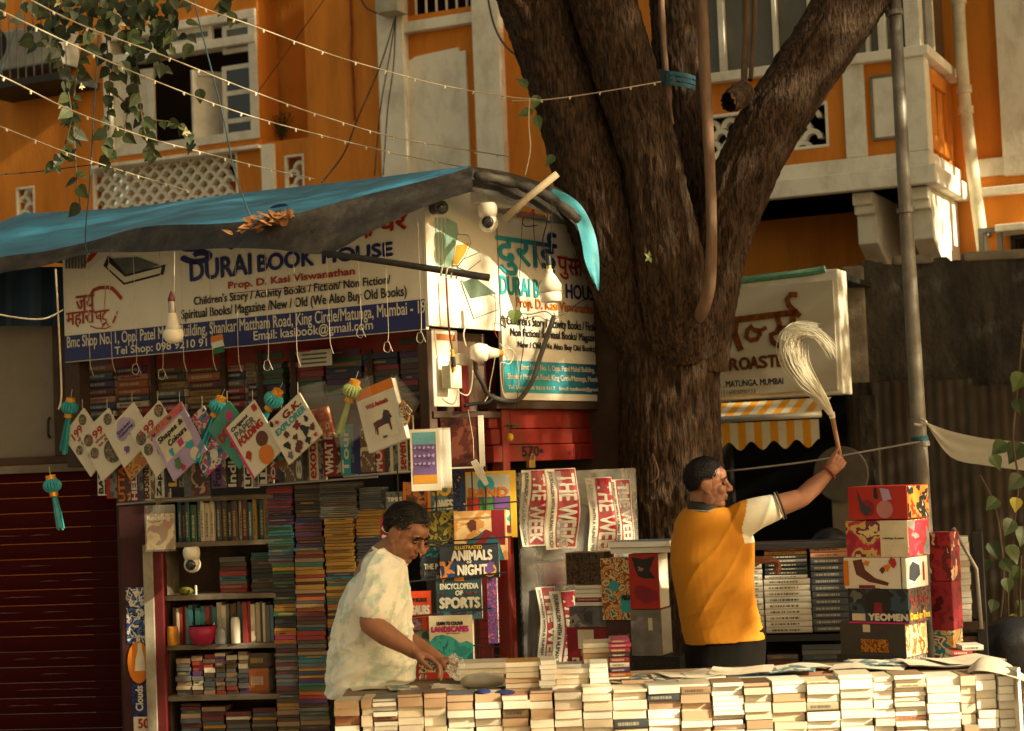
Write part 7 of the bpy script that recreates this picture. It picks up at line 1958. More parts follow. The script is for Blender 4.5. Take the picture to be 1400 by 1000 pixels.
def head(mb, C, f, u, s=1.0, full=1.0):
    f = f.normalized(); r = f.cross(u).normalized(); u = r.cross(f).normalized()
    ax = (f, r, u)
    L = lambda a, b, c: C + f * (a * s) + r * (b * s) + u * (c * s)
    B = lambda a, b, c, x, y=None, z=None: mb.ball(L(a, b, c), x * s, (y or x) * s, (z or x) * s, 18, axes=ax)
    B(-.012, 0, .03, .098, .076, .090)
    B(.020, 0, -.040, .068, .060 * full, .080)
    B(.055, 0, -.098, .026, .03, .022)
    B(.030, 0, -.085, .045, .042 * full, .035)
    for k in (-1, 1):
        B(.0, .046 * k * full, -.066, .032, .02, .036)
        B(.058, .036 * k * full, -.030, .026, .024, .026)
        B(.072, .030 * k, .022, .020, .026, .009)
        B(-.006, .076 * k, -.012, .026, .007, .034)
        B(-.016, .081 * k, -.008, .020, .006, .030)
        B(-.002, .078 * k, -.040, .012, .008, .012)
        B(.094, .012 * k, -.034, .011, .010, .009)
    B(.060, 0, .04, .030, .052, .035)
    mb.tube([L(.080, 0, .018), L(.092, 0, -.006), L(.108, 0, -.028)], [.010 * s, .012 * s, .015 * s], 12)
    B(.106, 0, -.031, .014, .013, .011)
    B(.080, 0, -.060, .016, .026, .008)
    B(.084, 0, -.066, .009, .024, .005)
    B(.082, 0, -.076, .010, .020, .006)
    return L, ax
def hair(parent, L, ax, s, mat, front=.55, temple=.25, nape=-.55, thick=.012, bald=0.0):
    f, r, u = ax
    c = L(-.012, 0, .03)
    n, m = 90, 60
    t = MB(); vs = []; fs = []
    for i in range(m + 1):
        th = math.pi * i / m * .90
        for j in range(n):
            ph = 6.28319 * j / n
            d = (math.sin(th) * math.cos(ph), math.sin(th) * math.sin(ph), math.cos(th))
            a = max(-1, min(1, math.cos(ph)))                       # 1 front, -1 back
            kn = [(-1, nape), (-.45, nape + .12), (-.12, -.10), (.10, -.02), (.30, -.14), (.46, temple), (.62, temple + .14), (1.0, front)]
            for (x0, y0), (x1, y1) in zip(kn, kn[1:]):
                if x0 <= a <= x1: lim = lerp(y0, y1, (a - x0) / (x1 - x0))
            e = (d[2] - lim) / .11
            k = max(0, min(1, e))
            k = k * k * (3 - 2 * k)
            nz = noise.noise(Vector((d[0] * 9, d[1] * 26, d[2] * 9))) * .003 + noise.noise(Vector((d[0] * 25, d[1] * 70, d[2] * 25))) * .003
            off_ = lerp(-.014, thick, k) + nz * k
            vs.append(c + f * (d[0] * (.098 * s + off_)) + r * (d[1] * (.0765 * s + off_)) + u * (d[2] * (.090 * s + off_)))
    for i in range(m):
        for j in range(n):
            fs.append((i * n + j, (i + 1) * n + j, (i + 1) * n + (j + 1) % n, i * n + (j + 1) % n))
    t.add(vs, fs)
    return t.build('hair', mat, parent, smooth=True)
def hand(mb, w0, d, n, s, curl, thumb=(.5, .7, .3), sc=1.0, spread=.1):
    """palm and five fingers; d along the hand, n out of the palm, s towards the thumb"""
    d = d.normalized(); s = (s - d * s.dot(d)).normalized(); n2 = d.cross(s); n = n2 if n2.dot(n) > 0 else -n2
    k = sc
    for i in range(4):
        a = w0 + d * (.005 * k) + s * ((.020 - .013 * i) * k); b = w0 + d * ((.088 - .004 * abs(i - 1)) * k) + s * ((.031 - .0205 * i) * k)
        mb.tube([a, lerp(a, b, .5) - n * .003, b], [.015 * k, .0145 * k, .0115 * k], 10)
        ln = [.043, .047, .044, .034][i] * k
        c, p = 0.0, b
        for q in range(3):
            c += curl[q] * (1 + .05 * i)
            dr = (d * math.cos(c) + n * math.sin(c) + s * (spread * (1.2 - .8 * i))).normalized()
            e = p + dr * (ln * (1, .66, .52)[q])
            r0, r1 = (.0098, .0088, .0080, .0070)[q] * k, (.0098, .0088, .0080, .0070)[q + 1] * k
            mb.tube([p, e], [r0, r1], 10); mb.ball(e, r1, n=10); mb.ball(p, r0, n=10)
            p = e
    mb.ball(w0 + d * .045 * k, .042 * k, .042 * k, .016 * k, 12, axes=(d, s, n2))
    b = w0 + d * (.022 * k) + s * (.026 * k)
    td = (d * thumb[0] + s * thumb[1] + n2 * thumb[2]).normalized()
    e1 = b + td * (.045 * k); td2 = (td + d * .5).normalized(); e2 = e1 + td2 * (.032 * k); e3 = e2 + (td2 + d * .2).normalized() * (.024 * k)
    mb.tube([b, e1], [.015 * k, .0115 * k], 10); mb.ball(e1, .0115 * k, n=10); mb.tube([e1, e2], [.011 * k, .0098 * k], 10); mb.ball(e2, .0098 * k, n=10); mb.tube([e2, e3], [.0096 * k, .0075 * k], 10); mb.ball(e3, .0075 * k, n=10)
def SKIN(name, col, col2):
    m = M(name, col, .5, .14, 14, .12, 220, spec=.35, dirt=col2, dscale=6, damt=.22, dist=.004)
    b = m.node_tree.nodes['Principled BSDF']
    b.inputs['Subsurface Weight'].default_value = .08
    b.inputs['Subsurface Radius'].default_value = (.02, .008, .005)
    return m
m_skin1 = SKIN('skin_deep', (0.255, 0.115, 0.062), (0.17, 0.07, 0.038))
m_skin2 = SKIN('skin_tan', (0.25, 0.108, 0.058), (0.17, 0.072, 0.04))
m_stub = SKIN('stubble_skin', (0.20, 0.092, 0.055), (0.13, 0.062, 0.04))
m_lip = SKIN('lip_skin', (0.17, 0.055, 0.04), (0.12, 0.04, 0.03))
m_hair1 = M('greying_hair', (0.010, 0.009, 0.008), .8, .6, 120, .9, 220, spec=.15, stretch=(.3, 1, .5), dirt=(0.06, 0.055, 0.048), dscale=34, damt=.45)
m_hair2 = M('black_hair', (0.006, 0.005, 0.005), .75, .6, 120, .9, 220, spec=.2, stretch=(.3, 1, .5), dirt=(0.02, 0.018, 0.016), dscale=34, damt=.4)
m_eye = M('eye', (0.02, 0.012, 0.01), .15, .1, 3, 0, spec=.6)
m_trs = M('dark_trousers', (0.007, 0.006, 0.005), .95, .25, 10, .15, 90, spec=.08)
# cloth with printed leaf shapes
m_tee = M('printed_tee', (0.74, 0.745, 0.67), .85, .05, 5, .2, 260, dist=.003, dirt=(0.46, 0.58, 0.50), dscale=8.5, damt=.8, dr=(.515, .565))
m_polo = M('mustard_polo', (0.42, 0.165, 0.006), .8, .07, 4, .2, 300, dist=.003)
m_polow = M('polo_cream', (0.62, 0.57, 0.43), .8, .05, 5, .2, 300, dist=.003)
m_polok = M('polo_black', (0.02, 0.02, 0.02), .8, .2, 30, .2, 300)
def folds(p, n, amp, sc, d, seed):
    """soft creases running along direction d"""
    q = p - d * p.dot(d) * .72
    a = noise.noise(q * sc + Vector((seed, 0, 0)))
    b = noise.noise(q * sc * 2.3 + Vector((seed + 5, 3, 0)))
    return amp * ((1 - abs(a) * 2.4) * .6 + b * .4)
def crease(p, d, freq, amp, seed):
    """sharp pulled creases running along d"""
    s = (p.x * -d[1] + p.z * d[0]) * freq + 1.5 * noise.noise(p * 4.5 + Vector((seed, 0, 0)))
    m = max(0, min(1, noise.noise(p * 3.4 + Vector((0, seed, 7))) * 1.7 + .38))
    return amp * m * (1 - abs(math.sin(s))) ** 2.2
def strands(parent, L, ax, s, mat, seed, n=2600, keep=None, ln=.020):
    """short hairs lying over the scalp"""
    f, r, u = ax; c = L(-.012, 0, .03); t = MB(); rnd = random.Random(seed)
    while n > 0:
        n -= 1
        d = Vector((rnd.gauss(0, 1), rnd.gauss(0, 1), rnd.gauss(0, 1))).normalized()
        if not keep(d.x, d.y, d.z): continue
        p = c + f * (d.x * .106 * s) + r * (d.y * .0845 * s) + u * (d.z * .099 * s)
        nn = (f * d.x + r * d.y + u * d.z).normalized()
        fl = (-u * .7 - f * .5 + f * rnd.uniform(-.5, .7) + r * rnd.uniform(-.5, .5)); fl = (fl - nn * fl.dot(nn)).normalized()
        k = ln * rnd.uniform(.6, 1.3); w_ = nn.cross(fl) * .0011
        a, b, e = p, p + fl * k * .5 + nn * .004, p + fl * k + nn * .0015
        t.add([a - w_, a + w_, b + w_, b - w_, e], [(0, 1, 2, 3), (3, 2, 4)])
    return tag(t.build('hair_strands', mat, parent), kind='stuff')
def scalp(x, y, z):
    a = x / max(1e-6, math.hypot(x, y))
    return z > (-.5 if a < -.3 else .0 if a < .3 else .12 if a < .6 else .5)
# ---- man in the pale printed T-shirt, bending over the table
Y1 = 8.3
p1 = thing('person', 'person in a pale green printed T-shirt bending to reach over the table', 'person', Vector((P(510, 950, Y1).x, Y1 + .05, .03)))
body = MB()
f1, u1 = Vector((.74, -.40, -.52)), Vector((.46, -.25, .85))
C1 = P(555, 728, Y1 - .04)
L1, ax1 = head(body, C1, f1, u1, 1.06, 1.12)
capsule(body, [P(505, 790, Y1), P(520, 765, Y1), P(545, 745, Y1 - .03)], [.075, .068, .062], 18)
sh1 = P(521, 790, Y1 - .17); el1 = P(507, 853, Y1 - .26); wr1 = P(568, 893, Y1 - .32)
capsule(body, [sh1, lerp(sh1, el1, .5) + Vector((-.012, 0, 0)), el1], [.062, .058, .050], 18)
capsule(body, [el1, lerp(el1, wr1, .35) + Vector((0, 0, -.004)), lerp(el1, wr1, .75), wr1], [.050, .050, .036, .029], 18)
hd = (P(612, 908, Y1 - .34) - wr1)
hand(body, wr1 - hd.normalized() * .012, hd, Vector((-.25, .3, -1)), Vector((.2, -1, .1)), (.42, .55, .4), (.75, .45, .55), 1.04, .05)
# far arm, hidden behind the chest
sh1b = P(530, 790, Y1 + .19); el1b = P(548, 868, Y1 + .16); wr1b = P(600, 902, Y1 + .02)
capsule(body, [sh1b, el1b], [.058, .048], 14); capsule(body, [el1b, wr1b], [.047, .029], 14)
hand(body, wr1b, Vector((1, -.3, -.2)), Vector((0, 0, -1)), Vector((0, -1, 0)), (.5, .6, .4))
rings(body, [(505, 540, 785, .12, Y1), (485, 540, 830, .13, Y1), (478, 540, 900, .13, Y1 + .02), (470, 540, 960, .14, Y1 + .04)], 3)
for k in (-1, 1):
    hp = Vector((P(505, 960, Y1).x, Y1 + .05 + .09 * k, P(505, 960, Y1).z)); kn = Vector((hp.x + .10, hp.y, .44)); an = Vector((hp.x - .02, hp.y, .10))
    capsule(body, [hp, kn], [.09, .06], 14); capsule(body, [kn, an], [.058, .038], 14); capsule(body, [an, an + Vector((.15, 0, -.035))], [.035, .03], 12)
me = remesh(body, .0042, 3)
e1 = [L1(.080, .031 * k, -.002) for k in (-1, 1)]
mo1 = L1(.086, 0, -.068)
def pick1(c, n):
    if (c - mo1).length < .026 and abs((c - mo1).dot(ax1[2])) < .011: return 1
    return 0
finish(me, 'body', [m_skin1, m_lip], p1, pick1)
hair(p1, L1, ax1, 1.06, m_hair1, .52, .26, -.80, .010)
strands(p1, L1, ax1, 1.06, m_hair1, 5, 3200, scalp)
strands(p1, L1, ax1, 1.06, M('grey_strand', (0.075, 0.068, 0.058), .8), 6, 900, lambda x, y, z: scalp(x, y, z) and z < .45 + .3 * noise.noise(Vector((x * 3, y * 3, 0))), .016)
for k in (-1, 1):
    t = MB(); t.ball(L1(.0755, .033 * k, -.001), .0098, n=12); t.build('eye', m_eye, p1, smooth=True)
    t = MB(); t.tube(smooth_path([L1(.094, .014 * k, .022), L1(.095, .032 * k, .029), L1(.080, .054 * k, .022)], 4), [.005] * 4 + [.0055] * 4 + [.003], 8); t.build('eyebrow', m_hair1, p1, smooth=True)
    t = MB(); t.tube(smooth_path([L1(.088, .018 * k, .004), L1(.090, .033 * k, .008), L1(.078, .050 * k, .002)], 4), .0035, 8); t.build('eyelid', m_skin1, p1, smooth=True)
sh = MB()
rings(sh, [(510, 552, 762, .09, Y1 - .01), (494, 556, 778, .19, Y1), (478, 557, 795, .225, Y1), (465, 559, 820, .225, Y1), (457, 561, 850, .215, Y1 + .01), (452, 563, 880, .205, Y1 + .02), (449, 566, 905, .20, Y1 + .02), (447, 566, 925, .20, Y1 + .03), (450, 561, 941, .20, Y1 + .03), (454, 557, 948, .20, Y1 + .03)], 4, 36)
cf1 = lerp(sh1, el1, .66)
capsule(sh, [P(520, 778, Y1 - .10), P(520, 790, Y1 - .17), cf1], [.085, .088, .084], 20)
capsule(sh, [P(525, 782, Y1 + .10), sh1b, lerp(sh1b, el1b, .6)], [.08, .085, .08], 16)
cfd = (el1 - sh1).normalized()
me = remesh(sh, .006, 2)
zh1 = P(505, 946, Y1).z
def disp1(p, n):
    w = min(1, max(0, (p.z - zh1) / .1)); lo = 1 - min(1, max(0, (p.z - zh1) / .34))
    d = Vector((.5, 0, .86)) if p.z > zh1 + .25 else Vector((.93, 0, .37))
    return folds(p, n, .009 + .011 * lo, 14, d.normalized(), 2) + crease(p, (.86, .5) if p.z < zh1 + .25 else (.5, .86), 34, .012 + .010 * lo, 3) + crease(p, (.97, -.25), 46, .016 * lo, 11)
def drop1(c, n):
    return ((c - cf1).dot(cfd) > .066 and n.dot(cfd) > .6 and (c - cf1).length < .125 and c.x > cf1.x - .085) or (c.z < zh1 + .02 and n.z < -.75)
finish(me, 'shirt', [m_tee], p1, None, disp1, drop1)
t = MB()
rg = []
for j in range(25):
    a = 6.28319 * j / 24; c0 = P(533, 763, Y1 - .02)
    rg.append(c0 + Vector((.074 * math.cos(a), .082 * math.sin(a), -.040 * math.cos(a) + .008)))
t.tube(rg, .008, 8, cap=False); t.build('collar', m_tee, p1, smooth=True)
tr = MB()
rings(tr, [(450, 557, 936, .19, Y1 + .04), (452, 556, 990, .20, Y1 + .05), (462, 556, 1040, .19, Y1 + .05)], 3)
for k in (-1, 1):
    hp = Vector((P(505, 960, Y1).x, Y1 + .05 + .09 * k, P(505, 1010, Y1).z)); kn = Vector((hp.x + .10, hp.y, .44)); an = Vector((hp.x - .02, hp.y, .10))
    capsule(tr, [hp, kn, an], [.115, .085, .07], 16)
finish(remesh(tr, .012, 3), 'trousers', [m_trs], p1)
# crumpled clear bag in his hand
cb = MB(); rnd = random.Random(9)
cb.ball(P(622, 912, Y1 - .36), .034, .03, .05, 16)
for i, v in enumerate(cb.v): cb.v[i] = v + Vector((rnd.uniform(-.012, .012), rnd.uniform(-.012, .012), rnd.uniform(-.014, .014)))
tag(cb.build('crumpled_bag', M('clear_crinkle', (0.6, 0.57, 0.5), .25, .1, 6, .8, 40, alpha=.22, spec=.4)), 'crumpled clear plastic bag in the hand of the bending person', 'bag')
# ---- man in the mustard polo shirt swinging a whisk
Y2 = 9.15
p2 = thing('person', 'person in a mustard and cream polo shirt raising a whisk', 'person', Vector((P(985, 900, Y2).x, Y2, .03)))
body = MB()
f2, u2 = Vector((.93, -.10, -.02)), Vector((-.02, -.04, 1))
C2 = P(968, 661, Y2 - .03)
L2, ax2 = head(body, C2, f2, u2, 1.03, 1.06)
capsule(body, [P(962, 730, Y2 + .01), P(960, 700, Y2), P(962, 678, Y2 - .02)], [.075, .066, .064], 18)
sh2 = P(1022, 707, Y2 - .03); el2 = P(1096, 681, Y2 - .06); wr2 = P(1138, 642, Y2 - .05)
capsule(body, [sh2, lerp(sh2, el2, .5) + Vector((0, 0, .002)), el2], [.064, .058, .046], 18)
capsule(body, [el2, lerp(el2, wr2, .35) + Vector((.004, 0, .004)), lerp(el2, wr2, .8), wr2], [.046, .046, .031, .027], 18)
hand(body, wr2 - Vector((.012, 0, .010)), Vector((.62, .05, .72)), Vector((0, 1, 0)), Vector((-.75, .0, .66)), (1.15, 1.35, 1.0), (.75, .25, .75), 1.0, .0)
sh2b = P(950, 715, Y2 + .20); el2b = P(968, 775, Y2 + .34); wr2b = P(1032, 768, Y2 + .30)
capsule(body, [sh2b, el2b], [.06, .047], 14); capsule(body, [el2b, lerp(el2b, wr2b, .4), wr2b], [.047, .044, .028], 14)
hand(body, wr2b, Vector((1, -.1, .12)), Vector((.1, .2, -1)), Vector((0, -1, .3)), (.7, .9, .5), (.8, .4, .3), 1.0, .04)
rings(body, [(930, 1022, 715, .10, Y2 + .02), (928, 1028, 760, .11, Y2 + .04), (936, 1030, 820, .10, Y2 + .04), (940, 1040, 880, .11, Y2 + .04), (945, 1038, 930, .11, Y2 + .04)], 3)
for k in (-1, 1):
    hp = P(990 + 26 * k, 930, Y2 + .04 - .02 * k); an = Vector((hp.x + .01 * k, hp.y, .09))
    capsule(body, [hp, Vector((hp.x, hp.y - .01, .48)), an], [.085, .06, .038], 14); capsule(body, [an, an + Vector((.08, .12, -.03))], [.035, .03], 12)
me = remesh(body, .0042, 3)
mo2 = L2(.086, 0, -.068)
def pick2(c, n):
    q = c - C2; a, b = q.dot(ax2[0]), q.dot(ax2[2])
    if (c - mo2).length < .024 and abs((c - mo2).dot(ax2[2])) < .010: return 1
    if b < -.050 and b > -.13 and a > .0 and a < .11 and q.length < .16: return 2
    return 0
finish(me, 'body', [m_skin2, m_lip, m_stub], p2, pick2)
hair(p2, L2, ax2, 1.03, m_hair2, .54, .24, -.80, .010)
strands(p2, L2, ax2, 1.03, m_hair2, 7, 3200, scalp)
strands(p2, L2, ax2, 1.03, MATS['grey_strand'], 8, 350, lambda x, y, z: scalp(x, y, z) and x > .1, .014)
for k in (-1, 1):
    t = MB(); t.ball(L2(.0755, .032 * k, -.001), .0098, n=12); t.build('eye', m_eye, p2, smooth=True)
    t = MB(); t.tube(smooth_path([L2(.090, .014 * k, .024), L2(.090, .032 * k, .029), L2(.076, .052 * k, .022)], 4), [.0045] * 8 + [.003], 8); t.build('eyebrow', m_hair2, p2, smooth=True)
sh = MB()
rings(sh, [(938, 990, 696, .085, Y2 + .0), (928, 1012, 706, .12, Y2 + .02), (921, 1026, 722, .15, Y2 + .04), (917, 1031, 742, .165, Y2 + .05), (917, 1031, 765, .17, Y2 + .05), (921, 1030, 795, .165, Y2 + .05), (927, 1032, 825, .16, Y2 + .05), (931, 1038, 850, .16, Y2 + .05), (934, 1043, 866, .16, Y2 + .05), (937, 1046, 876, .16, Y2 + .05)], 4, 36)
cf2 = lerp(sh2, el2, .42)
ad2 = (el2 - sh2).normalized()
capsule(sh, [P(1000, 722, Y2 + .0), sh2, cf2], [.095, .084, .070], 20)
capsule(sh, [P(945, 722, Y2 + .08), sh2b, lerp(sh2b, el2b, .6)], [.09, .085, .078], 16)
me = remesh(sh, .006, 3)
zh2 = P(990, 873, Y2).z
dia = Vector((.6, 0, -.8)); dia2 = Vector((.85, 0, .5))
def disp2(p, n):
    lo = 1 - min(1, max(0, (p.z - zh2) / .3))
    return folds(p, n, .005, 6.0, dia2, 4) + crease(p, (.55, .83), 30, .010 * (1 - .5 * lo), 2) + crease(p, (.93, .36), 44, .012 * lo, 6)
def drop2(c, n):
    return ((c - cf2).dot(ad2) > .055 and n.dot(ad2) > .6 and (c - cf2).length < .13) or (c.z < zh2 + .012 and n.z < -.75)
seam = P(1013, 712, Y2)
sd2 = Vector((.96, 0, -.26))
finish(me, 'shirt', [m_polo, m_polow, m_polok], p2, lambda c, n: (1 if (c - seam).dot(sd2) > .0 + .35 * max(0, seam.z - .03 - c.z) and c.z > P(1030, 742, Y2).z and c.x > seam.x - .02 else 0), disp2, drop2)
t = MB(); q = ad2.orthogonal().normalized(); q2 = ad2.cross(q)
ce = cf2 + ad2 * .058
t.tube([ce + (q * math.cos(a) + q2 * math.sin(a)) * .0675 for a in [6.28319 * j / 24 for j in range(25)]], .0048, 8, cap=False); t.build('cuff', m_polok, p2, smooth=True)
t = MB(); ce = cf2 + ad2 * .046
t.tube([ce + (q * math.cos(a) + q2 * math.sin(a)) * .070 for a in [6.28319 * j / 24 for j in range(25)]], .003, 6, cap=False); t.build('cuff_stripe', M('grey_stripe', (0.25, 0.23, 0.19), .8), p2, smooth=True)
t = MB()
rows = []
for (dz, k) in ((-.012, 1.10), (.012, 1.06), (.034, .98), (.030, .94)):
    rows.append([P(963, 696, Y2 - .0) + Vector((.080 * k * math.cos(a), .082 * k * math.sin(a), dz - .010 * math.cos(a))) for a in [6.28319 * j / 28 for j in range(29)]])
t.sheet(rows); t.build('collar', m_polok, p2, smooth=True)
t = MB(); t.tube([P(963, 696, Y2) + Vector((.089 * math.cos(a), .091 * math.sin(a), -.010 - .010 * math.cos(a))) for a in [6.28319 * j / 28 for j in range(29)]], .004, 6, cap=False); t.build('collar_stripe', MATS['grey_stripe'], p2, smooth=True)
tr = MB()
rings(tr, [(938, 1046, 862, .145, Y2 + .05), (937, 1046, 900, .15, Y2 + .05), (938, 1044, 940, .15, Y2 + .05), (944, 1040, 965, .14, Y2 + .05)], 3)
for k in (-1, 1):
    hp = P(990 + 26 * k, 930, Y2 + .04 - .02 * k)
    capsule(tr, [hp, Vector((hp.x, hp.y - .01, .48)), Vector((hp.x + .01 * k, hp.y, .10))], [.105, .085, .07], 16)
finish(remesh(tr, .011, 3), 'trousers', [m_trs], p2, None, lambda p, n: folds(p, n, .008, 9, Vector((.5, 0, .86)), 3))
# beads at the wrist
for i in range(16):
    a = 6.28319 * i / 16; wd_ = (wr2 - el2).normalized(); q = wd_.orthogonal().normalized(); q2 = wd_.cross(q)
    t = MB(); t.ball(wr2 - wd_ * .022 + (q * math.cos(a) + q2 * math.sin(a)) * .036, .0075, n=8); t.build('bracelet_bead', M('red_bead', (0.16, 0.015, 0.012), .35), p2, smooth=True)
# whisk with a white plume
wh = thing('fly_whisk', 'white-haired whisk with a wooden handle held up by the person in mustard', 'whisk', P(1147, 625, Y2 - .04))
hb, ht = P(1152, 640, Y2 - .015), P(1137, 566, Y2 - .045)
t = MB(); t.tube([hb, lerp(hb, ht, .5), ht], [.010, .011, .013], 12); t.build('handle', M('whisk_wood', (0.26, 0.13, 0.065), .6, .2, 10, .1), wh, smooth=True)
t = MB(); t.lathe(lerp(hb, ht, .92), (ht - hb), [(0, .015), (.03, .016)], 14); t.build('binding', m_cord, wh)
pl = MB(); rnd = random.Random(31)
for i in range(1700):
    k = rnd.random(); e = rnd.gauss(0, 1); e2 = rnd.gauss(0, 1)
    if k < .62:
        pts = [(1137 + e * 1.2, 568), (1121 + e * 3, 543 + e2 * 2), (1096 + e * 5, 515 + e2 * 3), (1080 + e * 5, 486 + e2 * 5), (1079 + e * 4, 462 + e2 * 4), (1092 + e * 5, 449 + e2 * 3), (1112 + e * 5, 450 + e2 * 4)]
    elif k < .88:
        pts = [(1137 + e * 1.2, 568), (1123 + e * 3, 545), (1103 + e * 5, 520 + e2 * 3), (1092 + e * 5, 497 + e2 * 5), (1091 + e * 5, 476 + e2 * 5)]
    else:
        pts = [(1137, 568), (1108 + e * 4, 530), (1084 + e * 4, 488), (1088 + e * 3, 458 + e2 * 2), (1112 + e * 3, 455 + e2 * 3), (1130 + e * 4, 468 + e2 * 3), (1140 + e * 4, 484 + e2 * 4)]
    n = rnd.randint(len(pts) - 2, len(pts))
    dy = rnd.gauss(0, .022)
    pp_ = smooth_path([P(x, y, Y2 - .06 + dy * j) for j, (x, y) in enumerate(pts[:n])], 4)
    pl.tube(pp_, [.0019] * (len(pp_) - 3) + [.0014, .001, .0004], 4, cap=False)
tag(pl.build('plume', M('white_hair', (0.66, 0.62, 0.50), .6, .1, 20, 0), wh, smooth=True), kind='stuff')
# ---------------------------------------------------------------- strings of tiny lamps across the street
m_lamp = M('tiny_lamp', (0.55, 0.50, 0.38), .35, .1, 5, 0)
m_lwire = M('lamp_wire', (0.36, 0.31, 0.22), .6, .1, 8, 0)
def lights(label, pts, step=64):
    s = thing('light_string', label, 'string lights', P(*pts[-1]), 'strings of tiny lamps hung between house and tree')
    path = smooth_path([P(*p) for p in pts], 10)
    t = MB(); t.tube(path, .0034, 5); t.build('wire', m_lwire, s)
    acc = 0.0; L = step * 8.5 / FPX
    for i in range(1, len(path)):
        acc += (path[i] - path[i - 1]).length
        if acc > L:
            acc = 0
            t = MB(); c = path[i]; d = Vector((random.uniform(-.5, .5), 0, -1)).normalized(); t.tube([c, c + d * .006, c + d * .016], [.0045, .006, .004], 7); t.build('lamp', m_lamp, s)
lights('uppermost string of tiny lamps running to the tree limb', [(160, -60, 7.5), (252, 0, 8), (350, 37, 8.5), (450, 74, 9), (520, 95, 9.3), (600, 116, 9.7), (690, 132, 10.1), (734, 136, 10.2)])
lights('string of tiny lamps wrapped across the front of the tree limbs', [(700, 138, 10.2), (740, 137, 10.2), (790, 131, 10.2), (840, 123, 10.15), (880, 116, 10.2), (903, 112, 10.3)], 46)
lights('second string of tiny lamps ending behind the tarpaulin peak', [(-40, -50, 7), (42, 0, 7.5), (120, 38, 7.9), (220, 75, 8.3), (350, 127, 9), (450, 162, 9.6), (550, 190, 10.2), (700, 215, 11.2)])
lights('third string of tiny lamps crossing before the open window', [(-40, -5, 7), (20, 24, 7.3), (100, 62, 7.7), (200, 106, 8.3), (330, 155, 9), (450, 188, 9.8), (550, 212, 10.5), (650, 232, 11.2)])
lights('fourth string of tiny lamps crossing the ochre wall below the cage', [(-40, 85, 7.4), (20, 113, 7.7), (100, 152, 8.2), (200, 188, 8.8), (290, 212, 9.4), (370, 232, 10), (430, 245, 10.6)])
lights('lowest string of tiny lamps above the blue tarpaulin', [(-40, 158, 8), (0, 173, 8.2), (100, 212, 8.8), (180, 238, 9.4), (260, 262, 10)])
for lab, pts, r in (('thin slack wire across the ochre wall by the cage', [(-20, 240, 9), (40, 236, 9.2), (90, 230, 9.5), (130, 225, 10)], .003),
    ('thin dark cable sagging from the roof to the stall, left of the pilaster', [(540, 25, 15.6), (520, 90, 15.2), (490, 160, 14.6), (470, 210, 14), (440, 250, 13.4)], .007),
    ('thin dark cable hanging straight beside the cream pilaster', [(541, 25, 15.8), (532, 80, 15.8), (520, 150, 15.7), (512, 240, 15.6)], .006),
    ('thin dark cable looping past the cream pilaster', [(541, 22, 15.6), (538, 90, 15.5), (530, 150, 15.5), (524, 240, 15.4)], .006),
    ('dark cable drooping beside the left tree limb', [(664, -20, 15), (674, 30, 14.6), (690, 62, 14), (712, 80, 13)], .009),
    ('dark cable looping from the junction box', [(490, -10, 15.8), (500, 10, 15.7), (515, 18, 15.6)], .008),
    ('faint wire rising across the ochre recess', [(350, 130, 15.5), (400, 60, 15.3), (450, -10, 15)], .004)):
    cord(lab, [P(*p) for p in pts], r, m_wire, 'cable', 'cable')
for i, (lab, pts) in enumerate((('blue cord hanging through the vine leaves', [(138, -20, 9), (134, 60, 9), (128, 160, 9.1), (122, 260, 9.3), (118, 300, 9.6), (117, 335, 10), (121, 350, 10.2)]), ('blue cord slanting from the roof before the white window', [(262, -10, 9), (285, 80, 9), (305, 160, 9.2), (322, 240, 9.4), (350, 315, 9.5)]), ('blue cord slanting at the left edge', [(36, -20, 9), (18, 50, 9), (0, 100, 9), (-20, 140, 9)]))):
    cord(lab, [P(*p) for p in pts], .004, M('blue_cord', (0.06, 0.13, 0.18), .7), 'cord', 'cord')
cord('grey wire strung between the steel pole and the roaster shop', [P(990, 645, 11.2), P(1100, 632, 11.1), P(1180, 618, 11), P(1258, 604, 10.95)], .006, m_steel, 'wire', 'wire')
cord('white knotted thread hanging from the lamp string beside the tree', [P(724, 136, 10.1), P(723, 170, 10.1), P(725, 205, 10.1), P(718, 240, 10)], .003, m_cord)
# leafy vine hanging from the roof at upper left
hv = thing('hanging_vine', 'hanging vine with pointed heart-shaped leaves before the white window', 'plant', P(150, 290, 9))
rnd = random.Random(77)
m_vl = [M('peepal_leaf', (0.018, 0.028, 0.009), .5, .3, 14, 0, rand=.35), M('peepal_leaf_light', (0.038, 0.052, 0.014), .5, .3, 14, 0, rand=.3), M('pale_flower', (0.62, 0.55, 0.34), .6, .1, 8, 0)]
stems = [[(120, -40), (118, 40), (105, 100), (98, 160), (88, 200), (75, 230)], [(140, -40), (146, 60), (150, 120), (146, 180), (148, 225)], [(170, -40), (172, 40), (180, 90), (176, 140), (168, 190)], [(200, -40), (205, 30), (215, 70), (222, 95)], [(60, -40), (70, 30), (78, 60), (90, 110), (100, 170), (104, 235), (110, 285)], [(232, -40), (236, 20), (232, 70)], [(300, -40), (306, 0), (318, 25)], [(185, 60), (190, 130), (200, 190), (212, 215)], [(150, 120), (195, 160), (245, 170), (268, 200)]]
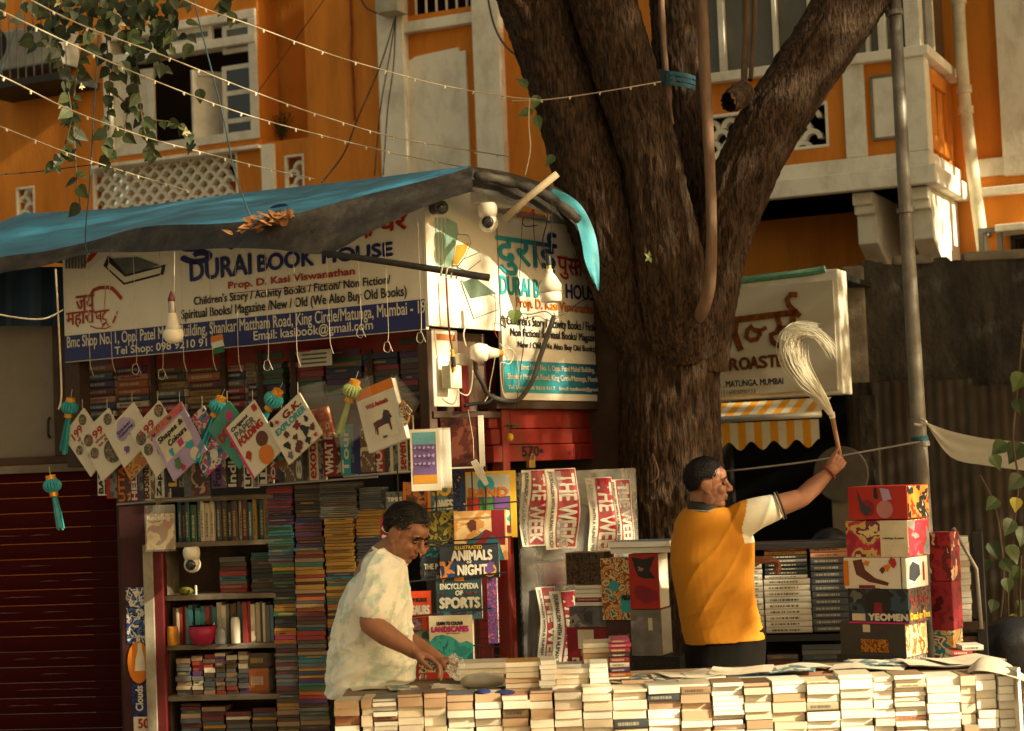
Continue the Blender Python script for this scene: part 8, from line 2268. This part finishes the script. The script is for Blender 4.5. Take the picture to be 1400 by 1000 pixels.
for si, st in enumerate(stems):
    path = smooth_path([P(x, y, 9 + .15 * math.sin(si)) for x, y in st], 6)
    t = MB(); t.tube(path, .004, 5); t.build('stem', m_twig, hv)
    for i in range(2, len(path) - 1, 1):
        if rnd.random() < .9:
            c = path[i]; a = rnd.uniform(-1.1, 1.1); s = rnd.uniform(.045, .095)
            t = MB(); leafgeo(t, c, Vector((math.sin(a), rnd.uniform(-.6, .3), -math.cos(a) * .9)), Vector((rnd.uniform(-.8, .8), -1, rnd.uniform(-.3, .8))), s, s * .72)
            t.build('leaf', m_vl[0 if rnd.random() < .7 else 1], hv)
for i in range(170):                                             # denser cluster near the top edge
    x, y = rnd.gauss(150, 62), abs(rnd.gauss(0, 42)) - 12
    if x > 275 or x < -5: continue
    c = P(x, y, 9 + rnd.uniform(-.25, .25)); a = rnd.uniform(-1.4, 1.4); s = rnd.uniform(.05, .095)
    t = MB(); leafgeo(t, c, Vector((math.sin(a), rnd.uniform(-.6, .3), -math.cos(a) * .9)), Vector((rnd.uniform(-.8, .8), -1, rnd.uniform(-.3, .8))), s, s * .72)
    t.build('leaf', m_vl[0 if rnd.random() < .75 else 1], hv)
for (x, y, s) in ((70, 60, .035), (158, 20, .035), (165, 32, .035), (130, 45, .03), (80, 5, .03), (205, 28, .025), (255, 180, .028), (112, 118, .02)):
    t = MB()
    for k in range(4):
        leafgeo(t, P(x, y, 8.9), Vector((math.sin(k * 1.5), -.3, math.cos(k * 1.5) - .6)), Vector((0, -1, .3)), s, s * .6)
    t.build('flower', m_vl[2], hv)
# unseen house added across the street to block sky light from the stall
op = thing('sky_block_house', 'unseen plastered house added across the street to block sky light', 'building', Vector((-9, -6, 0)))
OPP = Plane(Vector((-4.2, 3.0, 0)), -118)
t = MB(); t.box(OPP, -16, 3, 0, 13, -6, 0); t.build('wall', M('dull_plaster', (0.24, 0.20, 0.15), .9, .2, 1, .2, 20), op)
for i in range(5):
    for j in range(4):
        t = MB(); t.box(OPP, -14.5 + i * 3.3, -13.2 + i * 3.3, 1.2 + j * 3, 2.7 + j * 3, .0, .03); t.build('window', m_glass, op)
